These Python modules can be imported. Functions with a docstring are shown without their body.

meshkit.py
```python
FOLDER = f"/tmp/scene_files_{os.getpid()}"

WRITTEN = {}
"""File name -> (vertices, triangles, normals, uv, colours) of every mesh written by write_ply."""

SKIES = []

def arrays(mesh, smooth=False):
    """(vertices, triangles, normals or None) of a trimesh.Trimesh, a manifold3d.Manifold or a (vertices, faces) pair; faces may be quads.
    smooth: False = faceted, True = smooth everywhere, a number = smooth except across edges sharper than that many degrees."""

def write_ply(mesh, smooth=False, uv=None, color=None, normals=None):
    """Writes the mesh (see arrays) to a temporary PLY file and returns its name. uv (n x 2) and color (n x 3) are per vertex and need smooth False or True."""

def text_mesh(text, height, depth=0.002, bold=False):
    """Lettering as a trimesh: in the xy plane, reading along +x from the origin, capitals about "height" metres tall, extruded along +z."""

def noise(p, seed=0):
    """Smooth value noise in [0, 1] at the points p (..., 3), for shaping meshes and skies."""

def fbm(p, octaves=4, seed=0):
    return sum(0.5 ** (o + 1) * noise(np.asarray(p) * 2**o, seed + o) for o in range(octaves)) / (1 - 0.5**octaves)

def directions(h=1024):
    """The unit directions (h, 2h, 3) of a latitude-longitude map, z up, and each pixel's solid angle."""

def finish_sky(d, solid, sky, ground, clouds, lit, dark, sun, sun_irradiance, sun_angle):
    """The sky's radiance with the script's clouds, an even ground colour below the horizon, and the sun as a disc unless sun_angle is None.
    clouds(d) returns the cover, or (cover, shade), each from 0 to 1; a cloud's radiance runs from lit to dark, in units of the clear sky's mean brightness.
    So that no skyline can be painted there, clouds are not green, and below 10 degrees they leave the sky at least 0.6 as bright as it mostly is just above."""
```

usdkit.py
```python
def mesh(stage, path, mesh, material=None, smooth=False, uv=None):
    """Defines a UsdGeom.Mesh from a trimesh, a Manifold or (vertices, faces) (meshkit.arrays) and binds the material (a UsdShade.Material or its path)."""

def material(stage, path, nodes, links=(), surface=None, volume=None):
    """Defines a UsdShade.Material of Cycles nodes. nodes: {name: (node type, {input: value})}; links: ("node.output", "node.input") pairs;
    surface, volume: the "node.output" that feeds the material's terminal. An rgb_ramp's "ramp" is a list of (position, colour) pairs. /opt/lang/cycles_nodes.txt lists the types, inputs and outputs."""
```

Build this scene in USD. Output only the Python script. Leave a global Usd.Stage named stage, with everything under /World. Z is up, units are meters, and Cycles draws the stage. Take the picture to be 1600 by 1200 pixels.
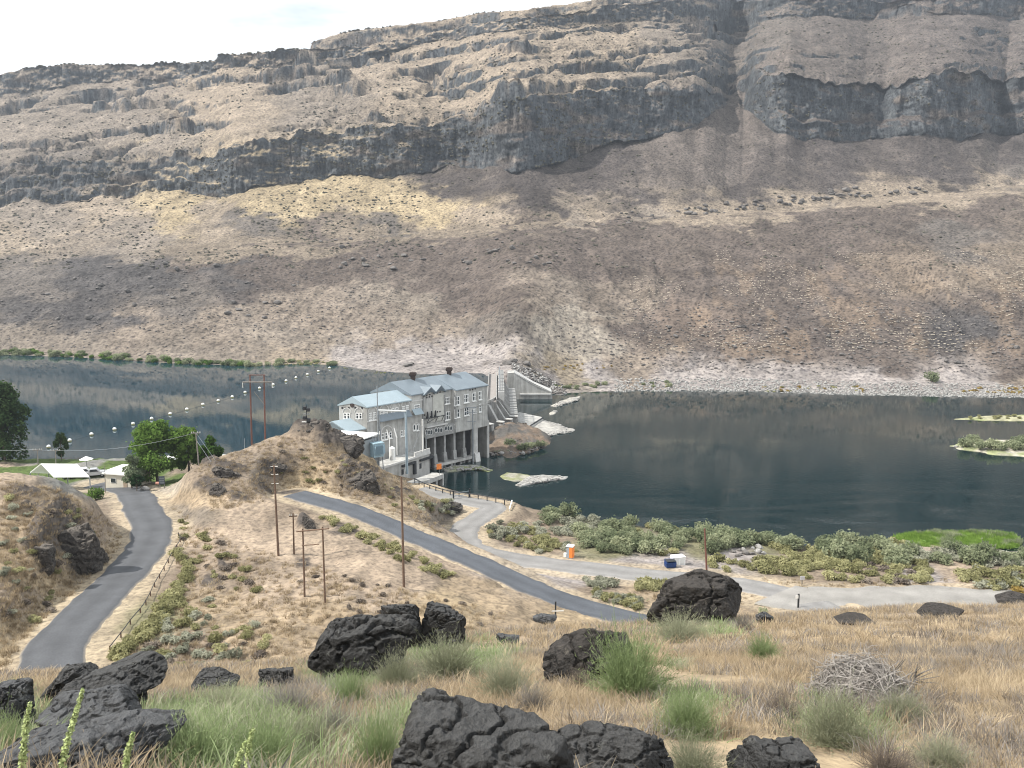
import math, random
import numpy as np
import trimesh
import usdkit, meshkit
from meshkit import noise, fbm
from pxr import Usd, UsdGeom, UsdLux, UsdShade, Gf, Sdf, Vt
from scipy.interpolate import RBFInterpolator, PchipInterpolator, RegularGridInterpolator
from scipy.spatial import cKDTree

stage = Usd.Stage.CreateInMemory()
UsdGeom.SetStageUpAxis(stage, "Z")
UsdGeom.SetStageMetersPerUnit(stage, 1.0)
W = UsdGeom.Xform.Define(stage, "/World")
stage.SetDefaultPrim(W.GetPrim())
UsdGeom.Scope.Define(stage, "/World/Looks")

# ---------------------------------------------------------------- camera, sky, sun, exposure
EYE = 61.5                       # metres above the tailwater
FPX = 1400.0                     # focal length in pixels of the 1600 x 1200 photograph
PITCH = math.atan(225 / 1400)    # looking down
EXPOSURE = 0.42
SUN_TO = np.array([-0.95, -0.16, 1.02]); SUN_TO = SUN_TO / np.linalg.norm(SUN_TO)
SUN_INT, SKY_STR = 1.25, 0.09

cam = UsdGeom.Camera.Define(stage, "/World/camera")
cam.CreateHorizontalApertureAttr(36.0); cam.CreateVerticalApertureAttr(27.0)
cam.CreateFocalLengthAttr(36.0 * FPX / 1600)
cam.CreateClippingRangeAttr(Gf.Vec2f(0.1, 20000))
cam.AddTranslateOp().Set(Gf.Vec3d(0, 0, EYE))
cam.AddRotateXOp().Set(90 - math.degrees(PITCH))
cam.CreateExposureAttr(EXPOSURE)

def sun():
    d = UsdLux.DistantLight.Define(stage, "/World/sun")
    d.CreateIntensityAttr(SUN_INT); d.CreateAngleAttr(0.5); d.CreateNormalizeAttr(True)
    d.CreateColorAttr(Gf.Vec3f(1.0, 0.95, 0.87))
    z = Gf.Vec3d(*SUN_TO); x = Gf.Cross(Gf.Vec3d(0, 0, 1), z).GetNormalized(); y = Gf.Cross(z, x)
    d.AddTransformOp().Set(Gf.Matrix4d(x[0], x[1], x[2], 0, y[0], y[1], y[2], 0, z[0], z[1], z[2], 0, 0, 0, 0, 1))
sun()
el, rot = math.asin(SUN_TO[2]), math.atan2(SUN_TO[0], SUN_TO[1])
SKY = usdkit.material(stage, "/World/Looks/sky_look", {
    "sky": ("sky_texture", {"sky_type": "single_scattering", "sun_disc": False, "sun_elevation": el, "sun_rotation": rot, "altitude": 700.0, "aerosol_density": 1.5}),
    "tc": ("texture_coordinate", {}),
    "mp": ("mapping", {"scale": (1.2, 1.2, 4.5), "location": (0.3, 0.9, 0.15)}),
    "n": ("noise_texture", {"scale": 2.6, "detail": 7.0, "roughness": 0.58, "distortion": 0.25}),
    "r": ("rgb_ramp", {"ramp": [(0.28, (.38, .38, .38)), (0.52, (1, 1, 1))]}),
    "m": ("mix_color", {"blend_type": "mix", "b": (11.2, 11.7, 12.0), "use_clamp": False}),
    "bg": ("background_shader", {"strength": SKY_STR})},
    [("tc.generated", "mp.vector"), ("mp.vector", "n.vector"), ("n.fac", "r.fac"), ("r.color", "m.fac"), ("sky.color", "m.a"), ("m.result", "bg.color")], surface="bg.background")
dome = UsdLux.DomeLight.Define(stage, "/World/sky")
dome.CreateIntensityAttr(1.0)
UsdShade.MaterialBindingAPI.Apply(dome.GetPrim()).Bind(SKY)
dome.GetPrim().SetCustomDataByKey("kind", "structure")

# ---------------------------------------------------------------- helpers
CP, SP = math.cos(PITCH), math.sin(PITCH)
def ray(px, py):
    """Ground-plan slope a = x/y and vertical slope k = (z - EYE)/y of the line of sight through a pixel of the photograph."""
    u = (np.asarray(px, float) - 800) / FPX; v = (600 - np.asarray(py, float)) / FPX
    d = CP + v * SP
    return u / d, (-SP + v * CP) / d
def at(px, py, z=None, Y=None):
    a, k = ray(px, py)
    if Y is None: Y = (z - EYE) / k
    return np.array([a * Y, Y, EYE + k * Y], float)
def proj(p):
    p = np.asarray(p, float); x, y, z = p[..., 0], p[..., 1], p[..., 2] - EYE
    d = y * CP - z * SP; up = y * SP + z * CP
    d = np.where(d < 1e-3, 1e-3, d)
    return 800 + FPX * x / d, 600 - FPX * up / d
def sstep(a, b, x):
    t = np.clip((np.asarray(x, float) - a) / (b - a), 0, 1); return t * t * (3 - 2 * t)
def unit(v):
    v = np.asarray(v, float); return v / np.linalg.norm(v)

_names = {}
def numbered(name, parent="/World"):
    k = (parent, name); n = _names.get(k, -1) + 1; _names[k] = n
    return name if n == 0 else f"{name}_{n:03d}"
def P_of(parent):
    return "/World" if parent is None else (parent if isinstance(parent, str) else str(parent.GetPath()))
def cd(prim, **kw):
    for k, v in kw.items():
        if v: prim.SetCustomDataByKey(k, v)
    return prim
def obj(name, mesh, mat, parent=None, smooth=False, col=None, rock=None, **kw):
    path = P_of(parent) + "/" + numbered(name, P_of(parent))
    m = usdkit.mesh(stage, path, mesh, mat, smooth=smooth)
    if col is not None:
        UsdGeom.PrimvarsAPI(m).CreatePrimvar("col", Sdf.ValueTypeNames.Color3fArray, "vertex").Set(Vt.Vec3fArray.FromNumpy(np.asarray(col, np.float32)))
    if rock is not None: UsdGeom.PrimvarsAPI(m).CreatePrimvar("rock", Sdf.ValueTypeNames.FloatArray, "vertex").Set(Vt.FloatArray.FromNumpy(np.asarray(rock, np.float32)))
    return cd(m.GetPrim(), **kw)
def setx(prim, loc=(0, 0, 0), rz=0.0, s=1.0, rx=0.0):
    x = UsdGeom.Xform(prim); x.ClearXformOpOrder()
    x.AddTranslateOp().Set(Gf.Vec3d(*map(float, loc)))
    if rz or rx: x.AddRotateXYZOp().Set(Gf.Vec3f(math.degrees(rx), 0, math.degrees(rz)))
    if np.ndim(s) or s != 1.0:
        s = (s, s, s) if np.ndim(s) == 0 else s
        x.AddScaleOp().Set(Gf.Vec3f(*map(float, s)))
def thing(name, loc=(0, 0, 0), rz=0.0, s=1.0, **kw):
    p = UsdGeom.Xform.Define(stage, "/World/" + numbered(name)).GetPrim()
    setx(p, loc, rz, s); return cd(p, **kw)
def proto(name):
    """A class prim that copies reference."""
    return stage.CreateClassPrim("/World/Looks/" + numbered("kind_" + name, "/World/Looks"))
def copy(name, src, loc, rz=0.0, s=1.0, rx=0.0, **kw):
    p = stage.DefinePrim("/World/" + numbered(name), "Xform")
    p.GetReferences().AddInternalReference(src.GetPath()); p.SetInstanceable(True)
    setx(p, loc, rz, s, rx); return cd(p, **kw)
def scatter(name, protos, pos, scale, rz, idx, parent=None, tilt=None, **kw):
    """Things nobody could count: one PointInstancer. protos: list of (part name, mesh, material)."""
    path = P_of(parent) + "/" + numbered(name, P_of(parent))
    pi = UsdGeom.PointInstancer.Define(stage, path)
    rel = pi.CreatePrototypesRel()
    for nm, me, mt, sm in protos:
        m = usdkit.mesh(stage, f"{path}/{numbered(nm, path)}", me, mt, smooth=sm); rel.AddTarget(m.GetPath())
    n = len(pos)
    pi.CreateProtoIndicesAttr(Vt.IntArray.FromNumpy(np.asarray(idx, np.int32)))
    pi.CreatePositionsAttr(Vt.Vec3fArray.FromNumpy(np.asarray(pos, np.float32)))
    sc = np.asarray(scale, float); sc = np.repeat(sc[:, None], 3, 1) if sc.ndim == 1 else sc
    pi.CreateScalesAttr(Vt.Vec3fArray.FromNumpy(sc.astype(np.float32)))
    rz = np.asarray(rz, float); h = rz / 2
    q = np.stack([np.cos(h), np.zeros(n), np.zeros(n), np.sin(h)], 1)
    pi.CreateOrientationsAttr(Vt.QuathArray([Gf.Quath(float(a), float(b), float(c), float(d)) for a, b, c, d in q]))
    return cd(pi.GetPrim(), kind="stuff", **kw)

class MB:
    """Collects boxes, bars and tubes that make up ONE part."""
    def __init__(s): s.m = []
    def add(s, m): s.m.append(m if isinstance(m, trimesh.Trimesh) else trimesh.Trimesh(*m, process=False)); return s
    def box(s, c, e, rz=0.0, M=None):
        b = trimesh.creation.box(e)
        if rz: b.apply_transform(trimesh.transformations.rotation_matrix(rz, [0, 0, 1]))
        b.apply_translation(c)
        if M is not None: b.apply_transform(M)
        s.m.append(b); return s
    def tube(s, a, b, r, r2=None, n=8):
        a, b = np.asarray(a, float), np.asarray(b, float); d = b - a; L = np.linalg.norm(d); d = d / L
        u = np.cross(d, [0, 0, 1.0]) if abs(d[2]) < .9 else np.cross(d, [1.0, 0, 0]); u = u / np.linalg.norm(u); w = np.cross(d, u)
        t = np.arange(n) / n * 2 * np.pi; r2 = r if r2 is None else r2
        ring = np.cos(t)[:, None] * u + np.sin(t)[:, None] * w
        v = np.vstack([a + ring * r, b + ring * r2, a, b]); i = np.arange(n); j = (i + 1) % n
        f = np.vstack([np.stack([i, i + n, j], 1), np.stack([j, i + n, j + n], 1), np.stack([j, np.full(n, 2 * n + 0), i], 1)[:, [0, 1, 2]], np.stack([i + n, np.full(n, 2 * n + 1), j + n], 1)])
        s.m.append(trimesh.Trimesh(v, f, process=False)); return s
    def prism(s, poly, lo, hi=None, vec=None):
        """A closed polygon of 3-D points pushed along vec."""
        poly = np.asarray(poly, float); vec = np.asarray(vec, float); n = len(poly)
        c0 = poly.mean(0)
        v = np.vstack([poly, poly + vec, c0, c0 + vec]); i = np.arange(n); j = (i + 1) % n
        f = np.vstack([np.stack([i, j, i + n], 1), np.stack([j, j + n, i + n], 1), np.stack([i, np.full(n, 2 * n), j], 1), np.stack([i + n, j + n, np.full(n, 2 * n + 1)], 1)])
        m = trimesh.Trimesh(v, f, process=False)
        if m.volume < 0: m.invert()
        s.m.append(m); return s
    def mesh(s): return trimesh.util.concatenate(s.m)
    def build(s, name, mat, parent=None, smooth=False, **kw): return obj(name, s.mesh(), mat, parent, smooth, **kw)

def idw(pts, px, py, ysc=1.6, power=5.0):
    """Colour of the ground at a place, from colours noted at places (k nearest, inverse distance)."""
    pts = np.asarray(pts, float)
    t = cKDTree(pts[:, :2] * [1, ysc]); q = np.stack([px, py * ysc], -1)
    d, i = t.query(q.reshape(-1, 2), k=5); w = 1 / np.maximum(d, 4) ** power; w /= w.sum(1, keepdims=True)
    return (pts[i][:, :, 2:] * w[..., None]).sum(1).reshape(*np.shape(px), pts.shape[1] - 2)

def grid_faces(nr, nc, flip=False):
    i = np.arange(nr * nc).reshape(nr, nc)
    a, b, c, d = i[:-1, :-1].ravel(), i[:-1, 1:].ravel(), i[1:, 1:].ravel(), i[1:, :-1].ravel()
    return np.vstack([np.stack([a, b, c], 1), np.stack([a, c, d], 1)])

# ---------------------------------------------------------------- looks
def look(name, color, rough=0.8, var=0.15, scale=2.0, bump=0.0, metallic=0.0, spec=0.3, dist=0.02, obj_space=False, detail=4.0):
    c = np.asarray(color, float)
    nodes = {"g": ("geometry", {}), "tc": ("texture_coordinate", {}),
             "n": ("noise_texture", {"scale": scale, "detail": detail, "roughness": 0.6}),
             "r": ("rgb_ramp", {"ramp": [(0.3, tuple(c * (1 - var))), (0.7, tuple(np.minimum(c * (1 + var), 1)))]}),
             "p": ("principled_bsdf", {"roughness": rough, "metallic": metallic, "specular_ior_level": spec})}
    links = [(("tc.object" if obj_space else "g.position"), "n.vector"), ("n.fac", "r.fac"), ("r.color", "p.base_color")]
    if bump:
        nodes["b"] = ("bump", {"strength": bump, "distance": dist}); links += [("n.fac", "b.height"), ("b.normal", "p.normal")]
    return usdkit.material(stage, "/World/Looks/" + name, nodes, links, surface="p.BSDF")
def leaf_look(name, c1, c2, trans=0.35, scale=0.6):
    """Leaves and stems: two tones that vary plant to plant and within a plant."""
    nodes = {"oi": ("object_info", {}), "g": ("geometry", {}), "n": ("noise_texture", {"scale": scale, "detail": 3.0}),
             "ri": ("math", {"math_type": "multiply_add", "value2": 0.5, "value3": -0.25}), "ad": ("math", {"math_type": "add"}), "ad2": ("math", {"math_type": "multiply_add", "value2": 0.45}),
             "r": ("rgb_ramp", {"ramp": [(0.3, tuple(c1)), (0.85, tuple(c2))]}),
             "d": ("diffuse_bsdf", {}), "t": ("translucent_bsdf", {}), "m": ("mix_closure", {"fac": trans})}
    links = [("g.position", "n.vector"), ("g.random_per_island", "ri.value1"), ("n.fac", "ad.value1"), ("ri.value", "ad.value2"), ("oi.random", "ad2.value1"), ("ad.value", "ad2.value3"),
             ("ad2.value", "r.fac"), ("r.color", "d.color"), ("r.color", "t.color"), ("d.BSDF", "m.closure1"), ("t.BSDF", "m.closure2")]
    return usdkit.material(stage, "/World/Looks/" + name, nodes, links, surface="m.closure")

# ---------------------------------------------------------------- the far canyon wall
def line(*pts):
    pts = np.asarray(pts, float); return pts
def ground_look(name, speck, speck_scale, bump_d, fine_scale=0.7, dots=1.0):
    nodes = {"g": ("geometry", {}), "at": ("attribute", {"attribute": "col"}),
             "n1": ("noise_texture", {"scale": speck_scale, "detail": 5.0, "roughness": 0.65}),
             "r1": ("rgb_ramp", {"ramp": [(0.33, (1 - speck, 1 - speck, 1 - speck * .95)), (0.52, (1, 1, 1)), (0.72, (1 + speck * .55, 1 + speck * .52, 1 + speck * .45))]}),
             "n2": ("noise_texture", {"scale": fine_scale, "detail": 3.0}),
             "r2": ("rgb_ramp", {"ramp": [(0.3, (.8, .8, .8)), (0.7, (1.18, 1.17, 1.15))]}),
             "m1": ("mix_color", {"blend_type": "multiply", "fac": 1.0, "use_clamp": False}), "m2": ("mix_color", {"blend_type": "multiply", "fac": 1.0, "use_clamp": False}),
             "b": ("bump", {"strength": 0.9, "distance": bump_d}), "vo": ("voronoi_texture", {"feature": "f1", "scale": speck_scale * .8, "randomness": 1.0}), "vr": ("rgb_ramp", {"ramp": [(.12, (dots, dots, dots)), (.34, (1, 1, 1))]}), "m3": ("mix_color", {"blend_type": "multiply", "fac": 1.0, "use_clamp": False}), "p": ("principled_bsdf", {"roughness": 0.95, "specular_ior_level": 0.1})}
    nodes.update({"rk": ("attribute", {"attribute": "rock"}), "mp": ("mapping", {"scale": (.34, .12, .075)}), "n4": ("noise_texture", {"scale": 1.0, "detail": 6.0, "roughness": .7}), "r4": ("rgb_ramp", {"ramp": [(.34, (.48, .49, .51)), (.52, (1, 1, 1)), (.68, (1.55, 1.50, 1.42))]}), "m4": ("mix_color", {"blend_type": "multiply", "use_clamp": False}), "bm": ("mix_float", {})})
    links = [("g.position", "mp.vector"), ("mp.vector", "n4.vector"), ("n4.fac", "r4.fac"), ("rk.fac", "m4.fac"), ("m3.result", "m4.a"), ("r4.color", "m4.b"), ("rk.fac", "bm.fac"), ("n1.fac", "bm.a"), ("n4.fac", "bm.b"), ("g.position", "n1.vector"), ("g.position", "n2.vector"), ("n1.fac", "r1.fac"), ("n2.fac", "r2.fac"), ("at.color", "m1.a"), ("r1.color", "m1.b"),
             ("m1.result", "m2.a"), ("r2.color", "m2.b"), ("m2.result", "m3.a"), ("g.position", "vo.vector"), ("vo.distance", "vr.fac"), ("vr.color", "m3.b"), ("m4.result", "p.base_color"), ("bm.result", "b.height"), ("b.normal", "p.normal")]
    return usdkit.material(stage, "/World/Looks/" + name, nodes, links, surface="p.BSDF")
M_WALL = ground_look("canyon_wall_look", 0.6, 0.5, 1.0, 0.10, .45)
M_NEAR = ground_look("hillside_look", 0.45, 1.4, 0.15, 0.25, .75)

SHORE = line((-700, 552), (-300, 553), (0, 557), (100, 560), (200, 566), (300, 572), (400, 575), (480, 572), (520, 575), (580, 584), (640, 590), (700, 590), (770, 587), (785, 586), (803, 585.5), (835, 604), (862, 617), (868, 619), (1000, 613), (1200, 614), (1300, 618), (1400, 620), (1600, 623), (2300, 628))
BANK = line((-700, 546), (0, 547), (200, 553), (300, 558), (420, 560), (520, 557), (560, 553), (650, 551), (760, 554), (790, 560), (815, 566), (845, 578), (870, 586), (1000, 590), (1200, 590), (1400, 592), (1600, 594), (2300, 598))
BENCH = line((-700, 500), (0, 452), (150, 425), (300, 402), (500, 388), (700, 374), (800, 360), (900, 347), (1000, 346), (1200, 341), (1400, 322), (1600, 303), (2300, 250))
TALUS = line((-700, 480), (0, 420), (150, 396), (300, 380), (500, 372), (700, 359), (850, 346), (1000, 339), (1200, 328), (1400, 308), (1600, 288), (2300, 230))
CBASE = line((-700, 365), (0, 320), (100, 314), (200, 305), (280, 298), (345, 305), (370, 300), (400, 292), (450, 284), (500, 276), (560, 269), (620, 276), (660, 270), (700, 262), (760, 266), (800, 272), (850, 262), (900, 245), (950, 228), (1000, 213), (1050, 206), (1085, 200), (1110, 178), (1135, 160), (1160, 165), (1185, 182), (1212, 210), (1260, 224), (1300, 217), (1400, 207), (1450, 214), (1500, 218), (1540, 202), (1600, 202), (2300, 190))
CTOP = line((-700, 310), (0, 262), (60, 258), (120, 255), (200, 250), (270, 238), (340, 243), (368, 226), (450, 212), (520, 208), (600, 199), (680, 190), (740, 178), (780, 163), (800, 154), (850, 146), (900, 133), (950, 130), (1000, 133), (1050, 130), (1085, 128), (1110, 140), (1135, 145), (1155, 135), (1180, 126), (1230, 118), (1300, 121), (1350, 130), (1400, 125), (1440, 118), (1500, 106), (1530, 114), (1600, 112), (2300, 90))
RBASE = line((-700, 190), (0, 150), (60, 144), (130, 134), (200, 128), (280, 122), (340, 109), (400, 108), (450, 101), (480, 95), (560, 90), (660, 71), (700, 62), (800, 48), (900, 38), (1000, 34), (1060, 38), (1130, 28), (1200, 30), (1300, 25), (1600, 20), (2300, 0))
RTOP = line((-700, 160), (0, 117), (50, 107), (100, 101), (200, 100), (300, 98), (338, 96), (344, 88), (400, 82), (480, 76), (560, 72), (660, 58), (680, 48), (750, 36), (800, 29), (900, 16), (960, 6), (1130, -4), (1300, 0), (1600, -5), (2300, -30))
SKYL = line((-700, 163), (0, 119), (200, 103), (340, 97), (470, 80), (484, 78), (487, 66), (540, 50), (600, 42), (690, 33), (720, 26), (750, 20), (800, 17), (870, 8), (930, -1), (1000, -12), (1200, -38), (1600, -70), (2300, -100))
def knots(x, *kv):
    kv = np.asarray(kv, float); return np.interp(x, kv[:, 0], kv[:, 1])

def far_wall():
    a_in = np.linspace(-0.63, 0.63, 980)
    a_out = 0.63 + (np.linspace(0, 1, 70)[1:] ** 1.5) * 1.6
    A = np.concatenate([-a_out[::-1], a_in, a_out]); nc = len(A)
    PX = np.clip(800 + A * 1400 * 1.0, -690, 2290)
    def kline(L):
        d = np.arange(L[0, 0], L[-1, 0] + 1, 4.0); a, k = ray(d, np.interp(d, L[:, 0], L[:, 1]))
        return np.interp(A, a, k)
    ks = [kline(L) for L in (SHORE, BANK, BENCH, TALUS, CBASE, CTOP, RBASE, RTOP, SKYL)]
    z0 = knots(PX, (755, 7.4), (775, 9.6), (803, 10.2), (835, 5.6), (862, .4), (870, -0.1)) - 0.3
    Y0 = (z0 - EYE) / ks[0]
    slopes = [knots(PX, (300, .12), (560, .05), (760, .05), (860, .10), (1000, .12)),
              knots(PX, (0, .27), (400, .27), (800, .30), (1000, .33), (1600, .34)),
              knots(PX, (0, .17), (800, .13), (1600, .14)),
              knots(PX, (0, .27), (300, .3), (450, .42), (700, .5), (1000, .60), (1600, .6)),
              knots(PX, (0, 1.0), (330, 1.1), (380, 4.0), (1600, 4.0)),
              knots(PX, (0, .40), (600, .46), (1000, .54), (1600, .54)),
              knots(PX, (0, 3.0), (1600, 2.5)),
              knots(PX, (0, .5), (1600, .5))]
    nw = np.exp(-((PX - 812) / 50) ** 4); Ys, Zs = [Y0 - 25 + 22 * nw, Y0], [z0 - 6 - 8 * nw, z0]
    # a little wander so that foot-lines are not ruled
    for i, s in enumerate(slopes[:-1]):
        Y, Z, k = Ys[-1], Zs[-1], ks[i + 1]
        dY = (EYE + k * Y - Z) / np.maximum(s - k, .02)
        dY = np.clip(dY, 0.3, 420)
        Yn = Y + dY
        if i == 4:   # buttresses and recesses of the great cliff
            pass
        Ys.append(Yn); Zs.append(EYE + k * Yn)
    # plateau and the second tier behind it
    k = ks[-1]; up = PX > 485
    Y = Ys[-1] + knots(PX, (0, 150), (480, 150), (500, 60), (700, 40), (1600, 60)); Ys.append(Y); Zs.append(Zs[-1] + np.where(up, 3, 3))
    Y2 = Y + 12; Z2 = np.where(up, np.maximum(EYE + k * Y2, Zs[-1]), Zs[-1] + 1); Ys.append(Y2); Zs.append(Z2)
    Ys.append(Y2 + 500); Zs.append(Z2 + 6)
    Ys = [np.convolve(np.pad(y, 6, mode="edge"), np.ones(13) / 13, "valid") if i not in (6, 8) else np.convolve(np.pad(y, 3, mode="edge"), np.ones(7) / 7, "valid") for i, y in enumerate(Ys)]
    from scipy.ndimage import gaussian_filter1d
    for i in range(2, 9):
        Ys[i] = gaussian_filter1d(Ys[i], {2: 14, 3: 34, 4: 34, 5: 20, 6: 20}.get(i, 24), mode="nearest"); Zs[i] = EYE + ks[i - 1] * Ys[i]
    for i in range(3, 9): Ys[i] = np.maximum(Ys[i], Ys[i - 1] + .8)
    Ys[9] = np.maximum(Ys[9], Ys[8] + 20); Ys[10] = Ys[9] + 12; Ys[11] = Ys[10] + 500
    Zs[9] = Zs[8] + 3; Zs[10] = np.where(up, np.maximum(EYE + ks[-1] * Ys[10], Zs[9]), Zs[9] + 1); Zs[11] = Zs[10] + 6
    Ys[0] = Ys[0] + 9 * nw; Ys[1] = Ys[1] + 9 * nw; Ys[2] = np.maximum(Ys[2], Ys[1] + 6)
    jag = lambda s_, sd, a_: ((fbm(np.stack([PX / s_, 0 * PX, 0 * PX + sd], -1), 4, sd) - .5) * a_)[None]
    butt = knots(PX, (340, 0), (380, -4), (470, 2), (560, 0), (660, -1), (690, 6), (740, 3), (780, -3), (830, 0), (860, 7), (900, 12), (1000, 14), (1030, 4), (1060, -5), (1092, -2), (1108, 14), (1125, 42), (1150, 44), (1165, 16), (1190, 0), (1215, -6), (1240, 6), (1300, 14), (1330, 26), (1362, 24), (1385, 4), (1420, -6), (1485, 0), (1512, 12), (1540, 34), (1560, 16), (1600, 6))
    fadeb = [0, 0, 0, 0, .05, .8, 1.0, .45, .25, 0, 0, 0]
    gul = 30 * np.exp(-((PX - 1136) / 20) ** 2)
    for i, w in enumerate(fadeb): Ys[i] = Ys[i] + w * butt
    for i, w in {6: .3, 7: .5, 8: .3}.items(): Ys[i] = Ys[i] + w * gul
    n_seg = [3, 14, 80, 14, 64, 84, 90, 26, 10, 10, 8]
    rowsY, rowsZ, seg, tt = [], [], [], []
    for i, n in enumerate(n_seg):
        t = np.arange(n) / n
        rowsY.append(Ys[i] + (Ys[i + 1] - Ys[i]) * t[:, None]); rowsZ.append(Zs[i] + (Zs[i + 1] - Zs[i]) * t[:, None]); seg += [i] * n; tt += list(t)
    Y = np.vstack(rowsY + [Ys[-1][None]]); Z = np.vstack(rowsZ + [Zs[-1][None]])
    seg = np.array(seg + [n_seg.__len__() - 1])[:, None] * np.ones((1, nc)); T = np.array(tt + [1.0])[:, None] * np.ones((1, nc))
    X = A[None] * Y; pxg = np.broadcast_to(PX[None], X.shape)
    # ---- broad relief: gullies running down the slopes, ledges of the lava flows
    pt = np.stack([X / 60, Y / 200, Z / 90], -1)
    big = fbm(pt, 3, 5) - .5
    rib = 1 - np.abs(2 * fbm(np.stack([X / 26 + 8 * big, Y / 160, Z / 60], -1), 3, 9) - 1)
    in2 = seg == 2; in4 = seg == 4; in6 = seg == 6; in5 = seg == 5; in7 = seg == 7; in9 = seg == 9
    bell = np.sin(np.pi * np.clip(T, 0, 1))
    lowbump = sstep(900, 1000, pxg) * .4 + .6
    Z = Z + in2 * bell * (big * 16 + (rib - .6) * 7 * lowbump)
    Z = Z + in4 * bell * (big * 7 + (rib - .6) * 2.5)
    Z = Z + in6 * bell * (big * 12 + (rib - .6) * 3)
    # a cut bank above the flat, left of the river bend
    sc_x = np.exp(-((pxg - 860) / 95) ** 2)
    Z = Z + in2 * sc_x * (sstep(.06, .2, T) - .4 * T) * 9 * (1 - sstep(.75, 1, T))
    # ledges: steps in the upper slope
    lam = fbm(np.stack([X / 70, T * 8, Y * 0 + .5], -1), 4, 21)
    msk = sstep(.50, .60, lam - .07 * sstep(1130, 1230, pxg) + .22 * (fbm(np.stack([X / 16, T * 30, Y * 0], -1), 3, 23) - .5))
    nst = 5.3
    ph = T * nst + 2.6 * (fbm(np.stack([X / 75, T * 3, Y * 0], -1), 4, 31) - .5)
    fr = ph - np.floor(ph); stp = (np.floor(ph) + sstep(.62, .86, fr)) / nst
    span6 = (Zs[7] - Zs[6])[None]
    Z = Z + in6 * msk * (stp - T - .03) * span6 * 1.0
    # three tiers in the cliff on the left
    tier = sstep(372, 345, pxg)
    ph2 = T * 3 + .5 * (fbm(np.stack([X / 50, T * 2, Y * 0], -1), 3, 41) - .5); fr2 = ph2 - np.floor(ph2)
    st2 = (np.floor(ph2) + sstep(.25, .75, fr2)) / 3
    Z = Z + in5 * tier * (st2 - T) * (Zs[6] - Zs[5])[None] * .95
    j5, j6, j7, j8 = jag(34, 205, 11), jag(20, 206, 15), jag(40, 207, 8), jag(26, 208, 6)
    Z = Z + in4 * sstep(.86, 1, T) * j5 + in5 * (j5 * (1 - T) + j6 * T) + in6 * ((1 - sstep(0, .10, T)) * j6 + sstep(.9, 1, T) * j7) + in7 * (j7 * (1 - T) + j8 * T) + (seg == 8) * (1 - sstep(0, .5, T)) * j8
    tr2 = sstep(1185, 1225, pxg) * sstep(.36, .46, fbm(np.stack([X / 60, T * 0, Y * 0], -1), 3, 43)); e2 = .34 + .12 * (fbm(np.stack([X / 30, T * 0, Y * 0 + 4], -1), 3, 47) - .5); st3 = np.where(T < e2, T / e2 * .38, .38 + (T - e2) / (1 - e2) * .62); Y = Y + in5 * tr2 * sstep(e2 - .02, e2 + .06, T) * 9 * (1 - .5 * T)
    # ---- cliff faces: columns, cracks, overhang shadows
    cl = in5 * (1.0) + in7 * 1.0 + in9 * .6 + in6 * msk * np.where((fr > .56) & (fr < .92), 1.0, 0)
    col = fbm(np.stack([X / 5.0, Y / 40, Z / 30], -1), 3, 51) - .5
    col2 = 1 - np.abs(2 * noise(np.stack([X / 2.4, Y / 30, Z / 22], -1), 57) - 1)
    blk = fbm(np.stack([X / 22, Y / 60, Z / 14], -1), 4, 61) - .5
    but = fbm(np.stack([X / 34, Y / 90, Z / 160], -1), 2, 67) - .5
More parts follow.
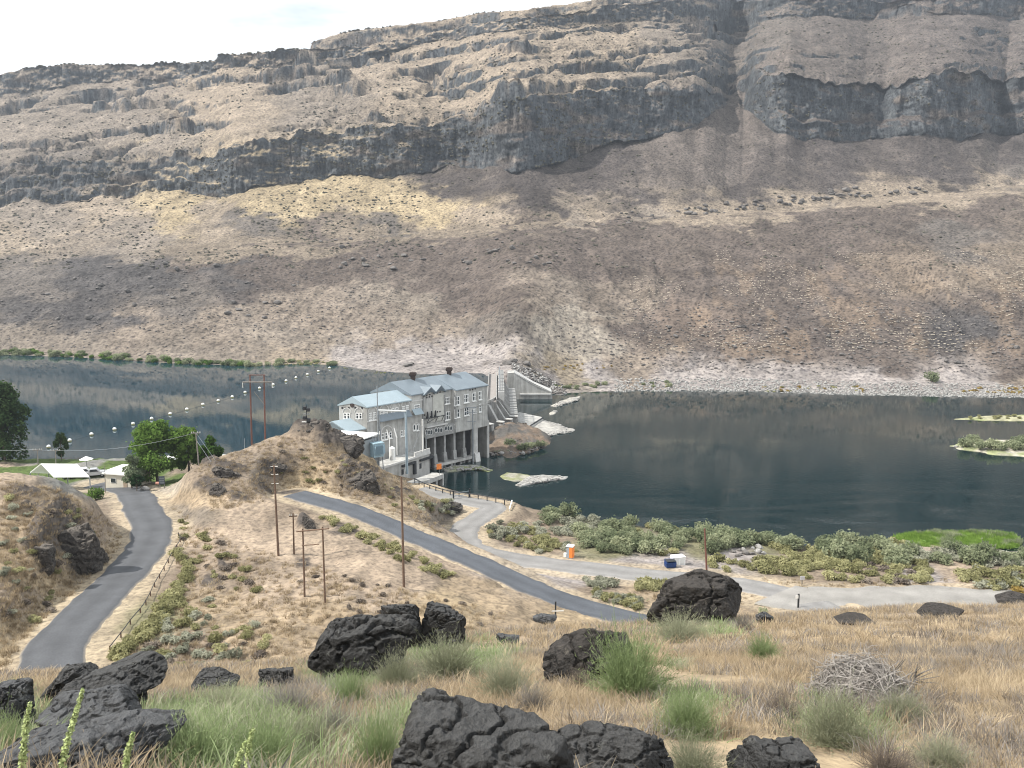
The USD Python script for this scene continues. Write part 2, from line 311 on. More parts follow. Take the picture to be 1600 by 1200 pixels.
    Y = Y - cl * (col * 7 + (col2 - .5) * 1.6 + blk * 15 + but * 13 * np.where(in5 > 0, 1, .5)) * np.where(T > 0, 1, 0)
    # ---- small relief: sagebrush, stones
    sm = fbm(np.stack([X / 3.2, Y / 3.2, Z / 3.2], -1), 3, 71) - .5
    md = fbm(np.stack([X / 11, Y / 11, Z / 11], -1), 3, 73) - .5
    rough = np.where(seg == 1, .25, np.where(in2 > 0, 1.1, np.where(in4 > 0, .7, 1.0)))
    flat = sstep(1, 4, seg * 1.0) if False else 1
    Z = Z + (1 - np.minimum(cl, 1)) * rough * (sm * 2.2 + md * 3.0) * np.where(seg < 1, 0, 1) * np.where((seg == 1), .35, 1)
    V = np.stack([X, Y, Z], -1)
    # ---- colour of the ground
    du = np.gradient(V, axis=1); dv = np.gradient(V, axis=0)
    nrm = np.cross(du, dv); nrm /= np.maximum(np.linalg.norm(nrm, axis=-1, keepdims=True), 1e-9)
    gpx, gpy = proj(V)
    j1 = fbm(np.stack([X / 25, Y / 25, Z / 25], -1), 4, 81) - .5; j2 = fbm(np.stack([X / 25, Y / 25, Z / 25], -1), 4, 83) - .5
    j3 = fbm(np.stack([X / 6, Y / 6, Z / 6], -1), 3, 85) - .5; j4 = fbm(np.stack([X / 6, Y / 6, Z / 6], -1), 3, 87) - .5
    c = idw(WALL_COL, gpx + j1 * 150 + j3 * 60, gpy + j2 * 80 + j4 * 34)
    # patches
    patch = fbm(np.stack([X / 14, Y / 14, Z / 14], -1), 4, 91)
    streak = fbm(np.stack([(X + .35 * Z) / 7, Y / 70, Z / 50], -1), 3, 93)
    c = c * (.62 + .76 * patch)[..., None]
    c = c * np.where(in4 > 0, .75 + .5 * streak, 1)[..., None]
    dry = sstep(.5, .62, fbm(np.stack([(X - .5 * Z) / 9, Y / 60, Z / 12], -1), 4, 95)) * in2 * sstep(980, 1080, gpx) * sstep(395, 430, gpy) * sstep(590, 540, gpy)
    c = c * (1 - dry[..., None] * .25) + np.array([.30, .22, .15]) * dry[..., None] * .25
    bas = np.clip(sstep(.52, .32, nrm[..., 2]) * (in5 + in6 + in7 + in9 + .15 * in2) + .75 * in5 * sstep(.75, .5, nrm[..., 2]), 0, 1)
    bc = np.array([.070, .077, .085]) * (.6 + .8 * fbm(np.stack([X / 4, Y / 10, Z / 16], -1), 4, 99))[..., None]
    rust = sstep(.56, .7, fbm(np.stack([X / 30, Y / 30, Z / 12], -1), 3, 101))[..., None]
    bc = bc * (1 - rust * .5) + np.array([.17, .135, .11]) * rust * .5
    c = c * (1 - bas[..., None]) + bc * bas[..., None]
    return V, np.clip(c, .01, .9), bas
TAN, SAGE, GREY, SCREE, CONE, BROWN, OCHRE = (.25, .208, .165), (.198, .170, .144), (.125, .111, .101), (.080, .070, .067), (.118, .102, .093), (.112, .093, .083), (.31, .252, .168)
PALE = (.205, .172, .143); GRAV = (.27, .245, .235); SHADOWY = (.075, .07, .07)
WALL_COL = [(x, y, *c) for x, y, c in [
    (50, 200, SAGE), (200, 190, SAGE), (350, 160, TAN), (500, 150, SAGE), (650, 120, TAN), (800, 100, TAN), (950, 75, TAN), (1050, 70, SAGE), (1200, 70, GREY), (1300, 60, (.122, .106, .097)), (1450, 60, (.115, .10, .093)), (1580, 60, (.11, .096, .09)), (1250, 90, (.125, .108, .098)), (1400, 90, (.115, .10, .092)),
    (100, 290, GREY), (60, 340, SAGE), (150, 335, TAN), (270, 320, OCHRE), (330, 340, TAN), (420, 320, OCHRE), (520, 300, OCHRE), (600, 310, OCHRE), (680, 320, OCHRE), (760, 340, TAN), (700, 285, SCREE), (800, 300, SCREE), (850, 320, SCREE), (950, 270, SCREE), (1050, 240, CONE), (1000, 320, SCREE), (1130, 200, CONE), (1120, 280, CONE), (1180, 300, SCREE), (1300, 250, SCREE), (1300, 290, SCREE), (1450, 250, SCREE), (1500, 270, SCREE), (1600, 240, SCREE), (1600, 260, GREY),
    (20, 380, TAN), (200, 360, SAGE), (400, 350, GREY), (600, 350, GREY), (500, 365, BROWN), (800, 350, BROWN),
    (900, 345, SAGE), (1000, 342, SAGE), (1150, 340, TAN), (1300, 325, SAGE), (1450, 310, TAN), (1590, 300, TAN),
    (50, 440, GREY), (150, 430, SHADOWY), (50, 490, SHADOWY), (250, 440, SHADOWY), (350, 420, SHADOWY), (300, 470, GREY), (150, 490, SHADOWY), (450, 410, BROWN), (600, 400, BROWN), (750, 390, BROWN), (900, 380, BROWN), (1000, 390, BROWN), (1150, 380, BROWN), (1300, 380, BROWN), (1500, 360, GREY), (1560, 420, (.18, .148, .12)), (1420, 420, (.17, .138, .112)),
    (50, 525, SAGE), (200, 520, PALE), (350, 510, PALE), (500, 480, PALE), (450, 520, SAGE), (620, 470, SAGE), (600, 520, PALE), (700, 510, PALE), (800, 470, BROWN), (880, 500, (.27, .24, .205)), (830, 470, PALE), (930, 540, (.27, .24, .205)), (970, 500, PALE), (780, 530, GREY), (700, 450, BROWN), (950, 480, (.155, .13, .11)), (1000, 520, BROWN), (1100, 460, BROWN), (1100, 500, (.14, .112, .095)), (1250, 450, BROWN), (1400, 480, BROWN), (1250, 540, BROWN), (1500, 520, SHADOWY), (1590, 480, BROWN), (1150, 560, BROWN), (1400, 560, BROWN), (1590, 560, BROWN), (1000, 570, PALE),
    (650, 565, GRAV), (560, 570, GRAV), (740, 570, GRAV), (880, 568, (.21, .178, .138)), (800, 572, GRAV), (840, 580, GRAV), (950, 590, GRAV), (1100, 595, GRAV), (1200, 600, GRAV), (1350, 605, GRAV), (1500, 608, GRAV), (1590, 612, TAN), (100, 555, SAGE), (300, 562, SAGE), (480, 566, TAN)]]
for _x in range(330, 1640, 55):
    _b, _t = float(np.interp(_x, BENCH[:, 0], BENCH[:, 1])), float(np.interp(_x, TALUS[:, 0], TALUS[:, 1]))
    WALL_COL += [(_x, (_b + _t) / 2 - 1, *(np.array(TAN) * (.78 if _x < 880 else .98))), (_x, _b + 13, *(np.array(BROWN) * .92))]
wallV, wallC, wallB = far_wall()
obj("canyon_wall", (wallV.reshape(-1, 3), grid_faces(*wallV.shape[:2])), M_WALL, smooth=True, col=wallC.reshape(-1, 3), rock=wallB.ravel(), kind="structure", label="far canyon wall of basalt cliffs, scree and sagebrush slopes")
_wi = wallV[:, 70:-70]
def on_wall(px, py):
    """The point of the far wall seen at a pixel: nearest of its vertices."""
    return _wall_tree_pts[_wall_tree.query(np.stack([np.asarray(px, float), np.asarray(py, float)], -1))[1]]
_wp = np.stack(proj(_wi), -1).reshape(-1, 2); _wall_tree = cKDTree(_wp); _wall_tree_pts = _wi.reshape(-1, 3)

# ---------------------------------------------------------------- the near side: hillside, knoll, river bank
RNG = np.random.default_rng(7)
def spline(pts, n):
    pts = np.asarray(pts, float); d = np.r_[0, np.cumsum(np.linalg.norm(np.diff(pts[:, :2], axis=0), axis=1))]
    return PchipInterpolator(d, pts)(np.linspace(0, d[-1], n))
UPPER = [at(20, 1180, Y=68), at(68, 1075, Y=80), at(95, 1000, Y=91), at(165, 925, Y=107), at(222, 865, Y=124), at(238, 825, Y=138), at(222, 795, Y=150), at(215, 778, Y=163), at(200, 766, Y=176), at(150, 757, Y=186)]
BRANCH = [at(462, 771, Y=155), at(490, 779, Y=152), at(560, 800, Y=147), at(640, 834, Y=141), at(740, 876, Y=134), at(850, 925, Y=127), at(930, 953, Y=123), at(1010, 972, Y=119), np.array([33, 112, 7.6]), np.array([52, 108, 7.4])]
LOWER = [np.array([-22, 203, 4.0]), at(690, 775, z=3.9), at(742, 785, z=3.7), at(772, 792, z=3.6), at(752, 806, z=3.7), at(722, 832, z=3.9), at(738, 856, z=4.0), at(800, 872, z=4.1), at(890, 884, z=4.2), at(1000, 897, z=4.4), at(1120, 908, z=4.8), at(1205, 922, z=5.3), at(1262, 938, z=5.9), np.array([49, 124, 6.5]), np.array([52, 112, 7.3])]
APRON = [at(1215, 928, z=5.5), at(1270, 938, z=5.9), at(1350, 940, z=5.8), at(1450, 938, z=5.9), at(1560, 942, z=6.0), np.array([95, 128, 6.4])]
ROADS = {"apron": (spline(APRON, 60), 6.0), "branch": (spline(BRANCH, 220), 2.6), "upper": (spline(UPPER, 160), 3.2), "lower": (spline(LOWER, 220), 3.1)}
Y_PLANE = lambda a: np.interp(a, [-.62, -.3, 0, .5], [.48, .465, .415, .375])
O_PLANE = lambda a: np.interp(a, [-.62, -.3, 0, .5], [.82, .90, 1.28, 1.78])
BROW = lambda a: np.interp(a, [-.62, -.3, 0, .5], [30, 32, 39, 45])
def fore_z(x, y):
    a = x / np.maximum(y, .5); d = O_PLANE(a) + Y_PLANE(a) * y
    d = d + .0016 * np.maximum(y - BROW(a) * .75, 0) ** 2 * 1.3
    return EYE - np.where(y < 2.5, np.maximum(d, 1.6 + .0 * y), d)
CTRL = []
def C(px, py, z=None, Y=None): CTRL.append(at(px, py, z=z, Y=Y))
for a in np.linspace(-.9, .9, 13):
    for y in (6, 12, 20, 28): CTRL.append(np.array([a * y, y, fore_z(a * y, y)]))
for a, ks_ in ((-.57, ((46, .56), (60, .565))), (-.3, ((48, .54), (62, .555))), (-.1, ((55, .515), (70, .525))), (.1, ((60, .50), (80, .51), (100, .49))), (.3, ((66, .485), (85, .495), (105, .48))), (.55, ((68, .47), (85, .475), (105, .455)))):
    for y, k in ks_: CTRL.append(np.array([a * y, y, EYE - k * y]))
for px, py, Y in [(300, 900, 113), (330, 860, 125), (290, 960, 97), (250, 1000, 88), (330, 1030, 84), (400, 1000, 88), (480, 1000, 89), (400, 930, 103), (500, 890, 113), (600, 930, 105), (700, 940, 105), (700, 980, 95), (560, 860, 122), (430, 868, 120), (470, 820, 134), (380, 830, 133), (330, 800, 140), (640, 880, 118), (780, 940, 112), (860, 960, 112),
                  (490, 655, 172), (470, 655, 171), (455, 661, 171), (510, 660, 173), (528, 672, 174), (440, 680, 169), (420, 688, 167), (400, 695, 165), (375, 703, 163), (350, 712, 161), (545, 688, 176), (570, 708, 179), (600, 731, 182), (625, 748, 184), (650, 764, 187), (680, 783, 188), (310, 716, 158), (290, 735, 156), (265, 768, 152), (272, 800, 143), (300, 770, 150), (370, 750, 153), (450, 745, 156), (520, 720, 163), (560, 745, 160), (520, 768, 156), (600, 780, 154), (650, 810, 149), (700, 815, 160), (580, 728, 172), (620, 757, 172), (660, 787, 170), (640, 774, 172),
                  (0, 731, 126), (60, 736, 128), (110, 752, 129), (160, 782, 133), (188, 808, 136), (195, 835, 131), (0, 800, 117), (80, 820, 118), (150, 850, 122), (0, 880, 103), (90, 890, 108), (170, 880, 118), (0, 960, 92), (60, 950, 97), (-80, 760, 118), (-80, 900, 98), (-100, 1000, 84), (0, 1040, 81)]:
    C(px, py, Y=Y)
for x, y, z in [(-85, 150, 15), (-110, 150, 19), (-100, 168, 11.5), (-130, 165, 12), (-80, 172, 11.5), (-90, 185, 10.3), (-75, 190, 10), (-110, 195, 9.8), (-140, 190, 10), (-60, 182, 13), (-58, 200, 9.5), (-130, 208, 9.2), (-100, 210, 9.2), (-75, 212, 9.2), (-140, 222, 6.3), (-105, 226, 6), (-75, 228, 6), (-55, 226, 6.2), (-100, 250, 3), (-60, 250, 3), (-150, 245, 3),
                (-44, 204, 9.5), (-40, 192, 12), (-36, 200, 9), (-30, 192, 7), (-24, 196, 4.5), (-30, 206, 6.5), (-40, 214, 9.0), (-30, 222, 4), (-20, 214, -.5), (-14, 206, -.5), (-8, 205, -.6), (-20, 235, -2), (-10, 240, -2.5), (-5, 222, -2.5), (0, 212, -2), (-17, 200, 2.6), (-9, 198, 2.5),
                (-200, 130, 34), (-200, 180, 20), (-160, 110, 32), (-120, 80, 26)]: CTRL.append(np.array([x, y, z], float))
for px, py, z in [(800, 792, 2.6), (812, 800, .4), (870, 806, 0), (950, 812, 0), (1030, 824, 0), (1120, 838, 0), (1200, 846, .1), (1262, 858, 0), (1320, 852, 0), (1400, 846, 0), (1500, 852, 0), (1600, 862, 0), (1750, 875, 0), (860, 790, -1.5), (1000, 802, -2), (1200, 826, -2.2), (1400, 826, -2), (1600, 838, -2), (820, 770, -2.5), (1000, 770, -4), (1300, 780, -4), (1650, 790, -4),
                  (790, 822, 3.2), (850, 835, 2.4), (900, 845, 3.1), (1000, 850, 2.3), (950, 868, 3.7), (1100, 862, 2.8), (1160, 866, 2.9), (1250, 880, 3.2), (1350, 880, 2.6), (1450, 885, 2.9), (1600, 895, 3), (1320, 905, 4.4), (1480, 915, 4.6), (1600, 918, 4.6), (1750, 910, 4), (1000, 925, 5.2), (930, 915, 5.0), (860, 900, 4.9), (1100, 935, 6), (1190, 945, 6.4), (830, 890, 4.6)]: C(px, py, z=z)
for nm, (r, w) in ROADS.items():
    for p in r[::9]: CTRL.append(p.copy())
CTRL = np.array(CTRL)
_keep = []
for i, p in enumerate(CTRL):
    if not any(np.hypot(*(CTRL[j, :2] - p[:2])) < .03 * p[1] + .3 for j in _keep): _keep.append(i)
CTRL = CTRL[_keep]
_rbf = RBFInterpolator(CTRL[:, :2], CTRL[:, 2], neighbors=40, kernel="linear", smoothing=0.05)
# rock outcrops: (px, py, half width, half height in the photograph, lift)
CROPS = [(490, 668, 40, 15, 1.9), (530, 690, 44, 14, 1.7), (562, 745, 38, 22, 1.8), (545, 722, 22, 8, .8), (350, 735, 26, 12, 1.2), (330, 760, 28, 14, .9), (372, 775, 18, 9, .8), (420, 722, 30, 8, .8), (440, 745, 34, 8, .5), (318, 718, 16, 7, 1.0), (95, 830, 38, 46, 2.6), (60, 860, 26, 30, 1.8), (130, 868, 26, 20, 1.2), (60, 790, 30, 8, .5), (40, 770, 26, 6, .4), (480, 815, 12, 11, 1.0), (620, 770, 18, 6, .6), (705, 790, 14, 6, .5), (330, 905, 16, 8, .4), (350, 880, 10, 16, .4), (540, 830, 26, 6, .4), (470, 880, 14, 6, .3)]
def near_height(x, y):
    q = np.stack([x, y], -1).reshape(-1, 2)
    z = _rbf(q).reshape(x.shape)
    return z
def near_terrain():
    a_in = np.linspace(-.66, .66, 700); a_out = .66 + (np.linspace(0, 1, 40)[1:] ** 1.6) * 2.2
    A = np.concatenate([-a_out[::-1], a_in, a_out])
    Yr = np.concatenate([np.geomspace(1.0, 70, 170), np.linspace(70, 262, 300)[1:]])
    Yg = Yr[:, None] * np.ones((1, len(A))); X = A[None] * Yg
    # interpolate on a coarse polar grid, then upsample
    ac = np.concatenate([A[:39:6], np.linspace(-.66, .66, 150), A[-39::6]]); yc = Yr[::3]
    if yc[-1] != Yr[-1]: yc = np.r_[yc, Yr[-1]]
    ac = np.unique(ac); zc = near_height(ac[None] * yc[:, None], yc[:, None] * np.ones((1, len(ac))))
    fz = fore_z(ac[None] * yc[:, None], yc[:, None] * np.ones((1, len(ac))))
    wgt = sstep(1.25, 1.0, yc[:, None] / BROW(ac)[None]); zc = zc * (1 - wgt) + fz * wgt
    from scipy.ndimage import gaussian_filter
    zs = gaussian_filter(zc, (1.2, 1.2)); zc = zs
    f = RegularGridInterpolator((yc, ac), zc, bounds_error=False, fill_value=None)
    q = np.stack([Yg, np.broadcast_to(A, Yg.shape)], -1)
    q[..., 1] = np.clip(q[..., 1], ac[0], ac[-1])
    Z = f(q)
    # relief
    n1 = fbm(np.stack([X / 9, Yg / 9, X * 0], -1), 4, 111) - .5
    n2 = fbm(np.stack([X / 2.2, Yg / 2.2, X * 0 + 3], -1), 3, 113) - .5
    n3 = fbm(np.stack([X / .8, Yg / .8, X * 0 + 7], -1), 2, 115) - .5
    far = sstep(48, 80, Yg); flat = sstep(6.0, 11, Z)
    Z = Z + n1 * (1.0 * far * (.2 + .8 * flat) + .12) * 1.6 + n2 * (.7 * far * (.25 + .75 * flat) + .10) + n3 * (.25 * far * flat + .05)
    # outcrops
    gx, gy = proj(np.stack([X, Yg, Z], -1)); rock = np.zeros_like(Z)
    jx = (fbm(np.stack([X / 3, Yg / 3, Z / 3], -1), 3, 121) - .5) * 40; jy = (fbm(np.stack([X / 3, Yg / 3, Z / 3], -1), 3, 123) - .5) * 24
    rid = 1 - np.abs(2 * fbm(np.stack([X / 3.2, Yg / 3.2, Z / 1.6], -1), 4, 125) - 1)
    for px, py, rx, ry, lift in CROPS:
        m = sstep(1.25, .55, np.hypot((gx + jx - px) / rx, (gy + jy - py) / ry)) * (Yg > 60)
        Z = Z + m * lift * (rid * 1.5 - .45); rock = np.maximum(rock, m * (.55 + .45 * sstep(.3, .6, rid)))
    # cut and fill for the roads
    P = np.stack([X, Yg], -1); shoulder = np.full(Z.shape, 99.0)
    for nm, (r, w) in ROADS.items():
        d, i = cKDTree(r[:, :2]).query(P.reshape(-1, 2), distance_upper_bound=14)
        d = d.reshape(Z.shape); i = np.minimum(i.reshape(Z.shape), len(r) - 1)
        wide = 1.6 if nm != "lower" else 2.4
        t = sstep(w + 5.5, w + wide, d); Z = np.where(d < 14, Z * (1 - t) + (r[i, 2] - .12) * t, Z)
        shoulder = np.minimum(shoulder, np.where(d < 14, d - w, 99))
    V = np.stack([X, Yg, Z], -1)
    # colour of the ground
    gx, gy = proj(V); gx = np.clip(gx, -200, 1800); gy = np.clip(gy, 600, 1300)
    j1 = fbm(np.stack([X / 5, Yg / 5, Z / 5], -1), 4, 131) - .5; j2 = fbm(np.stack([X / 5, Yg / 5, Z / 5], -1), 4, 133) - .5
    c = idw(NEAR_COL, gx + j1 * 60, gy + j2 * 36, ysc=2.0)
    pt = fbm(np.stack([X / 3.5, Yg / 3.5, Z / 2], -1), 4, 135); c = c * (.70 + .60 * pt)[..., None]
    gr = sstep(.55, .68, fbm(np.stack([X / 1.6, Yg / 1.6, Z / 1.6], -1), 3, 137)) * far * .35
    c = c * (1 - gr[..., None]) + np.array([.17, .14, .11]) * gr[..., None]
    sh = sstep(3.4, .9, shoulder + j1 * 4)[..., None] * .8; c = c * (1 - sh) + np.array([.36, .30, .22]) * (.7 + .6 * pt[..., None]) * sh
    lawn = (sstep(12.3, 11.2, Z) * sstep(166, 172, Yg) * sstep(-56, -64, X) * sstep(2.2, 3.5, np.where(shoulder > 90, 99, shoulder)) * sstep(.38, .5, fbm(np.stack([X / 9, Yg / 9, X * 0], -1), 2, 161) + .08))[..., None]; c = c * (1 - lawn) + np.array([.085, .12, .04]) * (.7 + .6 * pt[..., None]) * lawn
    rk = np.clip(rock, 0, 1)[..., None] * .92
    c = c * (1 - rk) + np.array([.07, .062, .058]) * (.5 + fbm(np.stack([X / .9, Yg / .9, Z / .5], -1), 3, 139))[..., None] * rk
    low = ((gx > 780) & (gx < 1230) & (gy > 845) & (gy < 935)) if False else None
    wet = sstep(.5, -.1, Z)[..., None] * (Yg[..., None] > 150); c = c * (1 - wet) + np.array([.07, .07, .055]) * wet
    return V, np.clip(c, .01, .9), Yr, A
DRY, STRAW, DIRT, DUST, GREENISH, ROCKY = (.295, .232, .162), (.34, .268, .178), (.215, .172, .132), (.31, .248, .19), (.18, .17, .105), (.17, .145, .12)
NEAR_COL = [(x, y, *c) for x, y, c in [
    (490, 665, DIRT), (450, 700, DIRT), (520, 715, DRY), (560, 710, STRAW), (600, 740, DRY), (650, 780, DRY), (430, 735, ROCKY), (470, 760, STRAW), (400, 760, DIRT), (330, 750, DIRT), (300, 780, DRY), (290, 800, ROCKY), (400, 790, DUST), (440, 800, DIRT), (640, 815, DIRT), (700, 800, ROCKY), (560, 780, DIRT),
    (350, 840, DUST), (450, 850, DUST), (550, 870, DUST), (650, 900, DUST), (560, 930, DUST), (700, 945, STRAW), (450, 920, DUST), (380, 900, DIRT), (330, 950, DRY), (400, 1000, DRY), (300, 1010, DIRT), (290, 890, DIRT), (260, 970, GREENISH), (500, 960, DRY), (750, 920, DRY), (800, 950, DRY),
    (20, 760, DUST), (80, 780, DRY), (150, 810, DIRT), (30, 830, DRY), (60, 900, STRAW), (150, 900, STRAW), (30, 1000, STRAW), (110, 940, STRAW), (20, 930, DIRT),
    (150, 742, (.2, .2, .19)), (285, 775, DRY), (240, 785, DIRT), (330, 725, DIRT), (100, 740, (.2, .2, .19)), (250, 767, (.3, .27, .23)), 
    (720, 870, DUST), (850, 855, DIRT), (800, 820, DIRT), (950, 850, GREENISH), (900, 900, GRAV), (800, 885, GRAV), (860, 905, GRAV), (1000, 880, GRAV), (1060, 885, GRAV), (1150, 862, GRAV), (1000, 925, DRY), (930, 925, DIRT), (1250, 880, DIRT), (1350, 890, DIRT), (1500, 900, DUST), (1450, 915, GRAV), (1330, 915, DIRT), (1590, 900, DIRT), (1100, 850, GREENISH), (1200, 850, GREENISH), (1180, 940, DRY),
    (800, 990, DRY), (900, 980, STRAW), (1100, 1000, STRAW), (1300, 960, STRAW), (1500, 960, DRY), (1590, 1000, DRY), (1400, 1050, STRAW), (1500, 1150, STRAW), (1200, 1100, STRAW), (1000, 1100, DRY), (700, 1050, DRY), (600, 1100, DRY), (400, 1120, GREENISH), (300, 1150, GREENISH), (100, 1180, DIRT)]]
nearV, nearC, _gY, _gA = near_terrain()
obj("hillside", (nearV.reshape(-1, 3), grid_faces(*nearV.shape[:2])), M_NEAR, smooth=True, col=nearC.reshape(-1, 3), kind="structure", label="dry hillside, knoll and river bank on the near side of the river")
_gz = RegularGridInterpolator((_gY, _gA), nearV[:, :, 2], bounds_error=False, fill_value=None)
def ground_z(x, y):
    x, y = np.asarray(x, float), np.asarray(y, float); yy = np.clip(y, _gY[0], _gY[-1]); return _gz(np.stack([yy, np.clip(x / np.maximum(y, .3), _gA[0], _gA[-1])], -1)) if yy.ndim else float(_gz([[float(yy), float(np.clip(x / max(float(y), .3), _gA[0], _gA[-1]))]])[0])
def on_ground(px, py, ymin=0, ymax=400):
    """Where the line of sight through a pixel first meets the near ground, looked for beyond ymin."""
    a, k = ray(px, py); a, k = float(a), float(k)
    y = np.arange(max(ymin, 1.2), ymax, .12 if ymax < 40 else .5); d = EYE + k * y - ground_z(a * y, y); hit = np.nonzero(d < 0)[0]
    i = hit[0] if len(hit) else len(y) - 1
    yy = y[i] if i == 0 else y[i - 1] + (y[i] - y[i - 1]) * d[i - 1] / (d[i - 1] - d[i] + 1e-9)
    return np.array([a * yy, yy, ground_z(a * yy, yy)])

# ---------------------------------------------------------------- roads
def asphalt(name, base, edge_noise=1.0):
    nodes = {"g": ("geometry", {}), "n": ("noise_texture", {"scale": 0.35, "detail": 5.0}), "n2": ("noise_texture", {"scale": 5.0, "detail": 6.0, "roughness": .75}), "at": ("attribute", {"attribute": "col"}),
             "r": ("rgb_ramp", {"ramp": [(.3, (.86, .86, .86)), (.7, (1.12, 1.12, 1.12))]}), "r2": ("rgb_ramp", {"ramp": [(.3, (.8, .8, .8)), (.7, (1.2, 1.2, 1.2))]}),
             "m": ("mix_color", {"blend_type": "multiply", "fac": 1.0, "use_clamp": False}), "m2": ("mix_color", {"blend_type": "multiply", "fac": 1.0, "use_clamp": False}), "p": ("principled_bsdf", {"roughness": .85, "specular_ior_level": .3})}
    return usdkit.material(stage, "/World/Looks/" + name, nodes, [("g.position", "n.vector"), ("g.position", "n2.vector"), ("n.fac", "r.fac"), ("n2.fac", "r2.fac"), ("at.color", "m.a"), ("r.color", "m.b"), ("m.result", "m2.a"), ("r2.color", "m2.b"), ("m2.result", "p.base_color")], surface="p.BSDF")
M_ASPH = asphalt("worn_asphalt", None)
def road(name, key, tint, edge, label, wob=.4, lift=0.03, cut=(0, None)):
    r, w = ROADS[key]; r = r[cut[0]:cut[1]]; t = np.gradient(r[:, :2], axis=0); t /= np.linalg.norm(t, axis=1, keepdims=True); nrm = np.stack([t[:, 1], -t[:, 0]], 1)
    u = np.array([-1, -.9, -.75, -.55, -.3, 0, .3, .55, .75, .9, 1.0]); n = len(r); s = np.arange(n)
    off = u[None] * (w + wob * (fbm(np.stack([s[:, None] * .3 + 0 * u, np.sign(u)[None] * 7 + 0 * s[:, None], 0 * s[:, None] * u], -1), 3, 141) - .5) * 2 * np.abs(u))
    xy = r[:, None, :2] + nrm[:, None] * off[..., None]; z = r[:, None, 2] + lift + .05 * (1 - u ** 2)[None] + 0 * off - .16 * (np.abs(u) > .99)[None]
    c = np.array(tint)[None, None] * (1 + .30 * np.exp(-((np.abs(u) - .45) / .12) ** 2) - .06 * np.exp(-(u / .1) ** 2))[None, :, None] * np.ones((n, 1, 1))
    e = (np.abs(u) > .95)[None, :, None] * np.ones((n, 1, 1)); c = np.where(e, np.array(edge), c)
    obj(name, (np.concatenate([xy, z[..., None]], -1).reshape(-1, 3), grid_faces(n, len(u))[:, ::-1]), M_ASPH, smooth=True, col=c.reshape(-1, 3), kind="structure", label=label)
road("road", "upper", (.078, .081, .088), (.26, .23, .19), "grey asphalt road curving down past the cut bank to the park")
road("road", "branch", (.078, .085, .098), (.24, .21, .18), "straight asphalt road descending across the middle slope", lift=.045)
road("gravel_road", "lower", (.20, .195, .19), (.31, .285, .26), "pale gravel road winding along the river bank to the powerhouse", wob=.5)
road("gravel_apron", "apron", (.24, .23, .215), (.26, .24, .205), "pale gravel turnout where the two roads meet", wob=.8, lift=.13)

# ---------------------------------------------------------------- water
def water_look(name, deep, rough, waves, flow=0.0):
    nodes = {"g": ("geometry", {}), "mp": ("mapping", {"scale": (1.0, 1.0, 1.0)}),
             "n1": ("noise_texture", {"scale": .9, "detail": 3.0, "roughness": .55}), "n2": ("noise_texture", {"scale": .03, "detail": 3.0, "distortion": .4}),
             "r": ("rgb_ramp", {"ramp": waves}), "b": ("bump", {"distance": .12}), "ml": ("math", {"math_type": "multiply", "value2": 1.0}),
             "r3": ("rgb_ramp", {"ramp": [(.35, (rough, rough, rough)), (.65, (rough * 1.7, rough * 1.7, rough * 1.7))]}),
             "sx": ("separate_xyz", {}), "mr": ("map_range", {"from_min": 236.0, "from_max": 196.0, "to_min": 0.0, "to_max": flow, "clamp": True}), "n5": ("noise_texture", {"scale": .06, "detail": 4.0, "distortion": 1.2}), "r5": ("rgb_ramp", {"ramp": [(.42, (0, 0, 0)), (.62, (1, 1, 1))]}), "fm": ("math", {"math_type": "multiply"}), "fa": ("math", {"math_type": "add"}), "m5": ("mapping", {"scale": (.5, 1.6, 1.0)}),
             "p": ("principled_bsdf", {"base_color": deep, "specular_ior_level": .5, "ior": 1.44})}
    return usdkit.material(stage, "/World/Looks/" + name, nodes, [("g.position", "mp.vector"), ("mp.vector", "n1.vector"), ("mp.vector", "n2.vector"), ("n2.fac", "r.fac"), ("n2.fac", "r3.fac"), ("r3.color", "p.roughness"),
        ("g.position", "sx.vector"), ("sx.y", "mr.value"), ("g.position", "m5.vector"), ("m5.vector", "n5.vector"), ("n5.fac", "r5.fac"), ("r5.color", "fm.value1"), ("mr.result", "fm.value2"), ("fm.value", "fa.value1"), ("r.color", "fa.value2"), ("fa.value", "b.strength"), ("n1.fac", "b.height"), ("b.normal", "p.normal")], surface="p.BSDF")
M_LAKE = water_look("reservoir_look", (.004, .018, .026), .02, [(.4, (.02, .02, .02)), (.7, (.08, .08, .08))])
M_RIVER = water_look("river_look", (.003, .010, .011), .012, [(.40, (.03, .03, .03)), (.55, (.12, .12, .12)), (.68, (.2, .2, .2))], .75)
def sheet(poly, z, step):
    from shapely.geometry import Polygon
    v, f = trimesh.creation.triangulate_polygon(Polygon(poly), engine="earcut"); return (np.c_[v, np.full(len(v), z)], f)
DAM0, DAM1 = at(768, 625, z=10.5), at(771, 584, z=10.5)
LAKE = [(-900, 150), (-160, 190), (-62, 205), (-47, 214), (-38, 225), (-28, 240), (-16, 254), (-10, 262), (-9, 300), (-8, 352), (-6, 372), (-6, 420), (-200, 470), (-900, 560)]
RIVER = [(-50, 196), (-24, 190), (-12, 185), (0, 150), (40, 142), (140, 140), (700, 120), (800, 430), (150, 420), (10, 395), (-4, 372), (-7, 352), (-8, 300), (-9, 264), (-14, 254), (-26, 240), (-36, 225), (-45, 213)]
obj("reservoir_water", sheet(LAKE, 7.5, 8), M_LAKE, kind="structure", label="still dark reservoir above the dam")
obj("river_water", sheet(RIVER, 0.0, 8), M_RIVER, kind="structure", label="dark river pool below the dam")

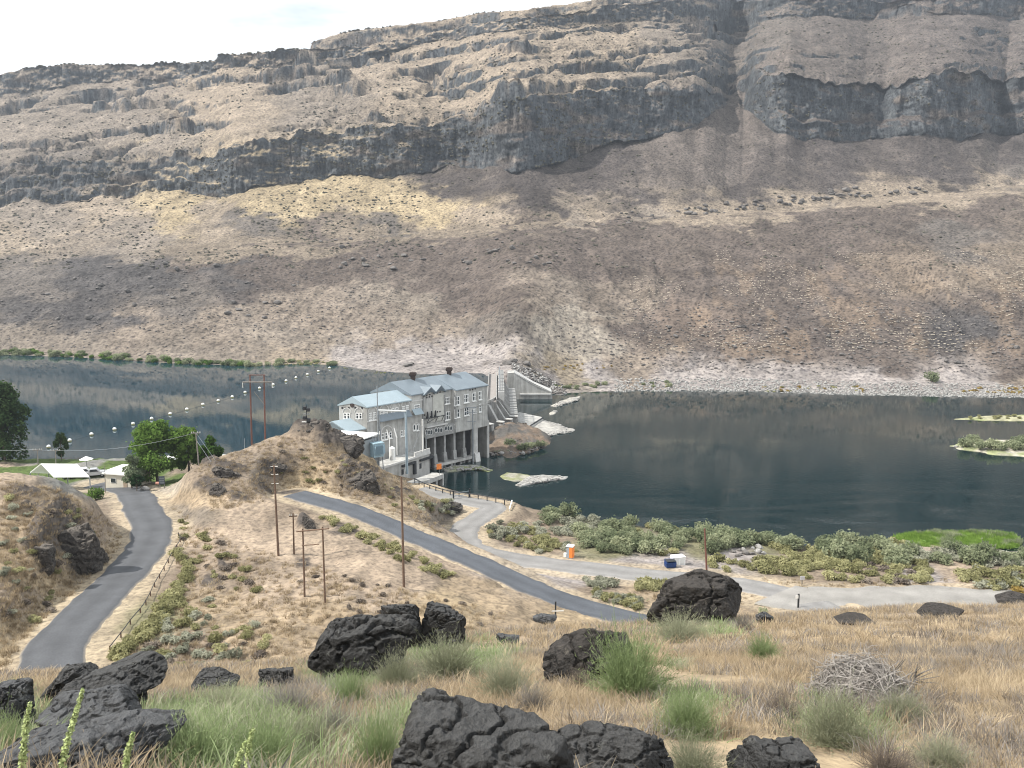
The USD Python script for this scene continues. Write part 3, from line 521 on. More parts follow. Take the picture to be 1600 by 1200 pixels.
# ---------------------------------------------------------------- powerhouse
def stained(name, c, amt):
    nodes = {"g": ("geometry", {}), "n": ("noise_texture", {"scale": .45, "detail": 5.0, "roughness": .6}), "r": ("rgb_ramp", {"ramp": [(.3, tuple(np.array(c) * .8)), (.7, tuple(np.array(c) * 1.18))]}), "mp": ("mapping", {"scale": (.8, .8, .08)}), "s": ("noise_texture", {"scale": 1.0, "detail": 5.0, "roughness": .65}), "rs": ("rgb_ramp", {"ramp": [(.40, (1 - amt, 1 - amt, 1 - amt * 1.05)), (.58, (1, 1, 1))]}),
             "m": ("mix_color", {"blend_type": "multiply", "fac": 1.0, "use_clamp": False}), "b": ("bump", {"strength": .3, "distance": .05}), "p": ("principled_bsdf", {"roughness": .9, "specular_ior_level": .2})}
    return usdkit.material(stage, "/World/Looks/" + name, nodes, [("g.position", "n.vector"), ("n.fac", "r.fac"), ("g.position", "mp.vector"), ("mp.vector", "s.vector"), ("s.fac", "rs.fac"), ("r.color", "m.a"), ("rs.color", "m.b"), ("m.result", "p.base_color"), ("n.fac", "b.height"), ("b.normal", "p.normal")], surface="p.BSDF")
M_CONC = stained("weathered_concrete", (.41, .405, .39), .28)
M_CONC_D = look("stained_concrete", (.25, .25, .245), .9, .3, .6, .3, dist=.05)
M_CONC_L = look("pale_concrete", (.50, .495, .48), .9, .15, .5)
M_PLASTER = look("patched_plaster", (.44, .435, .40), .9, .15, .7)
M_ROOF_L = look("pale_blue_metal_roof", (.31, .38, .42), .42, .06, .5, spec=.5)
M_ROOF_D = look("blue_grey_metal_roof", (.165, .20, .23), .45, .10, .4, spec=.5)
M_WHITE = look("white_paint", (.75, .75, .73), .6, .05, 1.0)
M_PANE = look("dark_window_glass", (.03, .035, .04), .08, .1, 1.0, spec=.6)
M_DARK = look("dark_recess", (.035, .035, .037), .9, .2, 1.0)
M_RUST = look("rust_brown_paint", (.05, .035, .03), .7, .2, 2.0)
M_STEEL = look("grey_steel", (.25, .27, .29), .5, .15, 2.0, metallic=.3)
M_BLUEP = look("pale_blue_paint", (.30, .42, .48), .5, .08, 2.0)
M_STEELB = look("blue_grey_steel", (.25, .31, .35), .5, .12, 2.0)
M_BLACK = look("black_iron", (.03, .032, .035), .6, .2, 2.0)
M_ORANGE = look("orange_paint", (.72, .22, .05), .5, .1, 2.0)
A0 = at(573, 637, z=20.0); B0 = at(757, 602, z=20.9)
dv = B0[:2] - A0[:2]; PHL = np.linalg.norm(dv); D2 = np.r_[dv / PHL, 0]; N2 = np.array([D2[1], -D2[0], 0]); B2 = unit([-.93, .36, 0])
PO = np.r_[A0[:2], 0]
def fp(px, py, out=0.0):
    """(s along the long front, z) of a pixel, on the front plane moved outwards by out."""
    a, k = ray(px, py); o = PO + N2 * out; y = (o @ N2) / (a * N2[0] + N2[1]); p = np.array([a * y, y, EYE + k * y]); return float((p - o) @ D2), float(p[2])
def fw(s, z, out=0.0, back=0.0): return PO + D2 * s + N2 * out + B2 * back + [0, 0, z]
def back_of(px, s, z):
    """How far back from the front at s the corner seen at column px lies."""
    f = fw(s, z); best = min(np.linspace(0, 30, 1201), key=lambda w: abs(proj(f + B2 * w)[0] - px)); return best
def z_seen(p, py):
    a, k = ray(proj(p)[0], py); return EYE + float(k) * p[1]
ph = thing("powerhouse", label="old grey concrete powerhouse with blue-grey metal roofs spanning the end of the dam", category="power station")
def slab(poly, thick=.25):
    m = MB(); m.prism(poly, 0, vec=(0, 0, -thick)); return m.mesh()
s1, ze1 = fp(642.5, 620); s2, _ = fp(707, 606); s3 = PHL
zeA = 20.0; wA = back_of(529.5, 0, zeA); rA = fw(0, 0, back=wA / 2); zrA = z_seen(rA, 622)
zeM = z_seen(fw(s1, 0), 618.2); wM = back_of(580, s1, zeM); zrM = z_seen(fw(s1, 0, back=wM / 2), 599)
zeF = z_seen(fw(s3, 0, 1.2), 602.5)
sg, zg = fp(664, 685); zg2 = fp(737, 667)[1]; zgal = .5 * (zg + zg2); sgal1 = fp(742, 665)[0]
zgt = fp(664, 668.5)[1]
def gable_block(name, sa, sb, out, zb, zef, zr, zeb, w, mat):
    f = lambda s: [fw(s, zb, out), fw(s, zef, out), fw(s, zr, 0, w / 2), fw(s, zeb, 0, w), fw(s, zb, 0, w)]
    m = MB(); m.prism(f(sa), 0, vec=D2 * (sb - sa)); return m.build(name, mat, ph)
def gable_roof(name, sa, sb, out, zef, zr, zeb, w, mat, oh=.3, ext=.12, thick=.28, **kw):
    sl = (zr - zef) / (w / 2); sl2 = (zr - zeb) / (w / 2)
    up = .10
    e0, r0 = fw(sa - ext, zef - oh * sl + up, out + oh), fw(sa - ext, zr + up + .02, 0, w / 2); b0 = fw(sa - ext, zeb - oh * sl2 + up, 0, w + oh); L = D2 * (sb - sa + 2 * ext)
    m = MB(); m.prism([e0, r0, b0, b0 + [0, 0, thick], r0 + [0, 0, thick], e0 + [0, 0, thick]], 0, vec=L)
    return m.build(name, mat, ph, **kw)
# annex (nearest wing) and the two blocks of the main hall
gable_block("wall", 0, s1 - .02, 0, 1.5, zeA, zrA, zeA, wA, M_CONC); gable_roof("roof", 0, s1 - .16, 0, zeA, zrA, zeA, wA, M_ROOF_L, label="pale blue metal roof of the near wing")
gable_block("wall", s1, s2, 0, zgal, zeM, zrM, zeM, wM, M_CONC); roof1 = gable_roof("roof", s1, s2, 0, zeM, zrM, zeM, wM, M_ROOF_D, ext=.1)
gable_block("wall", s2 + .01, s3, 1.2, zgal, zeF, zrM, zeM, wM, M_CONC); gable_roof("roof", s2 + .16, s3, 1.2, zeF, zrM - .05, zeM - .05, wM, M_ROOF_D, ext=.1)
# walls below the gallery where the hall meets the wing, recessed back wall, piers, deck
sb0, _ = fp(662, 700)
m = MB(); m.prism([fw(s1, -3, 0), fw(s1, zgal - .003, 0), fw(s1, zgal - .003, 0, wM), fw(s1, -3, 0, wM)], 0, vec=D2 * (sb0 - s1)); m.build("lower_wall", M_CONC, ph)
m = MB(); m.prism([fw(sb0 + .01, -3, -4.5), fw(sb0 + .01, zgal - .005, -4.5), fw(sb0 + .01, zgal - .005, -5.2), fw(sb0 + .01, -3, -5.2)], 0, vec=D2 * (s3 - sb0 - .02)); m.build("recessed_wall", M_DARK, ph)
for px, py in ((678, 700), (693.5, 700), (708.5, 696), (723.5, 690)):
    s, _ = fp(px, py); m = MB()
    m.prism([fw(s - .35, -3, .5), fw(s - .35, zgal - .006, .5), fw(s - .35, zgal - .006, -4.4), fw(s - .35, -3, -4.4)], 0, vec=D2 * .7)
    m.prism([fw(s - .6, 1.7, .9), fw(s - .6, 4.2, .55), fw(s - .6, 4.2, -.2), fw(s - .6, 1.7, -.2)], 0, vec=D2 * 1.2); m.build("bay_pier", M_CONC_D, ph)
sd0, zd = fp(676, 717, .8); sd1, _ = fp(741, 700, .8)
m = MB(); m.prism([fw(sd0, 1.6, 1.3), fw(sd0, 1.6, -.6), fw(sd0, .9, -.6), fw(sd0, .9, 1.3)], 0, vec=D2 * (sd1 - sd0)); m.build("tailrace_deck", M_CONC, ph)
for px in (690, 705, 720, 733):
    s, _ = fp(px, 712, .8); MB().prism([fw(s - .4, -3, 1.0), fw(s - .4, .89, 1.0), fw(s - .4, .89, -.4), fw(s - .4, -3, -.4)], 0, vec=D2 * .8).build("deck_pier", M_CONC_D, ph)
# gallery band with oval windows, proud of the wall
m = MB(); m.prism([fw(sg, zgal - .25, .9), fw(sg, zgt - .6, .9), fw(sg, zgt, .45), fw(sg, zgt, .02), fw(sg, zgal - .25, .02)], 0, vec=D2 * (sgal1 - sg)); m.build("gallery", M_CONC_D, ph)
m = MB(); m.prism([fw(sg, zgt + .05, .95), fw(sg, zgt + .35, .95), fw(sg, zgt + .35, .03), fw(sg, zgt + .05, .03)], 0, vec=D2 * (fp(696, 661)[0] - sg)); m.build("gallery_cap", M_CONC_L, ph)
def frame_window(s, z0, z1, w, out, mull=2, trans=1, parent=None, sill=True):
    f = MB(); t = .17; o = out + .06
    def bar(sa, sb, za, zb): f.prism([fw(sa, za, o), fw(sa, zb, o), fw(sa, zb, o - .14), fw(sa, za, o - .14)], 0, vec=D2 * (sb - sa))
    bar(s - w / 2, s - w / 2 + t, z0, z1); bar(s + w / 2 - t, s + w / 2, z0, z1); bar(s - w / 2 + t, s + w / 2 - t, z1 - t, z1); bar(s - w / 2 + t, s + w / 2 - t, z0, z0 + t)
    for q in range(mull):
        c = s - w / 2 + w * (q + 1) / (mull + 1); bar(c - .09, c + .09, z0 + t, z1 - t)
    for q in range(trans):
        c = z0 + (z1 - z0) * (q + 1.2) / (trans + 1.3); f.prism([fw(s - w / 2 + t, c - .06, o - .02), fw(s - w / 2 + t, c + .06, o - .02), fw(s - w / 2 + t, c + .06, o - .12), fw(s - w / 2 + t, c - .06, o - .12)], 0, vec=D2 * (w - 2 * t))
    if sill: f.prism([fw(s - w / 2 - .15, z0 - .2, o + .16), fw(s - w / 2 - .15, z0 - .01, o + .16), fw(s - w / 2 - .15, z0 - .01, o - .14), fw(s - w / 2 - .15, z0 - .2, o - .14)], 0, vec=D2 * (w + .3))
    wi = f.build("window", M_WHITE, parent or ph)
    MB().prism([fw(s - w / 2 + .05, z0 + .05, o - .05), fw(s - w / 2 + .05, z1 - .05, o - .05), fw(s - w / 2 + .05, z1 - .05, o - .09), fw(s - w / 2 + .05, z0 + .05, o - .09)], 0, vec=D2 * (w - .1)).build("pane", M_PANE, wi)
for px, p0, p1, w, out, mu in [(651.5, 632, 641, 2.0, 0, 2), (698.5, 620.5, 631, 2.0, 0, 2), (699.3, 643, 656, 1.9, 0, 2), (713.8, 619.5, 633, 1.9, 1.2, 2), (728.6, 616, 629, 1.9, 1.2, 2), (740.8, 613.5, 626.5, 1.3, 1.2, 1), (750.2, 611, 624.5, 1.2, 1.2, 1),
                               (714.2, 639, 652.5, 1.8, 1.2, 1), (729, 636, 649, 1.8, 1.2, 1), (741.4, 634, 645, 1.1, 1.2, 1), (750, 631, 643.5, .9, 1.2, 0)]:
    s, za = fp(px, p1, out); _, zb = fp(px, p0, out); frame_window(s, za, zb, w, out, mu)
for p, y0, y1 in [(578.8, 645, 657), (585.5, 644, 656), (596.8, 642, 653.5), (603.2, 640.7, 652), (613.8, 638, 649.7), (620.2, 636.3, 648.5), (630.5, 634.5, 645.8), (636.8, 633, 644.7)]:
    s, za = fp(p, y1); _, zb = fp(p, y0); frame_window(s, za, zb, .95, 0, 1, 2)
for p, y0, y1 in [(596, 676, 687), (601, 675, 686), (608, 674, 684), (625.5, 672, 681), (631, 671, 680)]:
    s, za = fp(p, y1); _, zb = fp(p, y0); frame_window(s, za, zb, .8, .62, 0, 1)
# arches over window pairs
def arch(s, z, r, out, mat=M_CONC_L, name="arch_moulding", n=10, wall="front"):
    m = MB(); t = np.linspace(0, np.pi, n + 1)
    for a, b in zip(t[:-1], t[1:]):
        P = [(r * np.cos(q), r * np.sin(q)) for q in (a, b)]; Q = [((r - .22) * np.cos(q), (r - .22) * np.sin(q)) for q in (a, b)]
        if wall == "front": poly = [fw(s + x, z + y, out + .1) for x, y in (P[0], P[1], Q[1], Q[0])]; v = -N2 * .14
        else: poly = [fw(-.1, z + y, 0, s + x) for x, y in (P[0], P[1], Q[1], Q[0])]; v = D2 * .14
        m.prism(poly, 0, vec=v)
    return m.build(name, mat, ph)
for p, y in ((582, 646), (600, 643), (617, 638), (633.7, 635.5)):
    s, z = fp(p, y); arch(s, z + .3, 1.55, 0)
s, z = fp(602, 676); arch(s, z, 2.0, .62)
# oval windows of the gallery: groups of arched surrounds
for p0, p1, y in ((664.5, 675.5, 675.5), (679, 691, 672.3), (694.5, 706.5, 669.2), (709.5, 722, 665.8)):
    for q in range(3):
        s, z = fp(p0 + (p1 - p0) * (q + .5) / 3, y, .9); m = MB(); t = np.arange(14) / 14 * 2 * np.pi; rx, rz = .5, .8
        for a, b in zip(t, np.roll(t, -1)):
            m.prism([fw(s + rx * np.cos(a), z + rz * np.sin(a), .99), fw(s + rx * np.cos(b), z + rz * np.sin(b), .99), fw(s + .78 * rx * np.cos(b), z + .78 * rz * np.sin(b), .99), fw(s + .78 * rx * np.cos(a), z + .78 * rz * np.sin(a), .99)], 0, vec=-N2 * .12)
        w = m.build("oval_window", M_CONC_L, ph)
        MB().prism([fw(s + .8 * rx * np.cos(a), z + .8 * rz * np.sin(a), .94) for a in t], 0, vec=-N2 * .05).build("pane", M_PANE, w)
# two gablets on the eaves and the patched bay under them
for (l, ap, r_) in [((661.5, 615), (671, 605.5), (678.3, 611.5)), ((678.3, 611.5), (686.8, 602.7), (693, 608))]:
    sl, zl = fp(*l); sa, za = fp(*ap); sr, zr = fp(*r_)
    zl = zr = zeM - .3
    m = MB(); m.prism([fw(sl, zl, .35), fw(sa, za - .25, .35), fw(sr, zr, .35)], 0, vec=B2 * 5 - N2 * .2); m.build("gablet", M_CONC, ph)
    m = MB(); m.prism([fw(sl - .4, zl - .1, .75), fw(sa, za, .75), fw(sr + .4, zr - .1, .75), fw(sr + .4, zr + .12, .75), fw(sa, za + .25, .75), fw(sl - .4, zl + .12, .75)], 0, vec=B2 * 5.5); m.build("gablet_roof", M_ROOF_D, ph)
sl, zt = fp(661.5, 617); sr, _ = fp(692, 610); zb_ = fp(676, 659)[1]; sm = fp(675.5, 640)[0]
MB().prism([fw(sl, zb_, .22), fw(sl, zeM - .4, .22), fw(sl, zeM - .4, .0), fw(sl, zb_, 0)], 0, vec=D2 * (sm - sl)).build("plaster_panel", M_CONC, ph)
MB().prism([fw(sm + .05, zb_, .26), fw(sm + .05, zeM - .4, .26), fw(sm + .05, zeM - .4, .0), fw(sm + .05, zb_, 0)], 0, vec=D2 * (sr - sm)).build("plaster_panel", M_PLASTER, ph)
def vent(px, py, out, r=.22):
    s, z = fp(px, py, out); m = MB(); m.tube(fw(s, z, out - .05), fw(s, z, out + .06), r, n=10); m.build("vent_hole", M_DARK, ph)
for px, py in ((663, 618.5), (667, 617.5), (671.5, 616.5), (667, 621), (671, 620), (675, 619), (678.5, 615), (683, 614), (687.5, 612.5), (663.5, 648.5), (683.5, 643.5), (687.5, 643)): vent(px, py, .3)
for px, py in ((734.5, 609.5), (738.5, 608.5), (742.5, 607.5)): vent(px, py, 1.25)
# bushings and balcony brackets below the panel
for i, px in enumerate((667.3, 673.5, 679.5)):
    s, z = fp(px, 650 - i, .3); m = MB(); m.tube(fw(s, z - .6, .6), fw(s, z + 1.2, .6), .28, .16); m.box(fw(s, z - .3, .35), (.5, .5, .3)); m.build("bushing", M_BLACK, ph)
sa_, za_ = fp(660, 654.5, .6); sb_, zb2 = fp(694, 647, .6)
MB().tube(fw(sa_, za_, 1.1), fw(sb_, za_, 1.1), .12).tube(fw(sa_ + 2, za_ - 1.6, .1), fw(sa_ + 2, za_, 1.1), .08).tube(fw(sa_ + 5, za_ - 1.6, .1), fw(sa_ + 5, za_, 1.1), .08).tube(fw(sb_ - .5, za_ - 1.6, .1), fw(sb_ - .5, za_, 1.1), .08).tube(fw(sa_ + 2, za_ - 1.6, .1), fw(sa_ + 5, za_, 1.1), .06).build("balcony_bracket", M_BLACK, ph)
# pilaster and string courses
for px in (661, 694.5, 707.2):
    s, z = fp(px, 630); o = 1.2 if px > 706 else 0
    MB().prism([fw(s - .25, zgt + .4, o + .18), fw(s - .25, zeM - 1.2, o + .18), fw(s - .25, zeM - 1.2, o - .1), fw(s - .25, zgt + .4, o - .1)], 0, vec=D2 * .5).build("pilaster", M_CONC_D, ph)
for zq, sa, sb, o in ((fp(650, 627)[1], s1 + .05, fp(660, 625)[0], 0), (fp(650, 645)[1], s1 + .05, fp(660, 645)[0], 0), (fp(730, 634)[1] - .3, s2 + .3, s3 - .05, 1.2), (fp(600, 657)[1] + .3, .05, s1 - .1, 0)):
    MB().prism([fw(sa, zq, o + .12), fw(sa, zq + .3, o + .12), fw(sa, zq + .3, o - .05), fw(sa, zq, o - .05)], 0, vec=D2 * (sb - sa)).build("string_course", M_CONC_L if o == 0 else M_CONC, ph)
# lean-to awning roofs and the projecting lower wall of the wing
sa, zt = fp(590, 652, .3); sb, _ = fp(640, 641, .3)
MB().prism([fw(sa, zt + .5, .02), fw(sa, zt - .9, 1.5), fw(sa, zt - 1.1, 1.5), fw(sa, zt + .3, .02)], 0, vec=D2 * (sb - sa)).build("lean_to_roof", M_ROOF_D, ph)
MB().prism([fw(sa + .3, 1.5, .6), fw(sa + .3, zt - .4, .6), fw(sa + .3, zt - .2, .03), fw(sa + .3, 1.5, .03)], 0, vec=D2 * (sb - sa - .4)).build("lower_wall", M_CONC, ph)
sa, zt = fp(643.5, 643, 0); sb, _ = fp(657.5, 643)
MB().prism([fw(sa, zt + .6, .02), fw(sa, zt - .7, 1.3), fw(sa, zt - .85, 1.3), fw(sa, zt + .4, .02)], 0, vec=D2 * (sb - sa)).build("lean_to_roof", M_ROOF_L, ph)
for p in (647.5, 652.5):
    s, za = fp(p, 672.5); frame_window(s, za, za + 1.6, .75, 0, 0, 0)
s, z = fp(650, 668); arch(s, z, 1.4, 0)
# gable end of the wing: round vent, six square vents, two pairs of windows, porch gable
def ge(px, py):
    """(distance back, z) on the near gable end."""
    a, k = ray(px, py); o = PO; nn = np.array([B2[1], -B2[0], 0]); y = (o @ nn) / (a * nn[0] + nn[1]); p = np.array([a * y, y, EYE + k * y]); return float((p - o) @ B2), float(p[2])
def gp(w, z, out=0.0): return fw(-out, z, 0, w)
def gbox(w0, w1, z0, z1, o0, o1): return [gp(w0, z0, o1), gp(w0, z1, o1), gp(w1, z1, o1), gp(w1, z0, o1)], D2 * (o1 - o0)
w, z = ge(550.5, 633); t = np.arange(16) / 16 * 2 * np.pi
MB().prism([gp(w + .6 * np.cos(q), z + .6 * np.sin(q), .1) for q in t], 0, vec=D2 * .15).build("round_vent", M_RUST, ph)
for px in (535, 540, 545, 555.5, 560.5, 565.5):
    w, z = ge(px, 637.3); p, v = gbox(w - .28, w + .28, z - .28, z + .28, -.05, .05); MB().prism(p, 0, vec=v).build("vent_hole", M_DARK, ph)
for px in (539.7, 544.8, 558.6, 563.8):
    w, z0 = ge(px, 653.8); _, z1 = ge(px, 645.2); f = MB(); hw = .42
    for a, b, c, d in ((w - hw, w - hw + .15, z0, z1), (w + hw - .15, w + hw, z0, z1), (w - hw + .15, w + hw - .15, z1 - .15, z1), (w - hw - .1, w + hw + .1, z0 - .2, z0), (w - hw + .15, w + hw - .15, (z0 + z1) / 2 - .06, (z0 + z1) / 2 + .06)):
        p, v = gbox(a, b, c, d, -.06, .1); f.prism(p, 0, vec=v)
    wi = f.build("window", M_WHITE, ph); p, v = gbox(w - hw + .05, w + hw - .05, z0 + .02, z1 - .05, 0, .05); MB().prism(p, 0, vec=v).build("pane", M_PANE, wi)
for px in (542.3, 561.2):
    w, z = ge(px, 645.5); arch(w, z + .1, 1.35, 0, wall="end")
w0, zb_ = ge(568, 671); wr, zr = ge(545, 654.5); w1, _ = ge(528, 668); zp = ge(563, 668)[1]
pd = 5.2
m = MB(); m.prism([gp(w0 - .3, 1.5, pd), gp(w0 - .3, zp, pd), gp((w0 + w1) / 2, zr - .2, pd), gp(w1, zp, pd), gp(w1, 1.5, pd)], 0, vec=D2 * (pd - .02)); m.build("porch_wall", M_CONC, ph)
m = MB(); wm = (w0 + w1) / 2; m.prism([gp(w0 - .8, zp - .3, pd + .4), gp(wm, zr, pd + .4), gp(w1 + .6, zp - .3, pd + .4), gp(w1 + .6, zp - .05, pd + .4), gp(wm, zr + .25, pd + .4), gp(w0 - .8, zp - .05, pd + .4)], 0, vec=D2 * (pd + .4 - .03)); m.build("porch_roof", M_ROOF_L, ph)
# rust-brown ventilator cupolas on the ridge
for px, py in ((645.3, 593.5), (702, 587)):
    f = lambda s: proj(fw(s, zrM, 0, wM / 2))[0]
    s = min(np.linspace(s1 - 6, s3 + 4, 600), key=lambda q: abs(f(q) - px)); c = fw(s, zrM, 0, wM / 2); m = MB()
    m.box(c + [0, 0, .5], (1.2, 1.2, 1.6)); 
    for r0, r1, za, zb in ((.62, .95, 1.0, 1.5),):
        hull = trimesh.convex.convex_hull(np.array([[sx * r, sy * r, zz] for r, zz in ((r0, za), (r1, zb), (r1, zb + .4)) for sx in (-1, 1) for sy in (-1, 1)]) + c); m.add(hull)
    m.box(c + [0, 0, 2.02], (1.5, 1.5, .28)).tube(c + [0, 0, 2.1], c + [0, 0, 2.4], .15, .02); m.build("cupola", M_RUST, ph)
# far end: flank with the arch opening, stepped corner pier
sQ = PHL
m = MB(); m.prism([fw(sQ + .02, -3, 1.0), fw(sQ + .02, zgal + 1.4, 1.0), fw(sQ + .02, zgal + 1.4, -3.5), fw(sQ + .02, -3, -3.5)], 0, vec=D2 * .8); m.build("corner_pier", M_CONC, ph)
s, z = fp(742, 700, 1.2); m = MB(); m.prism([fw(s - .9, -3, 2.6), fw(s - .9, .3, 2.6), fw(s - .6, 2.4, 1.9), fw(s - .6, 2.4, 0), fw(s - .9, -3, 0)], 0, vec=D2 * 1.8); m.build("corner_pier", M_CONC_L, ph)
m = MB(); m.prism([fw(s - .5, 2.4, 1.3), fw(s - .5, zgal + .3, 1.3), fw(s - .5, zgal + .3, 0), fw(s - .5, 2.4, 0)], 0, vec=D2 * 1.6); m.build("corner_pier", M_CONC, ph)

# ---------------------------------------------------------------- service buildings and yard in front of the powerhouse
def thing_mesh(name, m, mat, label, cat, group=None, smooth=False): return obj(name, m, mat, None, smooth, label=label, category=cat, group=group)
sh = thing("metal_shed", label="low grey shed with white slanted roof in front of the powerhouse gable", category="shed")
q = [at(531, 674, Y=211), at(594, 678, Y=210), at(565, 688, Y=204), at(505, 688, Y=206)]
m = MB(); m.prism([p + [0, 0, 0] for p in q], 0, vec=(0, 0, .25)); m.build("roof", M_WHITE, sh)
ctr = np.mean(q, 0); qi = [ctr + (p - ctr) * .96 for p in q]
m = MB(); m.prism([p * [1, 1, 0] + [0, 0, 7.5] for p in qi], 0, vec=(0, 0, float(min(p[2] for p in qi)) - 7.52)); m.build("wall", look("shed_metal", (.22, .24, .25), .6, .1, 1.0), sh)
# transformer
tp = at(589, 713, Y=207)
tr = thing("transformer", loc=tp, rz=.65, label="pale blue electrical transformer with cooling fins beside the grey shed", category="transformer")
MB().box((0, 0, 1.6), (2.6, 1.9, 3.2)).box((0, 0, 3.3), (2.9, 2.2, .25)).build("tank", M_BLUEP, tr)
f = MB()
for i in range(7): f.box((1.55, -.75 + i * .25, 1.7), (.5, .09, 2.2))
for i in range(8): f.box((-1.0 + i * .28, -1.2, 1.7), (.1, .5, 2.2))
f.build("cooling_fin", look("fin_paint", (.26, .36, .42), .5, .08, 2.0), tr)
for i in range(3): MB().tube((-.8 + .8 * i, .2, 3.4), (-.8 + .8 * i, .3, 4.7), .12, .07).build("bushing", M_STEEL, tr)
# white tank and wall
p = at(613, 712, Y=212); MBt = MB().tube(p + [0, 0, -1], p + [0, 0, 1.9], .75, n=20).tube(p + [0, 0, 1.9], p + [0, 0, 2.3], .75, .2, n=20); thing_mesh("storage_tank", MBt.mesh(), M_WHITE, "small white upright tank beside the blue transformer", "tank", smooth=30)
# downstream service deck with dark door frames
dk = thing("service_block", label="long grey concrete service block with dark framed openings at the water's edge", category="utility building")
d0, d1 = at(606, 729, Y=212), at(671, 703.5, Y=226)
ztp = (d0[2] + d1[2]) / 2; dd = unit((d1 - d0) * [1, 1, 0]); dn = np.array([dd[1], -dd[0], 0]); Ld = np.linalg.norm((d1 - d0)[:2])
def sp(s, z, o=0.0): return d0 * [1, 1, 0] + dd * s + dn * o + [0, 0, z]
MB().prism([sp(-6, -2, 0), sp(-6, ztp - .5, 0), sp(-6, ztp - .5, -5.5), sp(-6, -2, -5.5)], 0, vec=dd * (Ld + 6)).build("wall", M_CONC, dk)
MB().prism([sp(-6.1, ztp - .49, .25), sp(-6.1, ztp, .25), sp(-6.1, ztp, 0), sp(-6.1, ztp - .49, 0)], 0, vec=dd * (Ld + 6.2)).build("parapet", M_CONC_L, dk)
MB().prism([sp(Ld * .62, ztp + .01, .2), sp(Ld * .62, ztp + 1, .2), sp(Ld * .62, ztp + 1, -.1), sp(Ld * .62, ztp + .01, -.1)], 0, vec=dd * (Ld * .38)).build("parapet", M_CONC_L, dk)
def spx(px, py, o=0.0):
    a, k = ray(px, py); oo = d0 * [1, 1, 0] + dn * o; y = (oo @ dn) / (a * dn[0] + dn[1]); p = np.array([a * y, y, EYE + k * y]); return float((p - oo) @ dd), float(p[2])
for (x0, x1, yt, yb) in ((627, 648, 726, 738), (655, 676, 717, 731)):
    sa, zt = spx(x0, yt + 1); sb, _ = spx(x1, yt); zb = max(zt - 2.3, .4); m = MB()
    m.prism([sp(sa, zt - .5, .6), sp(sa, zt, .6), sp(sa, zt, -.05), sp(sa, zt - .5, -.05)], 0, vec=dd * (sb - sa))
    m.prism([sp(sb - .8, zb - 1.0, .6), sp(sb - .8, zt - .5, .6), sp(sb - .8, zt - .5, -.05), sp(sb - .8, zb - 1.0, -.05)], 0, vec=dd * .8)
    m.prism([sp(sa, zb - .2, .03), sp(sa, zb + 1.2, .03), sp(sa, zb + 1.2, -.05), sp(sa, zb - .2, -.05)], 0, vec=dd * .9); m.build("door_frame", M_BLACK, dk)
sa, zt = spx(646, 739); sb, _ = spx(680, 725); MB().prism([sp(sa, .6, 1.6), sp(sa, 1.3, 1.6), sp(sa, 1.3, .05), sp(sa, .6, .05)], 0, vec=dd * (sb - sa)).build("ledge", M_CONC_D, dk)
# concrete frame standing in the water
ff = thing("concrete_frame", label="pale concrete frame with two square openings standing in the tailwater", category="intake frame")
g0, g1 = at(651, 768, z=0), at(694, 752.5, z=0); g0 = at(652, 757, z=2.9); g1 = at(693.5, 741, z=2.9); gd = unit((g1 - g0) * [1, 1, 0]); gn = np.array([gd[1], -gd[0], 0]); Lg = np.linalg.norm((g1 - g0)[:2])
def sq(s, z, o=0.0): return g0 * [1, 1, 0] + gd * s + gn * o + [0, 0, z]
MB().prism([sq(0, 1.9, 0), sq(0, 3.0, 0), sq(0, 3.0, -3.5), sq(0, 1.9, -3.5)], 0, vec=gd * Lg).build("deck", M_CONC, ff)
for u in (.0, .42, .71, .95): MB().prism([sq(Lg * u, -2, -.02), sq(Lg * u, 1.89, -.02), sq(Lg * u, 1.89, -3.4), sq(Lg * u, -2, -3.4)], 0, vec=gd * Lg * (.05 if u else .30)).build("pier", M_CONC, ff)
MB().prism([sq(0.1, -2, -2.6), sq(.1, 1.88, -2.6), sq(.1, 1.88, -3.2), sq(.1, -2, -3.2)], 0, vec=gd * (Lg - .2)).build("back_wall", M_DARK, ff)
sp_ = sq(Lg * .86, 3.0, -.3); b = thing("warning_board", label="small orange warning board on the concrete frame by the tailrace", category="sign")
MB().tube(sp_, sp_ + [0, 0, 1.5], .05).build("post", M_STEEL, b); MB().box(sp_ + [0, 0, 2.2], (1.3, .08, 1.4), rz=.5).build("panel", M_ORANGE, b)
# gantry of the switchyard
gt = thing("switchyard_gantry", label="pale steel gantry with level beam in front of the powerhouse wing", category="gantry")
ga = at(590, 641, Y=209); gb = at(634, 642.5, Y=215); zga, zgb = ga[2], gb[2]; ga[2] = gb[2] = 0; zgt_ = z_seen(ga, 603)
MB().tube(ga + [0, 0, 4], ga + [0, 0, zgt_], .16, .12).build("leg", M_STEEL, gt); MB().tube(ga + [1.2, .3, 4], ga + [.2, 0, zga], .12).build("leg", M_STEEL, gt)
MB().tube(gb + [0, 0, 4.5], gb + [0, 0, zgb], .34, .28, n=12).build("leg", M_STEELB, gt)
MB().tube(ga + [0, 0, zga], gb + [0, 0, zgb], .2).build("beam", M_WHITE, gt)
for i in range(3):
    c = at(597 + i * 11.5, 690 - 2.5 * i, Y=213 + i)
    thing_mesh("insulator", MB().tube(c + [0, 0, -4.2], c + [0, 0, .2], .1).tube(c + [0, 0, .2], c + [-.6, 0, 2.6], .17, .1).mesh(), M_WHITE, ["white leaning insulator nearest the shed roof", "white leaning insulator in the middle of the row by the arched windows", "white leaning insulator farthest from the shed roof"][i], "insulator", "insulators in the switchyard")
c = at(661, 699, Y=222); d = at(666, 697, Y=223); pp = thing("service_pole", label="pale grey pole rising from the service block before the bays", category="pole")
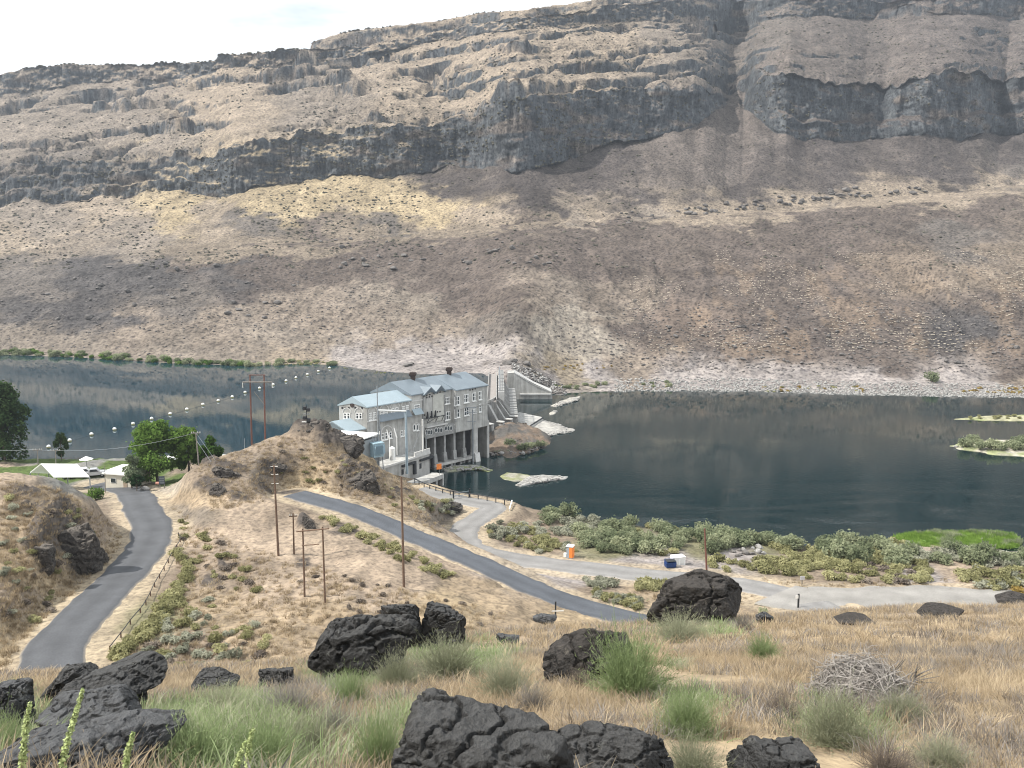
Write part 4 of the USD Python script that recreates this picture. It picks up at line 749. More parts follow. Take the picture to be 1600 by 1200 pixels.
MB().tube(c + [0, 0, -1], [c[0], c[1], z_seen(c, 655)], .28, .2).build("shaft", M_CONC_L, pp); MB().tube(c + [-.1, -.2, 5.5], c + [-2.3, -1.0, -.1], .05).build("brace", M_STEEL, pp)
pp = thing("service_pole", label="thin grey pole right of the pale pole on the service block", category="pole"); MB().tube(d + [0, 0, -.5], [d[0], d[1], z_seen(d, 675)], .14, .1).build("shaft", M_STEEL, pp)
c = fw(fp(738, 690, 3)[0], 0, 3.2); pp = thing("power_pole", label="grey pole with three crossarms at the far corner of the powerhouse", category="pole")
MB().tube(c + [0, 0, -2], c + [0, 0, z_seen(c, 640)], .2, .15).build("shaft", M_STEEL, pp)
for py, w in ((637, 1.9), (645, 1.9), (659, 1.4)): MB().tube(c + [-w, 0, z_seen(c, py)], c + [w * .6, 0, z_seen(c, py) + .1], .1).build("crossarm", M_STEEL, pp)

# ---------------------------------------------------------------- spillway dam
M_DECK = look("gravelled_deck", (.27, .25, .235), .9, .1, 1.0)
M_DAM = stained("dam_concrete", (.33, .325, .315), .25); M_DAML = look("dam_concrete_light", (.44, .435, .42), .9, .15, .5)
dm = thing("spillway_dam", label="grey concrete gated spillway dam with rows of sloping buttresses", category="dam")
e0, e1 = at(769, 624, z=10.3), at(770.5, 584.3, z=10.3); ed = unit((e1 - e0) * [1, 1, 0]); en = np.array([ed[1], -ed[0], 0]); Le = np.linalg.norm((e1 - e0)[:2])
def dp(s, o, z): return e0 * [1, 1, 0] + ed * s + en * o + [0, 0, z]
MB().prism([dp(-4, -1.7, -4), dp(-4, -1.7, 10.2), dp(-4, 1.5, 10.2), dp(-4, 1.5, -4)], 0, vec=ed * (Le + 4)).build("dam_body", M_DAM, dm)
MB().prism([dp(-4, -1.45, 10.2), dp(-4, -1.45, 10.28), dp(-4, 1.25, 10.28), dp(-4, 1.25, 10.2)], 0, vec=ed * (Le + 4)).build("deck", M_DECK, dm)
for o in (-1.7, 1.25): MB().prism([dp(-4, o, 10.205), dp(-4, o, 11.1), dp(-4, o + .25, 11.1), dp(-4, o + .25, 10.205)], 0, vec=ed * (Le + 4)).build("parapet", M_DAM, dm)
NB = 16
def buttress(o0, ax, nx, k, big=1.0):
    P = lambda x, z: o0 + nx * x + [0, 0, z]
    L = 1.0 * big
    MB().prism([P(0, -3), P(0, 10.1), P(.9 * L, 9.6), P(3.1 * L, 4.6), P(4.5 * L, 4.6), P(4.9 * L, -3)], 0, vec=ax * 1.1).build("buttress", M_DAM, dm)
    MB().prism([P(3.0 * L, 4.605), P(3.0 * L, 4.9), P(4.6 * L, 4.9), P(4.6 * L, 4.605)], 0, vec=ax * 1.5).build("buttress_cap", M_DAML, dm)
def gate(o0, ax, nx, w):
    P = lambda x, z: o0 + nx * x + [0, 0, z]
    MB().prism([P(.2, -3), P(.2, 9.3), P(.5, 9.3), P(1.6, 3.0), P(1.9, -3)], 0, vec=ax * w).build("gate", M_STEEL, dm)
sp0 = 4.0; dsp = (Le - sp0) / NB
for i in range(NB):
    s = sp0 + i * dsp; o = dp(s, 1.52, 0); buttress(o, ed, en, i, 1.5); gate(dp(s + 1.11, 1.52, 0), ed, en, dsp - 1.13)
    h = dp(s + .1, 2.3, 10.3); m = MB()
    m.prism([dp(s, 1.9, 10.12), dp(s, 1.9, 12.2), dp(s, 4.0, 12.2), dp(s, 4.0, 8.8)], 0, vec=ed * .9); m.build("hoist_pier", M_DAML, dm)
    MB().tube(dp(s + .45, 2.5, 11.9), dp(s + .45, 2.5, 13.3), .16).tube(dp(s + .45, 2.5, 13.2), dp(s + dsp + .4, 2.5, 13.2), .09).build("hoist_post", M_STEEL, dm)
# curved end bays towards the powerhouse
o = dp(sp0 - 1.2, 1.0, 0); ang0 = math.atan2(ed[1], ed[0])
cpos = o.copy()
for i in range(5):
    an = ang0 + math.pi - .20 * (i + .8); ax = np.array([math.cos(an), math.sin(an), 0]); nx = np.array([-ax[1], ax[0], 0]); sw = 3.7
    MB().prism([cpos + [0, 0, -3], cpos + [0, 0, 10.1], cpos - nx * 1.4 + [0, 0, 10.1], cpos - nx * 1.4 + [0, 0, -3]], 0, vec=ax * sw).build("dam_body", M_DAM, dm)
    buttress(cpos + ax * 1.3, ax, nx, i, 1.7 - .12 * i); gate(cpos + ax * .05, ax, nx, 1.2); gate(cpos + ax * 2.45, ax, nx, 1.2)
    MB().prism([cpos + [0, 0, 10.11], cpos + [0, 0, 11.0], cpos + nx * .5 + [0, 0, 11.0], cpos + nx * .5 + [0, 0, 10.11]], 0, vec=ax * (sw - .05)).build("parapet", M_DAM, dm)
    cpos = cpos + ax * sw
# training wall at the far bank
y0 = at(812, 618.8, z=0)[1] - 7
wl = [at(793, 582.8, Y=y0), at(803, 582.8, Y=y0), at(835, 602, Y=y0), at(862, 613.5, Y=y0), at(863, 618.5, Y=y0), at(863, 625, Y=y0), at(790, 625, Y=y0)]
tw = thing("training_wall", label="grey triangular concrete training wall at the far end of the spillway", category="wall")
MB().prism(wl, 0, vec=(0, 7, 0)).build("wall", M_CONC, tw)
MB().prism([wl[1] + [0, -.2, 0], wl[2] + [0, -.2, 0], wl[3] + [0, -.2, 0], wl[3] + [0, -.2, .35], wl[2] + [0, -.2, .35], wl[1] + [0, -.2, .35]], 0, vec=(0, 7.5, 0)).build("coping", M_CONC_L, tw)
MB().prism([at(812, 617, Y=y0) + [0, -.7, 0], at(861, 617, Y=y0) + [0, -.7, 0], at(861, 617, Y=y0) + [0, .3, 0], at(812, 617, Y=y0) + [0, .3, 0]], 0, vec=(0, 0, .6)).build("footing", M_CONC_L, tw)
fl = [at(752, 633, z=8.2), at(779, 628, z=8.2)]
# flat concrete apron at the foot of the spillway
apn = [at(x, y, z=.9) for x, y in ((800, 653), (811, 644), (846, 651.5), (848.5, 654.5), (827, 667.5), (802, 661))]
MB().prism(apn, 0, vec=(0, 0, -2)).build("spillway_apron", M_CONC, None, label="flat pale concrete apron at the foot of the spillway buttresses", category="concrete slab")
a_, b_ = at(826, 667, z=1.0), at(848, 653, z=1.0); thing_mesh("timber_boom", MB().tube(a_, b_, .28).mesh(), M_BLACK, "dark straight beam lying along the apron edge", "beam")
rt = [at(760, 651, z=4.2), at(796, 645, z=3.6)]
MB().prism([at(757, 656, z=4.6), at(789, 645, z=4.6), at(789, 649, z=3.2), at(757, 661, z=3.2)], 0, vec=(-.4, 2.2, 0)).build("retaining_wall", M_CONC_D, None, label="low stained wall between the powerhouse corner and spillway", category="wall")

# ---------------------------------------------------------------- banks, islets and bars
M_BAR = ground_look("pale_gravel_look", .3, 1.2, .1, .4)
def mound(name, px_outline, h, tint, tint2, label, cat=None, z0=-.6, p=.5, rough=.5, kind="structure", nr=16):
    o = np.array([at(x, y, z=0) for x, y in px_outline])[:, :2]; n = 96; d = np.r_[0, np.cumsum(np.linalg.norm(np.diff(np.vstack([o, o[:1]]), axis=0), axis=1))]
    oo = np.vstack([o, o[:1]]); u = np.linspace(0, d[-1], n, endpoint=False); ring = np.stack([np.interp(u, d, oo[:, 0]), np.interp(u, d, oo[:, 1])], 1); c = ring.mean(0)
    rr = np.linspace(1.06, 0, nr); P = c + (ring[None] - c) * rr[:, None, None]
    Z = np.where(rr < 1, h * np.maximum(1 - rr, 0) ** p, z0)[:, None] + 0 * P[..., 0]
    q = np.concatenate([P, Z[..., None]], -1); nz = fbm(q / 1.6, 4, 151) - .5; Z = Z + nz * rough * 2 * (rr < 1)[:, None]
    edge = (fbm(q / 4.0, 3, 157) - .5); P = P + (P - c) * (edge * .25)[..., None]
    cc = np.array(tint) * (.6 + .8 * fbm(q / 2.2, 4, 153))[..., None]; mx = sstep(.42, .6, fbm(q / 3.5, 3, 155))[..., None]; cc = cc * (1 - mx) + np.array(tint2) * mx
    f = grid_faces(nr, n); i = np.arange(nr) * n; a, b = i[:-1] + n - 1, i[:-1]; f = np.vstack([f, np.stack([a, b, b + n], 1), np.stack([a, b + n, a + n], 1)])
    return obj(name, (np.concatenate([P, Z[..., None]], -1).reshape(-1, 3), f), M_BAR, smooth=True, col=cc.reshape(-1, 3), kind=kind, label=label, category=cat), c
PALEROCK = (.27, .26, .245)
mound("islet", [(752, 708), (770, 712), (795, 714), (830, 707), (850, 696), (862, 687), (856, 679), (835, 672), (812, 664), (795, 650), (772, 648), (755, 655), (748, 680)], 4.2, (.17, .13, .10), (.10, .095, .09), "brown earth bank between the powerhouse bays and the apron", p=.6, rough=1.0)
mound("rock_shelf", [(826, 670), (846, 656), (872, 662), (884, 668), (880, 672), (896, 671), (893, 676), (872, 678), (850, 683), (832, 678)], .7, PALEROCK, (.36, .35, .33), "pale flat rock shelf beyond the end of the concrete apron", p=.35, rough=.22)
mound("rock_shelf", [(862, 634), (874, 628), (890, 622), (906, 620), (903, 626), (885, 631), (870, 636)], .6, PALEROCK, (.40, .38, .34), "broken pale rocks awash off the training wall", p=.35, rough=.35)
mound("rock_shelf", [(858, 646), (866, 641), (872, 643), (866, 648), (859, 649)], .5, PALEROCK, (.40, .38, .34), "small pale rock awash beside the apron", p=.4, rough=.3)
mound("gravel_bar", [(690, 733), (705, 728), (725, 727), (745, 727), (760, 731), (772, 735), (766, 738), (745, 734), (720, 736), (700, 738)], .55, PALEROCK, (.22, .24, .13), "low pale bar with green weed before the bays", p=.35, rough=.25)
mound("gravel_bar", [(806, 758), (815, 752), (828, 744), (850, 742.5), (888, 745), (884, 749), (860, 752), (835, 756), (815, 760)], .55, PALEROCK, (.33, .325, .315), "bright pale gravel bar in midstream", p=.3, rough=.2)
mound("gravel_bar", [(780, 744), (792, 738), (812, 740), (830, 743), (822, 751), (805, 753), (788, 750)], .3, (.20, .21, .12), (.30, .29, .24), "green weedy bar left of the bright gravel bar", p=.4, rough=.2)
mound("gravel_bar", [(1484, 697), (1500, 692), (1540, 690), (1620, 685), (1700, 690), (1700, 716), (1620, 716), (1550, 710), (1510, 703)], .9, (.42, .39, .33), (.24, .26, .14), "gravel islet with grey-green willows at the right edge", p=.35, rough=.25)
mound("gravel_bar", [(1495, 655), (1530, 651), (1620, 648), (1720, 650), (1720, 658), (1620, 658), (1540, 657.5)], .6, (.34, .33, .22), (.26, .28, .14), "thin grassy strip in the river at the right edge", p=.35, rough=.2)
mound("reed_bed", [(1395, 842), (1420, 834), (1470, 831), (1540, 831), (1580, 836), (1596, 846), (1590, 856), (1540, 860), (1450, 858), (1405, 852)], .35, (.14, .22, .06), (.12, .19, .05), "bright green weed bed in the shallows", p=.3, rough=.12)

# ---------------------------------------------------------------- plants
def leaf_cloud(rng, centres, radii, n, size, flat=.8, shell=.55):
    """n small leaf faces through ellipsoidal clumps; denser towards each clump's skin."""
    k = rng.integers(0, len(centres), n); d = rng.normal(size=(n, 3)); d /= np.linalg.norm(d, axis=1, keepdims=True)
    r = shell + (1 - shell) * rng.random(n) ** .6; r = r * (0.85 + .3 * rng.random(n) + .35 * (rng.random(n) > .93) * rng.random(n))
    c = centres[k] + d * radii[k] * r[:, None]; c = c[c[:, 2] > .02]; d = d[:len(c)]; n = len(c)
    nn = rng.normal(size=(n, 3)) * flat + d + [0, 0, .5]; nn /= np.linalg.norm(nn, axis=1, keepdims=True)
    u = np.cross(nn, rng.normal(size=(n, 3))); u /= np.linalg.norm(u, axis=1, keepdims=True); w = np.cross(nn, u)
    s = size * (.6 + .8 * rng.random(n))[:, None]
    v = np.stack([c - u * s, c + w * s * .55, c + u * s, c - w * s * .55], 1).reshape(-1, 3); i = np.arange(n) * 4
    return v, np.vstack([np.stack([i, i + 1, i + 2], 1), np.stack([i, i + 2, i + 3], 1)])
def blades(rng, n, r0, h, lean, w, seg=3, droop=.3, hub=0.0, hvar=.5):
    """Thin tapering stems rising and leaning out from a base of radius r0."""
    a = rng.random(n) * 2 * np.pi; r = r0 * np.sqrt(rng.random(n)); base = np.stack([r * np.cos(a), r * np.sin(a), np.full(n, -.03)], 1)
    b = a + rng.normal(size=n) * .7; L = h * (1 - hvar + hvar * rng.random(n)); out = lean * (rng.random(n) ** .7) * (r / max(r0, 1e-6) * .6 + .5)
    t = np.linspace(0, 1, seg + 1); dirh = np.stack([np.cos(b), np.sin(b), 0 * b], 1); side = np.stack([-np.sin(b + rng.normal(size=n)), np.cos(b), 0 * b], 1)
    pts = base[:, None] + dirh[:, None] * (L * out)[:, None, None] * (t ** 1.5)[None, :, None] + np.array([0, 0, 1.0]) * (L[:, None] * (t - droop * out[:, None] * t ** 2.5))[..., None]
    ww = w * (1 - .85 * t)[None, :, None] * (.6 + .8 * rng.random(n))[:, None, None]
    l, rr = pts - side[:, None] * ww, pts + side[:, None] * ww
    v = np.stack([l, rr], 2).reshape(n, -1, 3); m = 2 * (seg + 1); f = []
    for s in range(seg): f += [[2 * s, 2 * s + 1, 2 * s + 3], [2 * s, 2 * s + 3, 2 * s + 2]]
    f = (np.array(f)[None] + (np.arange(n) * m)[:, None, None]).reshape(-1, 3)
    return v.reshape(-1, 3), f
def join(*ms):
    v, f, o = [], [], 0
    for a, b in ms: v.append(a); f.append(b + o); o += len(a)
    return np.vstack(v), np.vstack(f)
L_SAGE = leaf_look("sage_leaf", (.23, .235, .175), (.48, .48, .38), .38)
L_RABBIT = leaf_look("yellow_green_leaf", (.22, .215, .105), (.47, .45, .25), .42)
L_WILLOW = leaf_look("willow_leaf", (.175, .205, .12), (.41, .43, .28), .45)
L_GREEN = leaf_look("green_leaf", (.05, .10, .022), (.17, .27, .06), .35)
L_DARK = leaf_look("dark_leaf", (.025, .05, .022), (.09, .135, .05), .25)
L_BRIGHT = leaf_look("bright_leaf", (.14, .24, .04), (.32, .45, .11), .45)
L_GOLD = leaf_look("golden_leaf", (.22, .15, .04), (.42, .31, .10), .25)
L_BROWN = leaf_look("dry_twig", (.12, .10, .085), (.27, .23, .19), .1)
L_STRAW = leaf_look("straw", (.24, .185, .12), (.56, .46, .32), .3, 1.2)
L_FEATHER = leaf_look("feathery_green_stem", (.15, .20, .09), (.34, .41, .21), .35, 1.5)
L_GREYGR = leaf_look("grey_green_stem", (.19, .20, .13), (.42, .42, .30), .3, 1.5)
L_GREYTW = leaf_look("grey_twig", (.13, .12, .11), (.33, .305, .28), .1, 2.0)
BARK = look("bark", (.10, .08, .065), .9, .25, 6.0, .4)
def bush_kind(name, mat, rng, w, h, n, size, lumps=7, stem=True):
    k = proto(name); a = rng.random(lumps) * 6.28; r = w * .5 * np.sqrt(rng.random(lumps)) * .75
    c = np.stack([r * np.cos(a), r * np.sin(a), h * (.38 + .25 * rng.random(lumps))], 1); rad = np.stack([w * (.20 + .14 * rng.random(lumps)), w * (.20 + .14 * rng.random(lumps)), h * (.30 + .16 * rng.random(lumps))], 1)
    obj("foliage", leaf_cloud(rng, c, rad, n, size), mat, k)
    if stem:
        m = MB()
        for i in range(min(lumps, 5)): m.tube((0, 0, -.1), c[i], .04 * w ** .5, .012, n=5)
        obj("stem", m.mesh(), BARK, k)
    return k
r_ = np.random.default_rng(11)
K_SAGE = [bush_kind("sagebrush", L_SAGE, r_, 2.0, 1.15, 520, .15) for _ in range(3)]
K_RABBIT = [bush_kind("rabbitbrush", L_RABBIT, r_, 1.9, 1.1, 520, .14) for _ in range(3)]
K_WILLOW = [bush_kind("willow_bush", L_WILLOW, r_, 3.2, 2.4, 900, .20, 10) for _ in range(3)]
K_GREENB = [bush_kind("green_bush", L_GREEN, r_, 3.0, 2.2, 800, .20, 9) for _ in range(2)]
K_GOLD = [bush_kind("golden_bush", L_GOLD, r_, 2.0, 1.2, 460, .15) for _ in range(2)]
K_BROWN = [bush_kind("dry_bush", L_BROWN, r_, 1.8, 1.0, 420, .13) for _ in range(2)]
K_DARKB = [bush_kind("dark_willow", L_WILLOW, r_, 4.0, 3.0, 900, .28, 10) for _ in range(2)]
def plant(name, kinds, p, s, label, cat, group=None, rng=RNG):
    return copy(name, kinds[int(rng.integers(len(kinds)))], p, rng.random() * 6.28, (s * (.75 + .55 * rng.random()), s * (.75 + .55 * rng.random()), s * (.65 + .5 * rng.random())), label=label, category=cat, group=group)
_rd = cKDTree(np.vstack([ROADS[k][0][:, :2] for k in ROADS]))
def off_road(p, m): return _rd.query(p[:2])[0] > m
BUILT = []   # footprints to keep clear: (x, y, r)
def clear(p, m=0): return all(math.hypot(p[0] - x, p[1] - y) > r + m for x, y, r in BUILT)
for x, y in ((890, 872), (1047, 880), (1062, 876), (1246, 945), (868, 958)):
    q = on_ground(x, y, 60); BUILT.append((q[0], q[1], 2.2))
q = on_ground(1172, 864, 100); BUILT.append((q[0], q[1], 5.5)); q = on_ground(1195, 862, 100); BUILT.append((q[0], q[1], 3.5))

# riverside thicket: rows of (polygon of pixels, kinds, count, size range, name, label, group)
from shapely.geometry import Polygon, Point
def fill(poly, n, rng, ymin=60, mind=.9, road=3.9, tries=40):
    P = Polygon(poly); x0, y0, x1, y1 = P.bounds; out = []
    for _ in range(n * tries):
        if len(out) >= n: break
        x, y = rng.uniform(x0, x1), rng.uniform(y0, y1)
        if not P.contains(Point(x, y)): continue
        p = on_ground(x, y, ymin)
        if p[2] < .05 and p[1] > 120 or not off_road(p, road) or not clear(p): continue
        if any(math.hypot(p[0] - q[0], p[1] - q[1]) < mind for q in out[-80:]): continue
        out.append(p)
    return out
rg = np.random.default_rng(23)
ZONES = [
    ([(830, 812), (900, 806), (930, 812), (930, 838), (840, 842), (800, 835)], K_WILLOW + K_SAGE, 16, (.8, 1.25), 2.0, "willow_bush", "grey-green willow bush where the gravel road bends by the water", "willow bush", "willow bushes at the bend of the gravel road"),
    ([(775, 815), (860, 838), (900, 862), (850, 866), (790, 850), (760, 835)], K_SAGE + K_RABBIT, 30, (.7, 1.15), 1.2, "sagebrush", "olive sagebrush at the inside of the gravel road's bend", "sagebrush", "sagebrush inside the bend of the gravel road"),
    ([(930, 812), (1010, 822), (1080, 832), (1130, 842), (1110, 862), (1030, 868), (930, 866), (900, 850)], K_WILLOW + K_WILLOW + K_RABBIT, 44, (.6, 1.0), 1.7, "riverside_bush", "green riverside bush in the thicket between portable toilet and river", "riverside bush", "bushes in the thicket behind the portable toilet"),
    ([(1095, 838), (1150, 832), (1170, 850), (1150, 862), (1098, 872)], K_WILLOW, 10, (.9, 1.2), 2.2, "willow_bush", "pale grey-green willow just left of the white-rock clearing", "willow bush", "willows left of the white-rock clearing"),
    ([(1165, 838), (1215, 842), (1245, 858), (1235, 868), (1190, 852), (1170, 850)], K_WILLOW + K_RABBIT, 11, (.95, 1.3), 2.0, "willow_bush", "tall yellow-green willow behind the white rocks at the water's edge", "willow bush", "willows behind the white rocks"),
    ([(1110, 868), (1160, 880), (1240, 868), (1330, 870), (1350, 885), (1250, 905), (1180, 897), (1110, 890)], K_RABBIT, 40, (.8, 1.2), 1.3, "rabbitbrush", "yellow-green rabbitbrush below the white-rock clearing beside the gravel road", "rabbitbrush", "rabbitbrush below the white-rock clearing"),
    ([(1250, 858), (1330, 852), (1400, 850), (1430, 862), (1400, 885), (1330, 880), (1250, 872)], K_RABBIT + K_WILLOW[:1], 34, (.9, 1.35), 1.5, "riverside_bush", "olive bush along the shore left of the bright weed bed", "riverside bush", "olive bushes left of the weed bed"),
    ([(1400, 862), (1500, 862), (1600, 870), (1640, 885), (1600, 892), (1500, 882), (1420, 880)], K_SAGE + K_WILLOW[:1], 44, (.9, 1.3), 1.4, "sagebrush", "silvery sagebrush on the shore just below the bright weed bed", "sagebrush", "silvery sagebrush below the weed bed"),
    ([(1340, 885), (1420, 880), (1470, 890), (1440, 912), (1350, 912), (1290, 905)], K_RABBIT + K_BROWN[:1], 26, (.75, 1.15), 1.4, "rabbitbrush", "low rabbitbrush in the sandy ground above the gravel turnout", "rabbitbrush", "rabbitbrush above the gravel turnout"),
    ([(1500, 890), (1600, 892), (1660, 900), (1640, 930), (1540, 925), (1500, 908)], K_RABBIT + K_SAGE[:1], 26, (.9, 1.3), 1.4, "rabbitbrush", "yellow-green rabbitbrush at the right edge above the dry grass brow", "rabbitbrush", "rabbitbrush at the right edge"),
    ([(915, 908), (950, 906), (962, 920), (925, 925)], K_SAGE, 8, (.65, .95), .9, "sagebrush", "grey-green sagebrush in the clump on the gravel patch between two roads", "sagebrush", "clump on the gravel patch"),
    ([(995, 912), (1060, 904), (1080, 918), (1000, 926)], K_RABBIT, 12, (.7, 1.0), 1.0, "rabbitbrush", "rabbitbrush in the clump just left of the big dark boulder", "rabbitbrush", "clump beside the big dark boulder"),
    ([(930, 930), (1000, 938), (1005, 958), (940, 945)], K_RABBIT + K_SAGE, 12, (.6, .95), 1.0, "rabbitbrush", "rabbitbrush along the far verge near the lower end of the branch road", "rabbitbrush", "rabbitbrush at the lower end of the branch road"),
    ([(860, 925), (930, 935), (900, 938), (850, 915)], K_RABBIT, 8, (.5, .8), .9, "rabbitbrush", "small rabbitbrush on the verge beside the white-topped road post", "rabbitbrush", "rabbitbrush by the road post"),
    ([(690, 838), (760, 868), (850, 905), (845, 915), (750, 878), (690, 850)], K_RABBIT + K_SAGE, 26, (.5, .85), 1.0, "rabbitbrush", "rabbitbrush on the bank between the branch road and the gravel road", "rabbitbrush", "rabbitbrush between branch road and gravel road"),
    ([(500, 795), (560, 828), (660, 872), (720, 905), (700, 908), (620, 875), (530, 832), (500, 812)], K_RABBIT, 30, (.45, .8), .9, "rabbitbrush", "yellow-green rabbitbrush along the near verge of the branch road", "rabbitbrush", "rabbitbrush on the near verge of the branch road"),
    ([(540, 785), (640, 818), (700, 840), (690, 848), (620, 820), (540, 795)], K_RABBIT + K_SAGE, 24, (.5, .85), .9, "rabbitbrush", "rabbitbrush on the far verge of the branch road under the knoll", "rabbitbrush", "rabbitbrush on the far verge under the knoll"),
    ([(272, 862), (300, 880), (262, 940), (210, 1000), (170, 1030), (185, 1035), (240, 990), (300, 900)], K_RABBIT, 40, (.55, .95), .9, "rabbitbrush", "yellow-green rabbitbrush beside the low rail of the curving road", "rabbitbrush", "rabbitbrush along the rail of the curving road"),
    ([(250, 950), (340, 930), (420, 1000), (400, 1050), (280, 1050), (210, 1030)], K_RABBIT + K_SAGE + K_BROWN, 34, (.4, .8), 1.0, "rabbitbrush", "low scrub bush on the slope above the left foreground boulders", "scrub bush", "scrub on the slope above the left boulders"),
    ([(265, 800), (350, 840), (420, 930), (330, 930), (280, 860)], K_BROWN + K_RABBIT, 22, (.35, .7), 1.0, "scrub_bush", "dry scrub bush on the rough slope left of the twin-legged pole", "scrub bush", "scrub left of the twin-legged pole"),
    ([(430, 690), (560, 720), (690, 800), (600, 790), (430, 740)], K_BROWN + K_RABBIT, 26, (.3, .6), 1.0, "scrub_bush", "small dry scrub bush on the flank of the rocky knoll", "scrub bush", "scrub on the rocky knoll"),
    ([(640, 780), (730, 785), (715, 805), (660, 800)], K_SAGE + K_RABBIT, 12, (.5, .9), .9, "sagebrush", "sagebrush at the toe of the knoll beside the riverside road", "sagebrush", "sagebrush at the toe of the knoll"),
    ([(0, 770), (120, 790), (180, 850), (120, 900), (60, 980), (0, 980)], K_BROWN + K_RABBIT + K_SAGE, 30, (.35, .75), 1.0, "scrub_bush", "low scrub bush on the cut hillside left of the curving road", "scrub bush", "scrub on the cut hillside at the left"),
    ([(430, 880), (600, 900), (780, 940), (760, 985), (520, 960)], K_BROWN, 14, (.3, .5), 1.2, "scrub_bush", "tiny dry scrub bush on the bare slope around the tall pole", "scrub bush", "scrub on the bare slope around the tall pole"),
]
TONE = {}
for ks_, tn in ((K_SAGE, "silvery grey-green"), (K_RABBIT, "yellow-green"), (K_WILLOW, "leafy green"), (K_BROWN, "dry brown"), (K_GREENB, "fresh green"), (K_GOLD, "golden"), (K_DARKB, "broad green")):
    for k_ in ks_: TONE[k_.GetPath()] = tn
def strip_tone(l):
    for t in ("silvery ", "yellow-green ", "grey-green ", "olive ", "pale ", "tall ", "green ", "dry ", "low ", "small ", "tiny "):
        while l.startswith(t): l = l[len(t):]
    return l
for poly, kinds, n, (sa, sb), md, name, label, cat, grp in ZONES:
    px0, px1 = min(q[0] for q in poly), max(q[0] for q in poly)
    for p in fill(poly, int(n * 1.45), rg, mind=md * .85):
        th_ = (float(proj(p)[0]) - px0) / (px1 - px0); side = ", left part" if th_ < .36 else (", middle part" if th_ < .66 else ", right part")
        k_ = kinds[int(rg.integers(len(kinds)))]; u_ = rg.random(); sz = "small " if u_ < .3 else ("" if u_ < .75 else "large ")
        lb_ = sz + TONE[k_.GetPath()] + " " + strip_tone(label) + side
        if len(lb_.replace('-', ' ').split()) > 16: lb_ = TONE[k_.GetPath()] + " " + strip_tone(label) + side; sz = ""
        if len(lb_.replace('-', ' ').split()) > 16: lb_ = TONE[k_.GetPath()] + " " + strip_tone(label); side = ""
        plant(name, [k_], p + [0, 0, -.05], 1.2 * (sa + (sb - sa) * u_), lb_, cat, sz + TONE[k_.GetPath()] + " " + grp + side, rg)
for (x, y, kinds, s, label, cat) in [(1592, 928, K_GOLD, 1.0, "rusty golden bush at the far right above the dry grass", "golden bush"), (150, 780, K_GREENB, 1.0, "fresh green bush at the shoulder of the cut hillside by the junction", "green bush"), (1192, 962, K_WILLOW, .5, "grey-green shrub behind the big dark boulder by the road edge", "shrub")]:
    p = on_ground(x, y, 60); copy("single_bush", kinds[0], p, 0.4, s, label=label, category=cat)
# shrubs on the far shore
def far_bush(px, py, kinds, s, name, label, cat, grp): p = on_wall(px, py); plant(name, kinds, p + [0, 0, -.3], s, label, cat, grp, rg)
for i in range(74):
    px = rg.uniform(-60, 240); far_bush(px, np.interp(px, SHORE[:, 0], SHORE[:, 1]) - rg.uniform(1, 8), K_DARKB + K_GREENB, rg.uniform(.6, 1.05), "shore_willow", "green willow in the band along the far left shore of the reservoir", "willow", "willows along the far left shore")
for i in range(46):
    px = rg.uniform(236, 385); far_bush(px, np.interp(px, SHORE[:, 0], SHORE[:, 1]) - rg.uniform(1, 7), K_GREENB + K_DARKB[:1], rg.uniform(.6, 1.1), "shore_willow", "mid green willow on the far shore left of the marker-float line", "willow", "willows left of the float line's end")
for i in range(44):
    px = rg.uniform(380, 525); far_bush(px, np.interp(px, SHORE[:, 0], SHORE[:, 1]) - rg.uniform(1, 8), K_RABBIT + K_WILLOW, rg.uniform(.7, 1.2), "shore_bush", "yellow-green bush on the far shore where the float line ends", "shore bush", "bushes at the far end of the float line")
for i in range(26):
    px = rg.uniform(525, 625); far_bush(px, np.interp(px, SHORE[:, 0], SHORE[:, 1]) - rg.uniform(0, 3), K_RABBIT, rg.uniform(.5, .8), "shore_bush", "low yellow-green bush on the thin shore strip behind the powerhouse roof", "shore bush", "bushes behind the powerhouse roof")
for x0, x1, y0, y1, n, kinds, s0, s1, lab, grp in [(866, 945, 600, 608, 26, K_WILLOW + K_RABBIT, .5, .9, "green bush on the far bank beside the training wall", "bushes by the training wall"), (1000, 1048, 598, 606, 12, K_RABBIT + K_WILLOW, .5, .8, "yellow-green bush on the far cobble bank", "bushes on the cobble bank"), (1185, 1350, 604, 613, 44, K_GOLD + K_RABBIT, .55, .95, "dry golden bush at the waterline of the far cobble shore", "golden bushes on the far shore"), (1500, 1640, 606, 614, 36, K_GOLD + K_RABBIT[:1], .6, 1.1, "golden bush at the far right end of the cobble shore", "golden bushes at the right end"), (850, 960, 570, 578, 24, K_GOLD, .5, .8, "dry golden bush on the flat above the training wall", "golden bushes on the flat")]:
    for i in range(n): far_bush(rg.uniform(x0, x1), rg.uniform(y0, y1), kinds, rg.uniform(s0, s1), "shore_bush", lab, "shore bush", grp)
copy("round_bush", K_WILLOW[0], on_wall(1456, 597), 1.0, (1.9, 1.9, 1.8), label="lone round green bush standing on the far gravel bank", category="bush")
